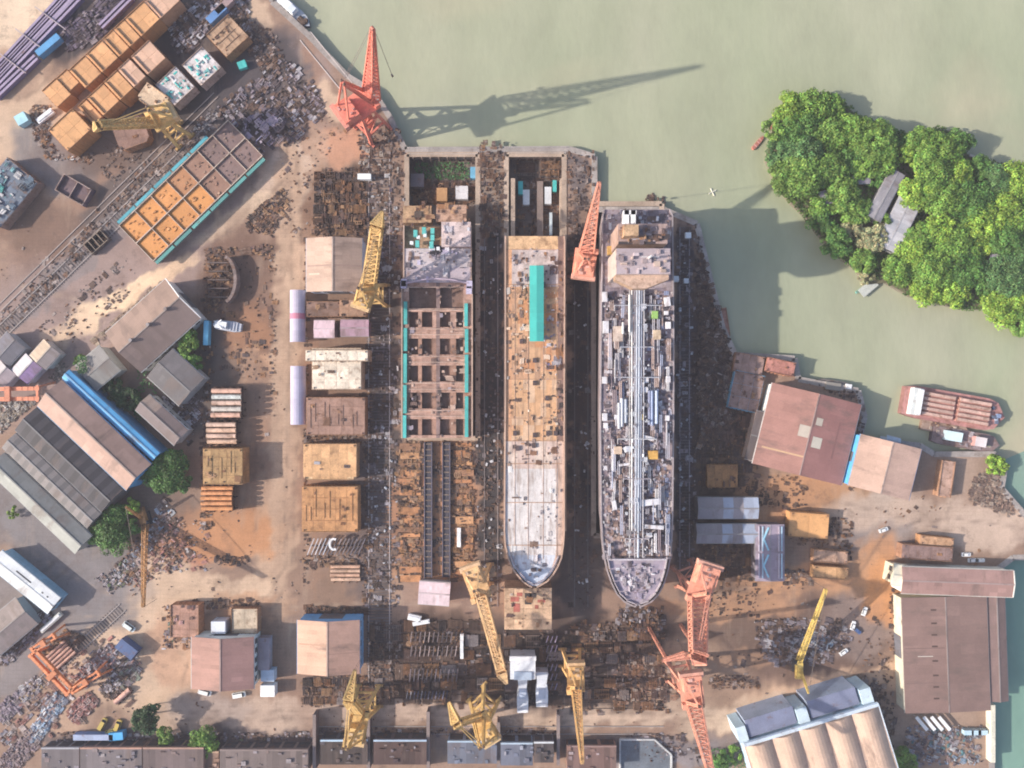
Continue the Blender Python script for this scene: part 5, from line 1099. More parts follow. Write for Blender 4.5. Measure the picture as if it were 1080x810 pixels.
for x, y, lb in ((213,70,'white block with a turquoise painted grid, nearest the quay'), (185,91,'white block with turquoise paint smears, beside the front row of orange blocks')):
    t = block(lb, x, y, 29, 30, 43, 6, (.55,.50,.50), 'plate', (4, 4), top=(.62,.57,.57), group='white and turquoise blocks')
    m = MB(); 
    for i in range(26): m.box(U(-5.6, 5.6), U(-5.6, 5.6), 6.08, U(.5, 3.6), U(.35, 1.0), U(.1, .8), J(random.choice([TEAL, (.1,.55,.5), (.75,.75,.75), (.2,.4,.42)]), .2), random.choice((0, 1.57)))
    m.build('turquoise_frame', PAINT, t)['kind'] = 'stuff'
# the long teal-edged section on the slanting slip: cell blocks joined in one hull
def slip_section():
    p = W(201, 201, 6); t = thing('hull_section', 'long slanting hull section of open orange cells with teal walkways', 'ship section', (p.x, p.y, 0), R(44)); h = 6.0; s_ = S(6)
    L, Wd = 160*s_, 52*s_; n = 7; wt = .34
    for i in range(n):
        x0 = -L/2+i*L/n
        for j in range(2):
            y0 = -Wd/2+j*Wd/2; k = i/(n-1); c = mix((.60,.265,.085), (.20,.135,.125), min(1, max(0, (k-.3)*2.2))) if not (i == 3 and j == 0) else (.58,.26,.085)
            m = MB(); m.box(x0+L/n/2, y0+Wd/4, .2, L/n-wt, Wd/2-wt, h*.82, J(c, .08)); 
            m.build('cell_floor', PAINT, t); m = MB()
            for q in range(9): m.box(x0+U(.15, .85)*L/n, y0+U(.15, .85)*Wd/2, .2+h*.82, U(.2, 1.6), U(.2, 1.2), U(.1, .5), J(random.choice([c, mix(c, DKB, .5), mix(c, CREAM, .2)]), .2))
            m.build('cell_fitting', SCRAP, t)['kind'] = 'stuff'
    for i in range(n+1):
        m = MB(); m.box(-L/2+i*L/n, 0, 0, wt, Wd, h, (.28,.2,.16), 0, J((.50,.40,.33))); m.build('bulkhead', WORN, t)
    for y in (-Wd/2, 0, Wd/2): m = MB(); m.box(0, y, 0, L, wt+.1, h+.1, (.28,.2,.16), 0, (.52,.42,.35)); m.build('girder', WORN, t)
    for i in range(6):
        for sy in (-1, 1):
            if (i, sy) == (5, 1): continue
            m = MB(); m.box(-L/2+(i+.5)*L/6, sy*(Wd/2+1.6), h-1.2, L/6-U(.4, 1.6), 1.7, .8, (.1,.3,.3), 0, J((.08,.33,.40) if sy > 0 else (.11,.33,.31), .2)); m.build('walkway', PAINT, t)
    m = MB(); scatter(m, [(L*.5, -Wd*.5), (L*.72, -Wd*.5), (L*.78, 0), (L*.62, Wd*.45), (L*.5, Wd*.5)], 120, P_GREY+[(.35,.30,.42), (.45,.38,.45), (.5,.48,.55)], .6, 3.4, 4.5, .5, 0); m.build('loose_frame', SCRAP, t)['kind'] = 'stuff'
    m = MB(); scatter(m, [(L*.5, -Wd*.4), (L*.76, -Wd*.05), (L*.62, Wd*.2), (L*.5, Wd*.3)], 90, [(.34,.29,.40), (.44,.38,.46), (.28,.28,.42), (.5,.46,.5), (.12,.1,.13)], .6, 3.0, 1.6, h*.6, 0, .6); m.build('bow_framing', PAINT, t)['kind'] = 'stuff'
slip_section()
block('open dark purple skip-like bogie standing alone on the upper yard', 77, 200, 34, 20, -30, 3.5, (.14,.10,.13), 'open', (2, 1), cat='skip', name='steel_skip', side=(.14,.10,.13), top=(.12,.08,.09))
block('black open-topped frame beside the slanting rail track', 101, 255, 24, 14, 42, 3.0, (.06,.05,.055), 'cell', (4, 1), cat='frame', name='open_crate', side=(.10,.08,.08), top=(.05,.045,.05))
t = block('dark blue deck section cluttered with teal and white gear at the edge of the picture', 4, 203, 42, 62, -40, 6, (.12,.16,.22), 'plate', (4, 3), top=(.12,.15,.2))
m = MB(); scatter(m, [(-9,-14), (9,-14), (9,14), (-9,14)], 150, [TEAL, (.2,.45,.5), WHITE, (.5,.55,.6), (.06,.08,.1), (.15,.25,.35)], .5, 3, 2.0, 6.1, 0); m.build('deck_gear', SCRAP, t)['kind'] = 'stuff'
block('cream T-shaped block with a white deck edge below the pink stores', 355, 389, 52, 44, 0, 9, (.66,.54,.42), 'plate', (4, 4), clutter=26, top=(.70,.60,.49))
block('cream cross-piece lying on the head of the T-shaped block', 355, 375, 66, 12, 0, 10.2, (.68,.58,.47), 'plate', (6, 1), clutter=5, top=(.72,.63,.52), cat='steel plate', name='cross_piece')
t = block('mottled dark red-brown block with coaming between the cream blocks', 354, 439, 62, 40, 0, 7, (.30,.17,.12), 'plate', (5, 4), clutter=30, top=(.30,.18,.14), ribs=True)
block('cream-orange block with chamfered ends and dark plank seams', 348, 487, 56, 38, 0, 7, (.66,.45,.26), 'plate', (6, 1), clutter=10, top=(.60,.35,.18), cham=.13, pal=P_GREY)
block('square rust-orange block with scattered scars above the pipe trestle', 348, 537, 59, 48, 0, 7, (.50,.30,.15), 'plate', (5, 4), clutter=20, top=(.46,.235,.105), ribs=True)
block('brown low block between the tan shed and the pink stores', 341, 326, 36, 16, 0, 5, (.22,.13,.10), 'plate', (3, 2), clutter=10, top=(.20,.125,.10))
block('rusty machinery block beside the yellow crane foot', 372, 325, 28, 18, 0, 6, (.36,.22,.15), 'plate', (3, 2), clutter=24, pal=P_SCRAP)
block('olive-brown square block in the stack row of the rust-brown yard', 235, 492, 42, 38, 0, 9, (.36,.22,.10), 'plate', (5, 5), clutter=30, top=(.38,.235,.11), ribs=True)
plates('the northernmost stack beside the grey workshop, with pale blue braces', 238, 425, 32, 32, 0, 5, [(.62,.38,.29), (.55,.50,.45), (.60,.42,.34), (.5,.52,.5)], 'stack by the workshop, pinkish with pale braces', 6)
plates('x', 233, 457, 32, 24, 0, 4, [(.66,.44,.32), (.68,.48,.38)], 'smaller pale peach stack between the pinkish stack and olive block', 5)
plates('x', 228, 526, 34, 27, 0, 5, [(.62,.28,.12), (.56,.26,.12)], 'bright rust-orange stack below the olive block', 6)
plates('x', 364, 605, 32, 18, 0, 4, [(.60,.40,.29), (.55,.34,.24)], 'short peach stack below the pipe trestle', 1)
for x, y, w, h, an, cols, nm, n in ((62,692,30,20,42,[(.50,.30,.24), (.42,.24,.2)], 'brown stack inside the orange scrapyard gantry', 5), (128,735,22,7,42,[(.55,.32,.26)], 'single peach length beside the dark frame bed', 1)):
    plates('x', x, y, w, h, an, n, cols, nm, .8)
t = block('brown open rack holding an orange and a grey panel by the maroon shed', 258, 655, 26, 28, 90, 5, (.25,.16,.12), 'plate', (1, 2), cat='rack', name='panel_rack', top=(.50,.40,.30))
t = block('red-brown rack block crusted with fittings beside the two-panel rack', 195, 655, 34, 30, 90, 6, (.34,.17,.12), 'plate', (4, 3), clutter=60, top=(.36,.20,.15), pal=P_PINK+P_RUST)
boxthing('white and pale blue stacked cabin beside the maroon shed roof', 230, 662, 13, 15, 90, 7, (.66,.70,.78), 'cabin', 'cabin')
boxthing('lilac-grey long container beside the maroon shed', 278, 690, 34, 12, 90, 5, (.30,.26,.30))
boxthing('pale blue container in front of the bright white one', 282, 713, 12, 14, 90, 5, (.45,.54,.66))
boxthing('bright white container beside the rusty fence of the lower yard', 282, 729, 12, 15, 90, 5, (.82,.83,.84))
boxthing('white container by the dark steel racks near the red crane', 384, 186, 6, 14, 90, 3.5, (.75,.78,.8))
boxthing('light blue container on the sand beside the front orange block', 22, 125, 12, 11, 30, 4, (.38,.62,.72))
boxthing('long blue container lying below the purple steel lengths', 50, 47, 30, 7, 40, 4, (.10,.30,.55))
boxthing('blue container in the dark steel near the dusty rust frame block', 228, 14, 24, 8, 43, 4, (.12,.25,.50))
boxthing('second blue container beyond the first, by the upper edge', 236, 5, 22, 7, 43, 4, (.35,.25,.25))
boxthing('small turquoise skip beside the white and turquoise blocks', 255, 68, 9, 8, 20, 2.5, TEAL, 'skip', 'skip')
boxthing('slim blue container standing beside the trees at the rust-brown yard', 217, 351, 26, 5, 88, 4, (.15,.45,.65))
boxthing('dark blue tipped container by the scrap heap near the maroon shed', 133, 685, 22, 12, -38, 5, (.06,.10,.22))
boxthing('long blue-and-white container along the bottom road', 98, 778, 42, 6, 0, 4, (.15,.25,.50), roofcol=(.35,.42,.6))
boxthing('bright blue container beside the tall dark tree', 122, 777, 15, 8, 5, 4, (.08,.38,.72))
boxthing('white flat container by the small green tree on the bottom road', 184, 786, 22, 3.5, 0, 3, (.7,.72,.74))
block('bright orange two-panel block in the right yard beside the striped shed', 853, 554, 42, 26, -4, 5, (.66,.38,.17), 'plate', (2, 1), clutter=2, top=(.66,.35,.15), m_=PAINT)
block('brown upper plate of the paired flat blocks by the yellow boom', 876, 587, 36, 13, -4, 4, (.42,.26,.18), 'plate', (3, 1), top=(.44,.28,.2))
block('orange lower plate of the paired flat blocks by the yellow boom', 876, 604, 37, 13, -4, 4, (.62,.38,.2), 'plate', (3, 1), top=(.52,.30,.15))
block('rusty orange scrap plate beside the dark riverside heap', 762, 502, 32, 24, 0, 3, (.42,.22,.08), 'plate', (4, 3), clutter=60, top=(.34,.17,.07))
block('rust-red flat pontoon moored at the edge of the dark riverside heap', 762, 340, 30, 12, -82, 2.5, (.34,.17,.13), 'plate', (3, 1), top=(.36,.19,.15), cat='pontoon', name='pontoon', z0=WZ)
block('brown-roofed float beside the red one at the riverside', 790, 384, 31, 20, -10, 4, (.30,.19,.16), 'plate', (4, 2), clutter=8, top=(.31,.2,.17), cat='float', name='moored_float')
block('red tile-coloured float at the riverside', 823, 387, 31, 15, -12, 4, (.42,.18,.15), 'plate', (4, 2), clutter=4, top=(.45,.20,.16), cat='float', name='moored_float')
block('blotched brown store with a blue side by the riverside floats', 787, 413, 32, 40, -12, 4, (.24,.15,.13), 'plate', (3, 3), clutter=50, top=(.27,.18,.16), cat='store', name='open_store', side=(.18,.42,.6))
block('long brown container trailer parked behind the huge hall', 978, 583, 54, 15, -4, 5, (.24,.155,.14), 'plate', (7, 1), top=(.25,.165,.15), cat='trailer', name='trailer', clutter=14)
block('orange-brown plate behind the long container trailer', 988, 571, 36, 10, -6, 4, (.50,.28,.15), 'plate', (4, 1), top=(.50,.30,.18))
block('upright rust-brown barge hatch lying beside the peach-roofed shed', 998, 505, 38, 14, 82, 4, (.40,.25,.19), 'plate', (4, 1), top=(.42,.27,.21), cat='hatch', name='barge_hatch')
# steel rack beds
def rack(label, cx, cy, L, Wd, ang, rows, cols, hcol, name='steel_rack', h=3.0, lean=0.5):
    s_ = S(h); p = W(cx, cy, h); l, w = L*s_/2, Wd*s_/2; t = thing(name, label, 'rack', (p.x, p.y, 0), R(ang))
    for r in range(rows):
        y = -w+(r+.5)*2*w/rows; m = MB(); m.box(0, y, 0, 2*l, .6, .8, (.10,.07,.06)); m.build('base_beam', RUSTY, t)
        for i in range(cols):
            x = -l+(i+.5)*2*l/cols; m = MB(); m.bar((x-lean, y-w/rows*.85, .9), (x+lean, y+w/rows*.85, h+U(-.4, .4)), .5, .35, J(random.choice(hcol), .2)); m.build('rack_bar', SCRAP, t)
rack('dark steel rack nearest the pink-roofed hut, ribbed with slanting bars', 457, 680, 52, 30, 0, 2, 11, [(.06,.05,.06), (.15,.12,.13), (.25,.2,.2)])
rack('dark steel rack in the middle of the lower racks', 457, 713, 54, 18, 0, 1, 12, [(.06,.05,.06), (.13,.11,.13)])
rack('blue-black steel rack nearest the bottom road', 450, 734, 46, 12, 0, 1, 12, [(.05,.05,.09), (.12,.12,.18), (.3,.28,.3)])
rack('pipe trestle with slanting blue-grey pipes below the square orange block', 354, 577, 58, 22, 0, 1, 14, [(.35,.36,.42), (.10,.09,.11), (.45,.42,.45), (.2,.17,.18)], lean=2.2, h=3.5)
m = MB()
for i in range(10):
    a0, a1 = R(60+i*24), R(60+(i+1)*24); m.bar((math.cos(a0)*2.2, math.sin(a0)*2.8, 0), (math.cos(a1)*2.2, math.sin(a1)*2.8, 0), 1.1, .5, WHITE)
tag(m.build('pipe_bend', PAINT, None, W(352, 574, 4.6)), 'white curved pipe bend lying on the slanting pipe trestle', 'pipe')
# purple long steel lengths in the corner
for i, (a, b) in enumerate((((-10,74),(66,-8)), ((-10,82),(74,-8)), ((-10,90),(82,-6)), ((-8,100),(36,58)), ((104,26),(136,-6)))):
    for k in range(2):
        o = 3.2*k; p, q_ = W(a[0]+o, a[1]+o, 3), W(b[0]+o, b[1]+o, 3); d = q_-p; m = MB(); c = J((.22,.17,.28), .15); L = d.length
        m.box(L/2, 0, 0, L, .3, 2.2, c); m.box(L/2, 0, 2.2, L, 1.2, .25, J((.34,.28,.40), .1)); m.box(L/2, 0, -.2, L, 1.2, .2, c)
        tag(m.build('steel_beam', PAINT, None, (p.x, p.y, .4), math.atan2(d.y, d.x)), 'very long purple steel beam lying slantwise in the corner stack', 'steel beam', 'long purple steel beams')
for u in (.25, .5, .75):
    p = W(-10+u*84, 88-u*92, 3.5); m = MB(); m.bar((-8, 6, 0), (8, -6, 0), .5, .4, (.42,.35,.38)); tag(m.build('binding_timber', PAINT, None, (p.x, p.y, 3.3)), 'pale binding timber across the long purple beams', 'timber', 'timbers across the purple beams')
# ring section
t = thing('ring_section', 'dark half-ring hull section standing in the rust-brown yard', 'hull section', W(239, 296, 0)); m = MB()
for i in range(14):
    a0, a1 = R(-75+i*11), R(-75+(i+1)*11); m.bar((math.cos(a0)*6.5, math.sin(a0)*12, 2.5), (math.cos(a1)*6.5, math.sin(a1)*12, 2.5), 1.6, 5, J((.20,.15,.14)))
m.build('ring_shell', WORN, t)
for i in range(5): m = MB(); y = -9+i*4.5; m.box(-3, y, 0, 11, .5, 3.4, J((.12,.09,.085))); m.build('rib', WORN, t)
m = MB(); scatter(m, [(-9,-11), (2,-11), (5,0), (2,11), (-9,11)], 60, P_DARK, .6, 2.4, 2.5, 0); m.build('loose_steel', SCRAP, t)['kind'] = 'stuff'
# white boat-like superstructure lying in the rust-brown yard
t = thing('small_boat', 'small white and blue-grey boat set down in the rust-brown yard', 'boat', W(241, 344, 0), R(-8)); m = MB()
m.prism([(-7.5, 0), (-5.5, -2.4), (4, -2.8), (7.5, -2), (7.5, 2), (4, 2.8), (-5.5, 2.4)], 0, 2.2, (.45,.47,.52), (.40,.42,.48)); m.build('hull', PAINT, t)
m = MB(); m.box(-2.5, 0, 2.2, 6, 3.6, 2, (.72,.74,.78), 0, (.75,.77,.8)); cb = m.build('cabin', PAINT, t); m = MB(); m.box(-2.5, 0, 3.0, 6.1, 3.3, .6, DKGLASS); m.build('window', GLASS, cb)
for x in (2.2, 3.8, 5.4): m = MB(); m.box(x, 0, 2.2, .4, 4.4, .5, (.6,.6,.65)); m.build('thwart', PAINT, t)
m = MB(); m.bar((-6.5, -1, 3), (-2, 2.6, 5), .5, .4, WHITE); m.bar((-6.5, 1.6, 3), (-1, -2, 5), .5, .4, WHITE); m.build('mast', PAINT, t)
# white machine pair
for i, (x, lb) in enumerate(((551,'white stern-frame machine block with a broad head, by the tan primer block'), (571,'slimmer white machine block behind the broad-headed one'))):
    t = thing('machine_block', lb, 'machine', W(x, 715, 0)); m = MB(); k = .48
    if i == 0:
        m.box(0, 9.5, 0, 13, 11, 11, (.52,.54,.60), 0, (.70,.72,.76)); m.build('head_block', PAINT, t); m = MB(); m.box(0, 15, 11, 13.6, 2.2, 1, WHITE); m.build('head_flange', PAINT, t)
        m = MB(); m.box(0, 6, 11, 9, 4, .8, (.42,.50,.62)); m.build('head_window', PAINT, t)
    m = MB(); m.prism([(-2.6,3), (2.6,3), (2.0,-3), (3.0,-8), (2.8,-15), (-2.8,-15), (-3.0,-8), (-2.0,-3)] if i == 0 else [(-3.2,6), (3.2,6), (2.4,0), (3.2,-4), (3.0,-12), (-3.0,-12), (-3.2,-4), (-2.4,0)], 0, 7, (.48,.50,.56), (.64,.67,.73)); st = m.build('stem', PAINT, t)
    m = MB(); m.box(0, -14 if i == 0 else -11, 7, 5.4, 1.4, .6, WHITE); m.build('stem_flange', PAINT, st); m = MB(); m.box(0, -5, 7, 3.6, 5, .5, (.50,.56,.68)); m.build('stem_flange', PAINT, st)
rack('mauve rack of narrow lengths beside the slimmer white machine block', 582, 700, 14, 60, 0, 6, 3, [(.3,.25,.36), (.2,.17,.22)], h=3)
for x, y, w, h, a, lb in ((437,652,14,6,-12,'white pipe rack length by the pink-roofed hut'), (444,657,18,4,10,'white pipe lying across the open slip head'), (487,682,3.5,26,90,'slim white upright panel beside the lower racks'), (484,567,4,20,0,'white upright panel on the open slip'), (47,122,20,6,38,'white pipe beside the front orange block'), (53,657,28,5,42,'long pale pipe by the white-roofed office')):
    if a == 90: w, h, a = 3.5, 26, 0
    p = W(x, y, 2); m = MB(); k = .5; m.box(0, 0, 0, w*k, h*k, 1.6, WHITE if x != 53 else (.55,.56,.53)); m.box(0, 0, 1.6, w*k*.9, h*k*.5, .4, (.7,.72,.75)); tag(m.build('steel_sheet', PAINT, None, (p.x, p.y, .3), R(a)), lb, 'steel sheet')
# ------------------------------------------------------------------ boats and vehicles
def hullform(L, B, h, n=10, blunt=.25, stern=.7):
    P = []
    for i in range(n+1):
        u = i/n; k = 1.0
        if u > 1-blunt: k = math.sqrt(max(0, 1-((u-(1-blunt))/blunt)**2))*.98+.02
        if u < .12: k = stern+(1-stern)*u/.12
        P.append((-L/2+L*u, B/2*k))
    return P+[(x, -y) for x, y in P[::-1]]
p = W(1008, 431, 2); t = thing('cargo_barge', 'red river barge with a white wheelhouse and two long brown holds', 'barge', (p.x, p.y, WZ), R(-10)); L, B = 54, 17
m = MB(); m.prism(hullform(L, B, 4, 12, .2, .85), -1, 3.6, (.24,.12,.11), (.40,.20,.185)); m.build('hull', WORN, t)
for x in (-9.5, 9.5):
    m = MB(); m.box(x, 0, 3.6, 17, 13, 1.4, (.4,.2,.17)); ho = m.build('hold_coaming', WORN, t)
    for i in range(5): m = MB(); m.box(x, -5.2+i*2.6, 5.0, 16.6, 1.5, .8, J((.42,.25,.2)), 0, J((.54,.36,.30))); m.build('hatch_cover', WORN, ho)
m = MB(); m.box(-21.8, 0, 3.6, 5, 14, 3.6, (.7,.72,.72), 0, (.60,.63,.62)); wh = m.build('wheelhouse', PAINT, t)
m = MB(); m.box(-20.6, 0, 7.2, 2.2, 13, .8, WHITE); m.build('wheelhouse_roof', PAINT, wh)
m = MB(); m.box(-19.25, 0, 5.4, .1, 12, 1.2, DKGLASS); m.build('window', GLASS, wh)
for i in range(6): m = MB(); m.box(21+U(-2.5, 2.5), U(-4, 4), 3.6, U(1, 2.6), U(.8, 2), U(.5, 1.6), J(random.choice([(.2,.26,.4), (.35,.4,.5), (.5,.5,.55), (.12,.14,.2)]))); m.build('deck_gear', PAINT, t)
m = MB(); m.box(-18, 0, 3.62, 2, 14, .9, (.6,.25,.25)); m.build('deck_house', PAINT, t)
p = W(1022, 464, 2); t = thing('work_boat', 'cluttered dark work boat with pale blue awning moored beside the red barge', 'boat', (p.x, p.y, WZ), R(-10)); L, B = 36, 9.5
m = MB(); m.prism(hullform(L, B, 3, 10, .2, .8), -1, 2.6, (.10,.08,.10), (.22,.16,.16)); m.build('hull', WORN, t)
m = MB(); m.box(-8, .5, 2.6, 9, 5, 2.4, (.4,.5,.55), 0, (.62,.76,.78)); m.build('awning', CANVAS, t)
m = MB(); m.box(6, 0, 2.6, 6, 5, 3, (.55,.3,.28), 0, (.70,.62,.62)); wh = m.build('wheelhouse', PAINT, t); m = MB(); m.box(9.05, 0, 4.3, .1, 4.4, .9, DKGLASS); m.build('window', GLASS, wh)
m = MB(); scatter(m, [(-16,-3.6), (15,-3.6), (15,3.6), (-16,3.6)], 90, P_PINK+P_GREY+[(.6,.55,.4)], .5, 2, 1.6, 2.6, 0); m.build('deck_cargo', SCRAP, t)['kind'] = 'stuff'
p = W(1000, 452, 1); t = thing('flat_barge', 'tan flat barge squeezed between the red barge and the work boat', 'barge', (p.x, p.y, WZ), R(-10)); m = MB(); m.prism(hullform(26, 6, 2, 8, .15, .9), -1, 2, (.2,.14,.11), (.34,.24,.19)); m.build('hull', WORN, t)
m = MB(); scatter(m, [(-11,-2.4), (11,-2.4), (11,2.4), (-11,2.4)], 40, P_RUST+[(.6,.5,.42)], .4, 1.6, 1.2, 2, 0); m.build('deck_cargo', SCRAP, t)['kind'] = 'stuff'
p = W(306, 8, 1); t = thing('patrol_boat', 'white-cabined boat with dark fenders moored at the top quay', 'boat', (p.x, p.y, WZ), R(-42)); m = MB(); m.prism(hullform(26, 6.5, 2, 10, .35, .85), -1, 2.2, (.10,.11,.15), (.42,.45,.50)); m.build('hull', PAINT, t)
m = MB(); m.box(-2, 0, 2.2, 11, 4.4, 2.2, (.78,.79,.8)); cb = m.build('cabin', PAINT, t); m = MB(); m.box(1.5, 0, 4.4, 3.6, 3.4, .8, (.6,.65,.72)); m.build('cabin_roof', PAINT, cb)
for x in (-4.5, -2, .5): m = MB(); m.box(x, 0, 3.1, 1.4, 4.5, .7, DKGLASS); m.build('window', GLASS, cb)
m = MB()
for i in range(10): m.tube((8+U(-3, 3), -1+U(-2, 2), 2.2), (8+U(-3, 3), U(-2, 2), 2.7), .8, J(DKB, .3), 9)
m.build('fender', RUBBER, t)['kind'] = 'stuff'
p = W(883, 408, 1); t = thing('moored_launch', 'dark covered launch moored behind the red-roofed riverside warehouse', 'boat', (p.x, p.y, WZ), R(-8)); m = MB(); m.prism(hullform(20, 6.5, 2, 8, .3, .8), -1, 2.4, (.06,.06,.06), (.18,.16,.15)); m.build('hull', WORN, t)
m = MB(); m.box(-2, 0, 2.4, 8, 4, 1.6, (.25,.23,.21)); m.build('canopy', CANVAS, t); m = MB(); m.box(6.2, 1, 2.4, 3, 2.6, 1.4, WHITE); m.build('cabin', PAINT, t)
p = W(753, 201, 0); t = thing('light_aircraft_shaped_buoy', 'small pale four-armed float adrift on the river', 'float', (p.x, p.y, WZ), R(25)); t.name = 'drifting_float'
for a in (0, 90): m = MB(); c_, s_ = math.cos(R(a)), math.sin(R(a)); m.tube((-2.2*c_, -2.2*s_, .2), (2.2*c_, 2.2*s_, .2), .35, (.62,.60,.5), 7); m.build('arm', PAINT, t)
def sampan(label, x, y, a, L, c):
    p = W(x, y, 1); t = thing('rowing_boat', label, 'boat', (p.x, p.y, WZ), R(a)); m = MB(); m.prism(hullform(L, L*.22, 1, 8, .4, .6), -.3, 1.0, c, mix(c, (.2,.15,.12), .5)); m.build('hull', PAINT, t)
    for u in (-.25, 0, .2): m = MB(); m.box(u*L, 0, 1.0, .35, L*.19, .12, mix(c, WHITE, .3)); m.build('thwart', PAINT, t)
sampan('small red boat nosed up to the wooded island', 802, 148, 50, 9, (.60,.18,.14))
sampan('small teal boat at the island landing', 912, 304, 35, 7, (.15,.40,.34))
sampan('small orange boat half hidden under the island trees', 821, 128, 40, 8, (.60,.22,.12))
def car(label, x, y, a, c, kind='car', L=4.6, Wd=1.9):
    p = W(x, y, 1); t = thing('parked_'+kind, label, kind, (p.x, p.y, 0), R(a)); h = 1.0 if kind == 'car' else 1.2
    m = MB(); P = [(-L/2, -Wd/2*.92), (-L/2+.3, -Wd/2), (L/2-.6, -Wd/2), (L/2, -Wd/2*.75), (L/2, Wd/2*.75), (L/2-.6, Wd/2), (-L/2+.3, Wd/2), (-L/2, Wd/2*.92)]; m.prism(P, .35, h, c); m.build('body', CARPAINT, t)
    m = MB(); k = 2.6 if kind == 'car' else L*.82; x0 = -.25 if kind == 'car' else -L*.04; m.box(x0, 0, h, k, Wd*.86, .55 if kind == 'car' else 1.1, (.05,.06,.07), 0, c, .82); m.build('cabin', CARPAINT, t)
    for sx in (-1, 1):
        for sy in (-1, 1): m = MB(); m.tube((sx*L*.31, sy*(Wd/2-.25), .36), (sx*L*.31, sy*(Wd/2+.02), .36), .36, (.03,.03,.03), 12); m.build('wheel', RUBBER, t)
    for sy in (-1, 1): m = MB(); m.box(L/2-.05, sy*Wd*.3, .65, .14, .35, .16, (.8,.8,.75)); m.build('headlight', GLASS, t)
for a in ((912,645,70,(.8,.8,.8),'white car on the brown yard nearest the cream hall wall'), (900,660,75,(.78,.78,.8),'white car in the middle of the line near the plate scrap'), (904,665,-40,(.08,.13,.28),'dark blue car tucked behind the middle white car'), (890,688,35,(.82,.82,.82),'white car closest to the wide tan shed'), (932,559,20,(.75,.75,.75),'white car alone on the upper road'),
          (1019,585,0,(.8,.8,.82),'white car parked first behind the trailer'), (1026,591,2,(.75,.76,.78),'white car parked second behind the trailer'), (1034,591,0,(.80,.80,.8),'white car parked last toward the creek'), (252,733,10,(.82,.82,.8),'white van by the maroon shed door'), (216,730,-15,(.8,.78,.76),'white van beside the paved patch under the maroon shed'), (136,661,-35,(.66,.72,.72),'pale van crossing the sandy lower yard'), (118,772,15,(.45,.40,.12),'yellow truck cab by the blue containers'), (108,764,60,(.5,.38,.1),'yellow loader between the heaps and the blue containers'), (124,766,70,(.55,.40,.1),'second yellow loader close to the tall dark tree')):
    car(a[4], a[0], a[1], a[2], a[3], 'van' if 'van' in a[4] else 'truck' if 'yellow' in a[4] else 'car', 7 if 'van' in a[4] or 'yellow' in a[4] else 4.8, 2.8 if 'yellow' in a[4] or 'van' in a[4] else 2.0)

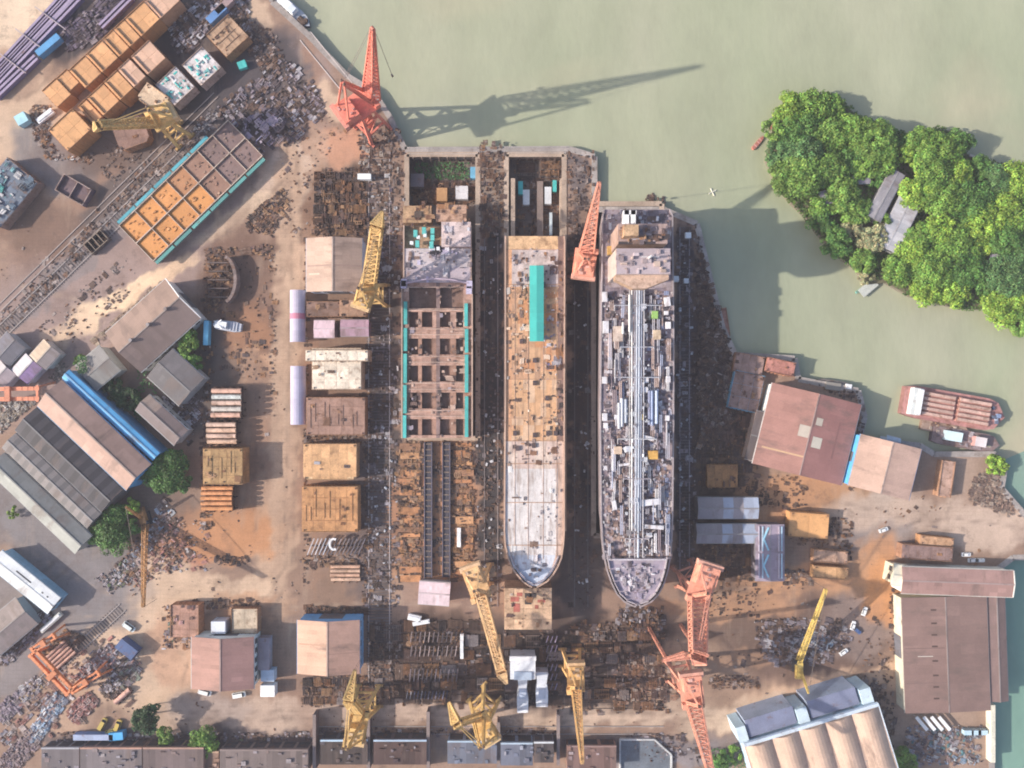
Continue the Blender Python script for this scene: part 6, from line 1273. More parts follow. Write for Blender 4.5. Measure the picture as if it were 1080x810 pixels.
# ------------------------------------------------------------------ island and trees
def island():
    P = [(808,168),(814,145),(818,118),(832,102),(868,100),(893,112),(915,128),(940,140),(968,146),(985,136),(1012,138),(1022,165),(1060,172),(1110,190),(1400,200),(1400,420),(1110,360),(1062,345),(1040,325),(1015,326),(985,318),(960,312),(935,298),(912,300),(905,285),(885,270),(862,245),(850,228),(833,212),(820,195)]
    m = MB(); pts = [tuple(W(x, y, 0)[:2]) for x, y in P]; m.prism(pts, WZ-2, -.6, (.20,.17,.13), (.16,.15,.09)); struct(m.build('island_ground', CONC))
island()
GREENS = {'bright': (.20,.34,.05), 'mid': (.13,.25,.045), 'deep': (.075,.17,.038), 'olive': (.135,.25,.05), 'blue': (.085,.18,.06), 'pale': (.30,.32,.17), 'dark': (.035,.085,.03)}  # dark: very dark leaves, also painted shade on the shaded yard trees
def tree(label, px, py, r, h, tint, group=None, ground=0.0, seed=0, dens=1.0):
    """tapered trunk, limbs and a crown of leaf-sized faces gathered in uneven clumps; r is the crown's photo radius"""
    rnd = random.Random(seed); z = h*.72; p = W(px, py, z+ground); rm = r*S(z); t = thing('broadleaf_tree', label, 'tree', (p.x, p.y, ground), 0, group)
    m = MB(); m.tube((0,0,-.3), (0,0,h*.5), max(.25, rm*.07), (.11,.085,.06), 7, max(.15, rm*.04)); tr = m.build('trunk', BARK, t); m = MB()
    cl = []; nc = max(8, int(rm*rm*.75)+6); ex, ey = rnd.uniform(.82, 1.2), rnd.uniform(.82, 1.2)
    for i in range(nc):
        a = rnd.random()*6.283; q = math.sqrt(rnd.random())*.96; rr = rm*rnd.uniform(.13, .36); cx, cy = math.cos(a)*q*rm*ex, math.sin(a)*q*rm*ey
        cz = h*.58+(1-q*q)*h*.26*rnd.uniform(.3, 1.5); cl.append((cx, cy, cz, rr, rnd.uniform(.55, 1.4)))
        if i < 8: m.tube((0,0,h*.4), (cx*.8, cy*.8, cz-rr*.3), .16, (.11,.085,.06), 5, .07)
    m.build('limb', BARK, t); base = GREENS[tint]; c = MB(); V, F, C = c.v, c.f, c.c
    for cx, cy, cz, rr, br in cl:
        n = int((26+34*rr)*dens*(1 if rr > 1.2 else .8))
        for k in range(n):
            u = rnd.uniform(-.45, 1); th = rnd.random()*6.283; s_ = math.sqrt(1-min(1, u*u)); d = rr*rnd.uniform(.72, 1.12); nx, ny, nz = s_*math.cos(th), s_*math.sin(th), u
            x, y, zz = cx+nx*d, cy+ny*d, cz+nz*d*.85; sz = rnd.uniform(.32, .72)*(1 if rr > 1 else .75)
            nv = Vector((nx+rnd.uniform(-.6, .6), ny+rnd.uniform(-.6, .6), nz+rnd.uniform(-.3, .7)+.25)).normalized(); a = nv.orthogonal().normalized(); b = nv.cross(a); ro = rnd.random()*3.14
            e = (a*math.cos(ro)+b*math.sin(ro))*sz; f = (b*math.cos(ro)-a*math.sin(ro))*sz*.7; g = Vector((x, y, zz)); n0 = len(V)
            V.extend([tuple(g-e), tuple(g-f*.9+nv*.1), tuple(g+e), tuple(g+f*.9+nv*.1)]); F.append((n0, n0+1, n0+2, n0+3)); kk = br*rnd.uniform(.65, 1.35)
            C.append((base[0]*kk*rnd.uniform(.8, 1.35), base[1]*kk, base[2]*kk))
    c.build('crown', LEAF, t); return t
def isl(px, py, r, h, tint, lab, i): tree(lab, px, py, r*1.13, h, tint, 'trees on the wooded island', -.7, 100+i)
IT = [(834,115,15,10,'bright','lime-green tree at the very tip of the island'), (860,112,16,11,'mid','tree on the tip of the island, riverward of the lime-green one'), (880,112,11,9,'mid','small round tree jutting from the tip of the island into the open river'), (822,138,13,9,'mid','tree beside the small red boat at the island tip'), (846,138,17,11,'deep','dark tree inland behind the island tip'),
 (872,140,16,11,'olive','olive tree among the dark ones behind the island tip'), (826,160,14,9,'blue','bluish tree on the bank just past the red boat'), (850,160,17,12,'blue','bluish broad tree in the heart of the island tip'), (826,186,14,10,'olive','olive tree on the shore facing the shipyard, nearest the tip'), (848,184,19,13,'olive','broad olive tree with dappled crown facing the shipyard'), (872,180,17,12,'olive','olive-crowned tree next to the dark central gap'),
 (900,140,17,12,'mid','tree on the river side next to the rounded dark gap'), (923,146,19,13,'olive','large olive dome above the grey roofs on the river side'), (932,165,15,11,'mid','tree leaning over the grey roofs from the river side'), (896,168,15,8,'deep','dark low tree in the central gap of the island'), (912,176,12,10,'mid','tree touching the grey roof ridge'),
 (960,162,10,9,'bright','small bright tree behind the grey roofs'), (975,148,15,11,'mid','tree on the river shore beyond the grey roofs'), (994,158,17,12,'mid','tree in the clump beyond the grey roofs, close to the open river'), (1012,150,12,10,'deep','dark tree at the corner of the river-side clump'), (948,146,9,8,'deep','small dark tree in the notch of the river shore'),
 (984,178,19,13,'mid','big tree at the middle of the clump beyond the grey roofs'), (1008,184,15,11,'bright','bright tree inland of the fallen walls'), (1036,176,12,9,'deep','dark low tree by the ruined riverside wall'), (972,200,16,11,'bright','bright tree at the end of the pale concrete roof'), (998,208,18,12,'mid','broad tree between the pale concrete roof and the wooded end'),
 (1026,212,19,12,'deep','deep green tree in the wide middle of the island'), (1052,192,16,11,'blue','bluish tree beside the ruined riverside wall'), (1076,190,18,12,'bright','bright tree at the picture edge near the ruined wall'), (1058,222,18,12,'bright','bright crown in the wide middle near the picture edge'), (1082,228,17,12,'mid','tree cut by the picture edge in the wide middle'),
 (1034,236,17,12,'bright','lime crown above the hidden hut roof'), (994,240,13,13,'bright','round bright ball-shaped tree beyond the pale concrete roof'), (1012,256,18,12,'mid','tree between the ball-shaped tree and hidden hut'), (974,252,15,10,'mid','tree just past the pale concrete roof end'), (1062,254,17,12,'deep','deep green tree beside the hidden hut'), (1084,268,17,12,'blue','bluish tree at the picture edge beyond the hidden hut'),
 (890,205,16,11,'olive','olive tree on the shipyard shore near the dark hut'), (905,222,14,9,'olive','tree in front of the sloping dark roof'), (900,240,11,7,'pale','pale straw-coloured tree on the shipyard shore'), (922,250,13,8,'pale','second pale flowering tree, against the concrete roof'), (868,218,12,8,'mid','small tree on the shipyard shore past the olive domes'), (866,236,11,8,'deep','dark low tree hanging over the shipyard-side water'),
 (884,255,13,9,'deep','dark tree on the shipyard shore before the landing'), (912,275,12,8,'olive','tree beside the landing'), (914,290,7,4,'pale','pale bush at the landing'), (948,284,14,9,'mid','tree past the landing on the shipyard shore'), (966,268,16,10,'bright','bright tree inland past the landing'), (986,282,18,12,'mid','big rounded tree on the shipyard shore past the landing'),
 (978,305,15,8,'bright','bright low crown overhanging the water past the landing'), (1006,304,15,8,'bright','bright spreading crown on the water edge beside the dark recess'), (1018,282,17,11,'deep','dark tree in the recess of the shipyard shore'), (1036,296,12,8,'deep','dark low tree at the bottom of the recess'), (1066,290,20,12,'blue','large bluish dome toward the lower end of the wood'),
 (1058,322,18,7,'bright','bright bamboo-like clump at the lower end of the wood'), (1080,338,15,6,'olive','feathery pale clump on the last point of the shore'), (1082,304,16,10,'bright','bright crown at the picture edge above the last point'), (1040,258,12,9,'bright','small bright crown beside the hidden hut roof')]
IT += [(958,262,9,8,'mid','small tree drooping over the end of the pale concrete roof'), (932,232,8,7,'mid','small tree overgrowing the edge of the slanting dark roof'), (958,212,9,8,'bright','small bright tree overgrowing the pale roof from behind'), (922,186,9,8,'deep','dark tree overgrowing the top of the slanting roof')]
for i, a in enumerate(IT): isl(a[0], a[1], a[2], a[3], a[4], a[5], i)
def undergrowth():
    P = np.array([[*W(x, y)[:2]] for x, y in [(808,168),(812,145),(818,118),(832,100),(868,98),(893,110),(915,126),(940,138),(968,144),(985,134),(1012,136),(1022,165),(1060,172),(1090,186),(1090,356),(1062,347),(1040,328),(1015,328),(985,320),(960,314),(935,300),(905,287),(883,272),(860,247),(848,230),(831,214),(818,197)]])
    m = MB(); n = 0
    while n < 15000:
        x, y = U(P[:, 0].min(), P[:, 0].max()), U(P[:, 1].min(), P[:, 1].max()); px, py = x/.5+540, 405-y/.5
        if not in_poly(np.array(x), np.array(y), P): continue
        u, v = (px-942)*math.cos(R(63))-(py-218)*math.sin(R(63)), (px-942)*math.sin(R(63))+(py-218)*math.cos(R(63))
        if abs(u) < 36 and abs(v) < 24: continue
        n += 1; k = .5+.5*math.sin(px*.21+py*.13)*math.sin(py*.27-px*.09); c = mix((.05,.10,.03), (.12,.20,.04), k*U(.5, 1.3)); s_ = U(.35, .9); a = U(0, 6.28); z = -.4+k*3.2*U(.3, 1.1); q = (math.cos(a)*s_, math.sin(a)*s_); d1, d2 = U(-.3, .3), U(-.3, .3)
        m.face([(x-q[0], y-q[1], z-d1), (x+q[1]*.7, y-q[0]*.7, z-d2), (x+q[0], y+q[1], z+d1), (x-q[1]*.7, y+q[0]*.7, z+d2)], J(c, .25))
    tag(m.build('undergrowth', LEAF), 'low green undergrowth filling the gaps of the wooded island', 'undergrowth', kind='stuff')
undergrowth()
shed('dark slanting tile roof under the island trees', 934, 206, 56, 16, 62, 6, .3, (.27,.255,.275), (.35,.33,.32), (.26,.245,.265), name='house', cat='house')
shed('pale grey concrete roof of the long island house', 949, 234, 64, 24, 64, 5, .05, (.50,.485,.51), (.4,.4,.4), (.49,.475,.50), patches={(s, k): (.38,.38,.41) for s in (-1, 1) for k in (1, 4, 5, 9)}, name='house', cat='house', wins='-x')
shed('small grey roof peeping out between island trees near the shipyard shore', 872, 208, 14, 14, 20, 5, 1, (.24,.22,.25), (.4,.4,.4), name='hut', cat='hut')
shed('small hidden hut roof in a gap of the island wood', 1050, 274, 24, 11, 70, 5, 1, (.22,.2,.25), (.4,.4,.4), name='hut', cat='hut')
shed('low grey lean-to joined to the slanting tile roof on the island', 908, 187, 20, 12, 0, 5, .6, (.22,.2,.23), (.4,.4,.4), name='hut', cat='hut')
p = W(1046, 176, 0); t = thing('ruined_wall', 'broken pale wall with rubble along the island river shore', 'wall', (p.x, p.y, -.6), R(-20)); m = MB(); m.box(-3, 1, 0, 22, 1.2, 2.4, (.35,.32,.30), 0, (.5,.47,.44)); m.build('wall_panel', CONC, t)
m = MB(); scatter(m, [(-14,-6), (12,-6), (12,2), (-14,2)], 60, [(.55,.48,.42), (.35,.32,.3), (.45,.3,.24)], .6, 2.4, 1.0, 0, None, .15); m.build('rubble', CONC, t)['kind'] = 'stuff'
p = W(917, 303, 0); t = thing('landing_stage', 'small pale landing stage below the island house', 'jetty', (p.x, p.y, WZ), R(40)); m = MB(); m.box(0, 0, 1.6, 10, 5, .3, (.5,.52,.48)); m.build('deck', CONC, t)
for sx in (-1, 1):
    for sy in (-1, 1): m = MB(); m.tube((sx*4, sy*2, -2), (sx*4, sy*2, 1.6), .25, (.25,.2,.17), 7); m.build('pile', BARK, t)
YT = [(171,497,22,11,'deep','large dark green tree at the corner of the big brown shed'), (183,490,13,9,'dark','dark tree tucked behind the large corner tree toward the yard'), (186,508,12,8,'deep','dark tree beside the corner tree on the yard side'), (119,560,20,10,'deep','broad dark green tree at the end of the slate roofs'), (104,566,12,8,'mid','lighter green tree hugging the end of the pale long roof'), (137,536,9,8,'bright','small bright round tree between the two dark trees'), (140,556,9,8,'deep','small dark tree beside the bright round one'),
 (197,352,10,8,'mid','upper round yard tree by the brown gabled shed'), (199,371,12,9,'mid','middle round yard tree by the grey workshop'), (190,381,9,8,'bright','feathery lighter yard tree by the grey workshop'), (206,384,9,7,'deep','dark yard tree nearest the rust-brown yard'), (134,420,12,7,'dark','dark tree in shade beside the blue lean-to'), (120,410,11,7,'dark','second shaded tree between the house and blue lean-to'), (148,432,9,6,'dark','shaded shrub-sized tree by the tan-and-grey house'),  # shaded trees get a darker leaf tint that paints in their shade
 (152,762,15,14,'dark','tall dark tree at the bottom road'), (157,750,10,11,'dark','dark tree leaning over the scrap behind the tall one'), (175,776,10,7,'mid','bushy tree at the foot of the tall dark one'), (213,784,15,8,'mid','spreading green tree over the bottom sheds'), (200,792,9,6,'bright','light green tree on the roofs of the bottom sheds'), (13,541,6,4,'bright','tiny bright tree on the grey road'), (952,804,14,9,'mid','green tree between the wide tan shed and the creek yard'), (761,802,10,7,'deep','green tree at the corner of the wide tan shed'), (773,796,8,5,'mid','small bush against the wide tan shed'), (1049,488,10,4,'bright','bright green bush on the point by the work boat'), (1057,493,7,3,'bright','small bright bush on the tip of the point'), (84,381,7,4,'mid','bush on the side of the cluttered grey house')]
for i, a in enumerate(YT): tree(a[5], a[0], a[1], a[2], a[3], a[4], 'trees in the yard', 0.0, 300+i, 1.1)
def weeds(label, cx, cy, w, h, n, z):
    m = MB()
    for i in range(n):
        p = W(cx+U(-w, w)/2, cy+U(-h, h)/2, z+1); s_ = U(.3, .8); a = U(0, 6.28); c = J((.06,.14,.05), .4); k = U(.1, 1.5)
        m.face([(p.x-s_*math.cos(a), p.y-s_*math.sin(a), z+k), (p.x+s_*math.sin(a)*.7, p.y-s_*math.cos(a)*.7, z+k+.2), (p.x+s_*math.cos(a), p.y+s_*math.sin(a), z+k), (p.x-s_*math.sin(a)*.7, p.y+s_*math.cos(a)*.7, z+k+.2)], c)
    tag(m.build('weeds', LEAF), label, 'weeds', kind='stuff')
weeds('green weeds grown on the dock floor behind the gate of the half-open hull', 466, 180, 58, 18, 420, PZ+.3)
weeds('green weeds between the shed row and the trees by the brown shed', 170, 395, 50, 40, 300, 0)
weeds('green weeds around the lowest corner by the wide tan shed', 767, 800, 40, 20, 250, 0)
weeds('weeds on the cluttered grey house roof', 86, 385, 10, 18, 120, 8.9)
# ------------------------------------------------------------------ loose steel and scrap lying about the yard
def Z(label, px, n, pal, smin=.8, smax=3, hmax=1.6, ang=None, long=.4, z=0.0, jit=.05, order=None): return heap(label, [tuple(W(x, y, z)[:2]) for x, y in px], n, pal, smin, smax, hmax, ang, long, z=z, jit=jit, order=order)
q4 = R4
Z('bed of dark upright steel lengths between the red crane and tan shed', q4(330,178,391,250), 260, P_DARK+P_RUST, .8, 3, 3.4, 90, .6, order=(331,180,391,250,6,True))
Z('loose steel along the quay below the red crane', q4(378,135,424,185), 260, P_SCRAP+[(.6,.55,.5)], .6, 2.4, 1.6, 90)
Z('loose steel on the runway beside the dock of the half-open hull', q4(392,180,426,310), 520, P_SCRAP+[(.34,.28,.34),(.7,.7,.72)], .4, 2.2, 1.6, 90, .5)
Z('trackside gear on the dark runway below the yellow lattice crane', q4(386,330,422,640), 900, P_DARK+P_GREY, .4, 2.2, 1.2, 90, .55)
Z('scrap on the pier head between the two dock gates', q4(506,150,532,250), 330, P_SCRAP+P_RUST, .5, 2.4, 2.2, 90, .5)
Z('trackside litter in the alley between half-open hull and orange-decked ship', q4(500,250,531,640), 800, P_DARK+P_DARK+[(.3,.27,.3),(.65,.65,.7),(.2,.15,.12)], .4, 2, 1.2, 90, .5)
Z('sparse gear in the black alley between the two long ships', q4(598,260,627,640), 420, P_DARK+[(.12,.11,.12),(.3,.3,.32)], .4, 2, 1.0, 90, .5)
Z('gear at the pier end above the black alley', q4(598,160,627,260), 180, P_SCRAP, .5, 2.2, 1.6, 90)
Z('litter along the grey strip beside the tanker', q4(714,236,734,600), 560, P_DARK+P_GREY, .4, 2.2, 1.2, 90)
Z('dark scrap heaped along the river bank beside the tanker', [(735,240),(748,290),(762,345),(773,374),(778,440),(736,480),(735,300)], 1100, P_DARK+P_SCRAP, .8, 3.4, 3.4, None, .5)
Z('brown scrap field between the tanker and red-roofed warehouse', q4(737,400,800,520), 560, P_RUST+P_DARK+P_DARK, .7, 3.2, 2.0, 80, .5, order=(740,405,790,515,7,True))
Z('dark heap below the paired sheet roofs', q4(737,572,800,612), 330, P_DARK+P_RUST, .6, 2.4, 2.0, 0, .5, order=(738,574,800,610,3,True))
for i, (x0, y0, x1, y1, lb) in enumerate(((420,466,446,610,'rusty staging and orange plates on the open slip beside the runway'), (476,466,500,610,'rusty staging and orange plates on the open slip beside the dark alley'))):
    Z(lb, q4(x0, y0, x1, y1), 520, [(.50,.27,.13),(.42,.22,.11),(.2,.12,.09),(.1,.07,.06),(.58,.36,.22),(.3,.2,.16)], .6, 3.0, 2.4, 0, .55)
Z('crossed staging bars between the launching ways', q4(447,466,477,610), 260, [(.16,.12,.11),(.3,.2,.15),(.08,.07,.08)], .6, 2.4, 2.2, 0, .6)
Z('brown clutter around the lower steel racks', q4(424,650,520,745), 260, P_DARK+P_RUST+[(.4,.36,.38)], .5, 2.6, 1.8, 0, .5, order=(426,652,520,744,6,True))
Z('dark clutter under the white machine blocks', q4(530,665,600,748), 330, P_DARK+P_SCRAP, .5, 2.4, 1.6, 90, .5, order=(532,668,600,746,5,True))
Z('wide scrap strip below the bow of the tanker', q4(600,655,705,752), 480, P_SCRAP+P_RUST, .5, 2.6, 2.2, 0, .5, order=(602,664,700,750,7,True))
Z('orange-brown offcuts in the scrap strip beside the pink crane', q4(645,690,715,745), 330, [(.45,.24,.15),(.5,.34,.26),(.2,.12,.1),(.62,.5,.42)], .5, 2.4, 1.8, 0, .5)
Z('cradle timbers and gear right under the tanker bow', q4(650,640,700,672), 220, P_DARK+P_GREY+P_RUST, .6, 2.8, 2.6, 90, .5)
Z('narrow line of scrap along the road right of the pink cranes', q4(748,712,800,726), 160, P_SCRAP+P_RUST, .4, 1.6, 1.2, 5, .4)
Z('ring of dark scrap with plates below the yellow boom', [(795,655),(830,650),(890,655),(898,672),(870,700),(820,702),(800,690)], 620, P_DARK+P_GREY, .6, 2.6, 2.0, -8, .45)
Z('bluish plates within the ring of dark scrap', [(835,672),(872,664),(880,680),(850,697),(830,690)], 150, P_BLUE, .6, 2.6, 1.2, 60, .3)
Z('scrap in front of the wide tan shed wall', [(770,762),(800,748),(845,738),(900,722),(906,730),(850,748),(790,772)], 240, P_DARK+P_RUST, .5, 2, 1.6, 17, .4)
Z('rusty gear beside the bright orange two-panel block', [(824,540),(832,536),(900,548),(898,590),(880,575),(836,575)], 260, P_DARK+P_RUST, .5, 2.4, 1.6, -4, .5)
Z('rusty gear below the striped shed', q4(826,600,858,618), 110, P_SCRAP, .5, 2, 1.5, 0)
Z('stripes of timber on the point beside the barge hatch', [(1026,500),(1050,492),(1056,512),(1080,546),(1060,542),(1022,530)], 330, [(.42,.3,.24),(.5,.4,.33),(.2,.14,.12),(.3,.2,.16)], .6, 2.6, 1.6, -12, .6)
Z('quay clutter around the red-roofed riverside warehouse', [(845,402),(905,414),(912,440),(900,520),(893,515),(905,425)], 130, P_SCRAP, .5, 2, 1.5, -14)
Z('coloured scrap and drums in the yard below the huge hall', q4(955,765,1035,806), 430, P_GREY+P_BLUE+[(.1,.3,.35),(.4,.22,.16)], .5, 2.4, 1.8, -20, .35)
Z('dark junk between the wide tan shed and the huge hall', [(898,722),(938,690),(944,760),(936,806),(925,800),(912,745)], 260, P_DARK+P_SCRAP, .6, 2.6, 2.2, 80)
Z('pebbly scrap along the cream wall of the huge hall', q4(938,610,948,690), 90, P_DARK+P_RUST, .5, 2, 1.6, 90)
# left side
Z('dark purple frames and lengths beside the purple beams', [(62,30),(110,-2),(140,-2),(112,34),(88,50),(70,55)], 420, [(.06,.05,.07),(.12,.1,.15),(.2,.16,.24),(.1,.08,.09),(.35,.3,.33)], .8, 3.2, 2.6, 40, .6)
Z('dark steel between the back row of orange blocks and the quay', [(190,12),(210,-4),(262,-2),(262,40),(235,18),(205,50),(190,60),(176,40)], 460, P_DARK+P_GREY, .7, 3, 2.4, 43, .5)
Z('grey gear along the top quay by the moored boat', [(262,18),(290,34),(300,60),(280,78),(262,60),(256,30)], 220, P_SCRAP, .5, 2.4, 1.6, 43)
Z('dark gear and lengths on the upper slip beside the rail track', [(222,118),(300,60),(330,85),(345,120),(300,160),(284,130),(262,120),(240,130)], 520, P_DARK+P_GREY+[(.3,.25,.3)], .6, 3, 2.0, 43, .5)
Z('bits of steel strewn along the slanting rail track', [(0,330),(215,118),(232,128),(120,240),(0,360)], 560, P_SCRAP, .4, 2.0, 1.0, 43, .5)
Z('pale litter on the slanting rail track near the white blocks', [(200,140),(222,112),(232,120),(212,150)], 90, [(.6,.58,.58),(.4,.38,.4),(.2,.18,.2)], .4, 1.6, .8, 43)
Z('dark scrap in the sandy corner between the teal-edged section and the ring section', [(258,232),(300,196),(302,214),(290,250),(262,244)], 260, P_DARK+P_RUST, .6, 2.4, 1.8, 43)
Z('rusty rim of scrap around the ring section', [(216,262),(288,258),(290,270),(240,268),(232,330),(214,330)], 260, P_DARK+P_RUST, .6, 2.4, 2, 10)
Z('scrap along the walls of the rust-brown yard', q4(212,360,224,560), 240, P_DARK+P_RUST+[(.5,.45,.45)], .5, 2.2, 1.8, 90)
Z('rusty offcuts edging the tan shed and blocks', q4(320,250,325,620), 160, P_DARK+P_RUST+[(.5,.4,.35)], .4, 1.8, 1.4, 90)
Z('offcuts in the slot between the big blocks and the runway', q4(382,360,392,640), 260, P_DARK+P_RUST, .5, 2, 1.6, 90)
Z('gear between the cream-orange and mottled brown blocks', q4(322,456,386,468), 120, P_SCRAP+P_RUST, .4, 2, 1.4, 0)
Z('gear below the pipe trestle', q4(318,585,388,600), 140, P_SCRAP+P_RUST, .4, 2, 1.4, 0)
Z('scrap behind the orange blue-walled shed', q4(322,640,384,657), 220, P_DARK+P_RUST, .5, 2.2, 2.0, 0, order=(323,641,384,656,2,True))
Z('stockyard clutter in front of the orange blue-walled shed', q4(318,712,402,745), 330, P_DARK+P_RUST+[(.42,.36,.36)], .5, 2.4, 1.8, 90, .5, order=(320,714,402,744,3,True))
Z('runway scrap between the orange shed and lower racks', q4(388,655,424,740), 330, P_DARK+P_SCRAP, .5, 2.2, 1.6, 90, order=(390,657,422,738,4,True))
Z('clutter around the red-brown rack block', q4(172,636,216,684), 200, P_RUST+P_GREY+[(.15,.25,.18)], .5, 2.2, 1.8, 90)
Z('fence line scrap behind the maroon shed', q4(204,632,275,642), 110, P_DARK+P_RUST, .5, 2, 1.6, 0)
Z('jumbled pale blue and grey scrap by the crawler crane', [(120,600),(150,560),(176,520),(182,540),(160,580),(132,612)], 330, P_BLUE+P_SCRAP, .6, 2.8, 1.8, 43, .5)
Z('red and rusty scrap under the crawler crane boom', [(150,560),(196,545),(206,590),(180,604),(140,628),(128,612)], 330, P_PINK+P_DARK+P_RUST, .5, 2.4, 1.6, 43)
Z('thin smear of dark scrap on the yard cross-path', q4(226,586,262,596), 90, P_DARK, .4, 1.6, .8, -4)
Z('grey scrap and weeds beside the crawler crane', [(100,610),(135,585),(140,612),(116,628)], 130, P_GREY+[(.1,.16,.08),(.2,.25,.12)], .5, 2, 1.6, 43)
Z('pink and white scrap heap inside the scrapyard', [(78,715),(100,690),(118,676),(128,690),(112,706),(92,724)], 330, P_PINK+P_GREY, .6, 2.6, 2.4, 43, .45)
Z('dark frames and grey bed in the scrapyard beside the tall tree', [(104,715),(118,698),(142,690),(148,706),(122,740),(106,728)], 330, P_DARK+P_GREY+[(.25,.3,.24)], .7, 2.8, 2.0, 43, .5)
Z('pink-red heap on the roadside of the scrapyard', [(70,748),(92,728),(106,740),(92,756),(76,764)], 260, P_PINK+[(.3,.12,.12)], .5, 2.4, 2.0, 43)
Z('brown and grey lengths piled beside the stacked plates under the orange gantry', [(42,684),(72,664),(90,672),(70,702),(52,704)], 200, P_RUST+P_DARK, .6, 2.8, 2.0, 43, .5)
Z('whitish heap beside the long orange gantry girder', [(18,728),(38,712),(46,720),(34,738),(20,742)], 200, P_GREY+[(.7,.7,.72),(.5,.36,.2)], .5, 2.2, 1.8, 43)
Z('mauve heap at the edge of the grey road', [(0,742),(18,728),(26,744),(8,760),(0,762)], 150, [(.3,.24,.3),(.4,.34,.4),(.2,.18,.2)], .6, 2.6, 1.6, 43)
Z('bluish lengths of steel piled slantwise in the scrapyard', [(28,776),(60,730),(72,736),(50,770),(34,786)], 360, P_BLUE, .7, 3, 2.0, 52, .6)
Z('rows of brown and mauve bundles in the bottom corner', [(0,800),(30,768),(44,784),(20,812),(0,812)], 360, [(.32,.24,.24),(.42,.34,.34),(.22,.16,.17),(.36,.28,.32)], 1.0, 2.2, 1.8, 43, .2)
Z('dark junk wall behind the white-roofed office', [(0,690),(40,648),(52,640),(56,650),(20,690),(0,706)], 330, P_DARK+P_GREY+[(.3,.28,.38)], .6, 2.6, 2.2, 42, .5)
Z('bags and oddments among the four small square huts', [(0,425),(20,420),(40,424),(20,440),(0,460)], 200, [(.6,.58,.55),(.3,.26,.22),(.2,.2,.2),(.45,.38,.3)], .5, 2.2, 1.4, 43)
Z('rubble beside the square huts and brown shed', [(50,400),(64,380),(72,388),(62,402)], 110, [(.6,.5,.42),(.4,.32,.28),(.2,.17,.15)], .5, 2, 1.2, 43)
Z('timber edge of the sandy slipway', [(95,360),(172,294),(175,298),(98,366)], 150, [(.42,.3,.22),(.3,.22,.18),(.5,.4,.3)], .5, 2.4, .8, 40, .7)
Z('junk around the grey workshop', [(150,420),(210,410),(212,440),(200,470),(190,450)], 260, P_GREY+P_DARK, .5, 2.4, 1.8, -42)
Z('lumps and debris round the front orange block', [(30,110),(56,112),(52,150),(70,166),(100,160),(96,172),(50,168),(34,140)], 260, P_SCRAP+P_RUST+[(.7,.7,.7)], .5, 2.2, 1.6, 37)
Z('strewn offcuts on the sandy upper yard', [(110,150),(180,160),(170,190),(130,205),(100,180)], 130, P_SCRAP, .4, 1.8, 1.0, 40)
Z('thin scrap along the bottom road edge', [(60,772),(330,772),(330,780),(60,784)], 420, P_DARK+P_GREY+[(.12,.18,.1)], .4, 1.8, 1.4, 0)
Z('scrap strip between the paved road and black bottom bays', [(336,768),(590,768),(590,776),(336,776)], 260, P_DARK+P_GREY, .4, 1.8, 1.2, 0)
Z('junk beside the rusty brick roof and dark pond frame', [(655,775),(720,770),(745,800),(690,806)], 160, P_GREY+P_DARK, .5, 2, 1.4, 0)
Z('tiny loose bits strewn over the rust-brown yard and sandy lane', q4(226,262,320,640), 67, P_SCRAP, .3, 1.2, .5)
Z('tiny loose bits strewn over the sandy upper yard', [(0,180),(120,160),(180,170),(60,300),(0,330)], 54, P_SCRAP, .3, 1.4, .6)
Z('tiny loose bits on the pinkish slip ground beside the brown shed', [(20,360),(180,225),(215,260),(100,345),(60,380)], 40, P_SCRAP, .3, 1.3, .5)
Z('tiny loose bits strewn on the lower sandy yard', q4(110,600,320,772), 63, P_SCRAP, .3, 1.2, .5)
Z('tiny loose bits strewn on the orange right yard', [(800,515),(960,520),(1060,535),(1060,585),(930,640),(930,720),(790,760),(720,720),(730,620),(800,610)], 148, P_SCRAP+P_RUST, .3, 1.5, .6)
Z('tiny loose bits along the paved road above the shed row', q4(330,745,740,768), 49, P_SCRAP, .3, 1.2, .5)
Z('trampled offcuts on the sandy quay corner below the red crane', [(292,120),(330,110),(372,140),(330,176),(325,250),(296,250)], 160, P_SCRAP+P_RUST, .3, 1.6, .7, 43)
BR = [(.42,.20,.17),(.50,.42,.40),(.62,.58,.58),(.34,.18,.15),(.24,.13,.11),(.40,.31,.28),(.20,.12,.10),(.27,.27,.33)]
Z('mixed red, white and rusty pieces across the scrapyard under the orange gantry', [(20,740),(80,680),(120,670),(150,700),(140,745),(90,765),(40,780)], 120, BR, .9, 4.2, 1.8, 43, .5)
Z('bright plates and offcuts along the grey road of the scrapyard', [(0,770),(40,725),(60,740),(20,790),(0,800)], 70, BR, .9, 4.0, 1.6, 43, .5)
Z('red and pale offcuts between the crawler crane and the stacks', [(160,560),(215,540),(225,600),(170,605)], 120, BR, .4, 2, 1.2, 20, .4)
Z('rusty plates laid out on the rust-brown yard', q4(224,270,286,400), 170, P_RUST+P_DARK, .5, 2.2, .9, 90, .4)
Z('rusty sections lined up along the sandy lane', q4(284,262,292,420), 70, P_RUST+P_SCRAP, .4, 1.8, .9, 90, .5)
Z('plates and frames on the pinkish slip ground below the slanting hull section', [(120,275),(160,290),(100,345),(50,380),(40,345)], 120, P_RUST+P_SCRAP, .5, 2.2, .8, 43, .5)
Z('rusty sections on the brown ground beside the riverside warehouse', q4(795,500,850,535), 130, P_RUST+P_DARK, .5, 2.2, 1.0, -8, .5)
Z('offcuts beside the road junction by the striped shed', q4(745,612,800,650), 90, P_RUST+P_DARK, .4, 2, .9, 0, .5)
Z('low litter between the ring of scrap and the cream hall', q4(880,640,940,720), 60, P_SCRAP+P_RUST, .3, 1.5, .6)
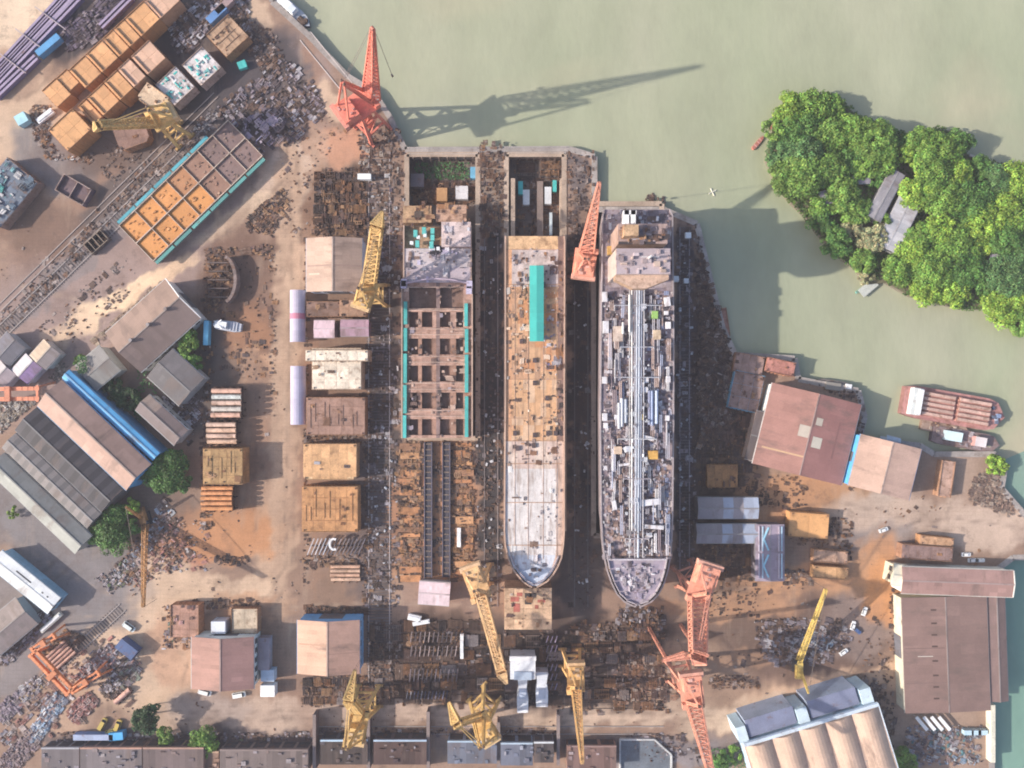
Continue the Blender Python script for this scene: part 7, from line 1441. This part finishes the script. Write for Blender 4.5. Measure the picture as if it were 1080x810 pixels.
# dark framed basin, white striped awnings, quay bits
p = W(678, 796, 1); t = thing('settling_tank', 'dark rectangular tank with a pale rim at the bottom edge', 'tank', (p.x, p.y, 0)); m = MB(); m.prism([(-12,8), (6,8), (15,0), (15,-12), (-12,-12)], 0, .4, (.14,.16,.19)); m.build('basin', CONC, t); m = MB()
for a, b in (((-12,8),(6,8)), ((6,8),(15,0)), ((15,0),(15,-12)), ((-12,8),(-12,-12))): m.bar((*a, .7), (*b, .7), .8, 1.4, (.52,.52,.52))
m.build('rim', CONC, t)
for i in range(4):
    p = W(972+i*8, 763, 3); m = MB(); m.box(0, 0, 3, 1.8, 9, .25, WHITE)
    for s in (-1, 1): m.tube((0, s*4, 0), (0, s*4, 3), .15, (.4,.4,.4), 6)
    tag(m.build('awning_strip', CANVAS, None, (p.x, p.y, 0), R(40)), 'white slanting awning strip below the huge hall', 'awning', 'white awning strips')
for i, x in enumerate((1022, 1030, 1037)):
    boxthing('small blue and white tank by the cream creek wall', x, 773, 5, 10, 90, 3, (.45,.60,.70), 'water_tank', 'tank', group='blue and white tanks')
p0 = W(1042, 770); m = MB(); m.box(0, 0, 0, 2.2, 30, 4, (.66,.63,.52)); tag(m.build('creek_wall', CONC, None, (p0.x, p0.y, 0)), 'cream wall along the creek below the huge hall', 'wall')
# dock-side small gear in the narrow dock
for x, y, w, h, c, lb in ((549,198,5,14,TEAL,'slim teal tank on the dock floor nearest the pier head'), (555,208,7,16,(.62,.66,.68),'pale tank beside the teal one on the dock floor'), (578,206,7,18,(.66,.68,.70),'pale tank near the river pier on the dock floor'), (585,196,4,12,TEAL,'slim teal tank near the river pier on the dock floor'), (581,236,3,24,(.55,.62,.66),'long thin pale panel on the dock floor'), (466,205,11,14,(.45,.25,.12),'orange box on the weedy dock floor'), (487,203,13,14,(.60,.58,.60),'pale slatted box on the weedy dock floor'), (499,182,6,12,(.15,.4,.6),'blue box by the weeds on the dock floor'), (440,190,14,14,(.16,.13,.14),'dark block on the weedy dock floor')):
    boxthing(lb, x, y, h, w, 90, 4, c, 'dock_tank', 'tank', z0=PZ)
for x in (570, 541, 593):
    a, b = W(x, 188), W(x, 249); m = MB(); m.box(0, 0, 0, 3.2 if x == 570 else 2.2, a.y-b.y, 8 if x != 570 else 3, (.42,.32,.25) if x != 570 else (.22,.17,.15)); struct(m.build('dock_ledge', CONC, None, (a.x, (a.y+b.y)/2, PZ)))
Z('litter on the floor of the narrow dock', q4(542,166,592,248), 260, P_DARK+P_RUST, .5, 2.2, 1.8, 90, .5, PZ, order=(543,166,592,190,2,False))
Z('rusty framing laid between the dock ledges', q4(560,192,582,246), 160, P_RUST+P_SCRAP, .6, 2.6, 2.4, 90, .6, PZ, order=(573,190,590,246,2,True))
Z('rusty framing below the stern on the weedy dock floor', q4(434,194,502,216), 260, P_RUST, .6, 2.6, 2.6, 0, .5, PZ, order=(446,190,482,214,2,True))
Z('litter on the floor of the weedy dock', q4(434,168,502,214), 180, P_DARK+P_RUST, .5, 2.2, 1.6, 90, .5, PZ)
for x, y, s_, lb in ((726,248,6,'white cabinet on the grey strip nearest the river corner'), (713,294,6,'white cabinet beside the tanker deck edge'), (724,296,5,'blue cabinet on the grey strip beside the white one')):
    boxthing(lb, x, y, s_, s_*(1 if 'white' in lb else 2), 90, 3, WHITE if 'white' in lb else (.15,.3,.7), 'cabinet', 'cabinet')
# pale small parts seen all along the runways
for i in range(60):
    x, y = random.choice(((518, U(255, 630)), (405, U(330, 640)), (613, U(300, 630)), (722, U(240, 590)))); p = W(x+U(-8, 8), y); m = MB(); k = U(.6, 1.3)
    m.box(0, 0, 0, k*1.6, k, k*.8, J((.6,.6,.63), .15)); m.box(.2*k, 0, k*.8, k*.8, k*.7, k*.4, J((.4,.42,.46), .2)); tag(m.build('cable_box', PAINT, None, (p.x, p.y, .05), U(0, 3)), 'small pale cable box beside the crane rails between the ships', 'cable box', 'cable boxes along the crane rails')

# ------------------------------------------------------------------ light, sky, camera
SE, SA = R(27), R(8.0)
sd = Vector((math.cos(SA)*math.cos(SE), math.sin(SA)*math.cos(SE), -math.sin(SE)))
sl = bpy.data.lights.new('sun', 'SUN'); sl.energy = 4.6; sl.angle = R(.8); sl.color = (1, .91, .80)
so = bpy.data.objects.new('sun', sl); COL.objects.link(so); so.rotation_euler = sd.to_track_quat('-Z', 'Y').to_euler()
w = bpy.data.worlds.new('World'); SC.world = w; w.use_nodes = True; N = w.node_tree.nodes
sk = N.new('ShaderNodeTexSky'); sk.sky_type = 'NISHITA'; sk.sun_disc = False; sk.sun_elevation = SE; sk.sun_rotation = math.atan2(-sd.x, -sd.y); sk.air_density = 1.0; sk.dust_density = 2.5; sk.ozone_density = 1.0
w.node_tree.links.new(sk.outputs[0], N['Background'].inputs['Color']); N['Background'].inputs['Strength'].default_value = .15
cd = bpy.data.cameras.new('camera'); co = bpy.data.objects.new('camera', cd); COL.objects.link(co); co.location = (0, 0, H); co.rotation_euler = (0, 0, 0)
cd.sensor_width = 36; cd.sensor_fit = 'HORIZONTAL'; cd.lens = 36*H/540; cd.clip_start = 1; cd.clip_end = 9000; SC.camera = co
vs = SC.view_settings; vs.view_transform = 'Standard'; vs.look = 'None'; vs.exposure = .53; vs.gamma = 1; vs.use_curve_mapping = False
hz = MB(); hz.box(0, 0, -14, 8200, 8200, 390, (1,1,1)); hm = bpy.data.materials.new('haze_air'); hm.use_nodes = True; hn = hm.node_tree; hn.nodes.remove(hn.nodes['Principled BSDF'])
pv = hn.nodes.new('ShaderNodeVolumePrincipled'); pv.inputs['Color'].default_value = (.84,.82,.93,1); pv.inputs['Density'].default_value = .00013; pv.inputs['Anisotropy'].default_value = .0
hn.links.new(pv.outputs[0], hn.nodes['Material Output'].inputs['Volume']); ho = hz.build('haze', hm); ho['kind'] = 'stuff'
SC.cycles.pixel_filter_type = 'BLACKMAN_HARRIS'; SC.cycles.filter_width = 1.9
SC.cycles.max_bounces = 4; SC.cycles.diffuse_bounces = 3; SC.cycles.use_denoising = True
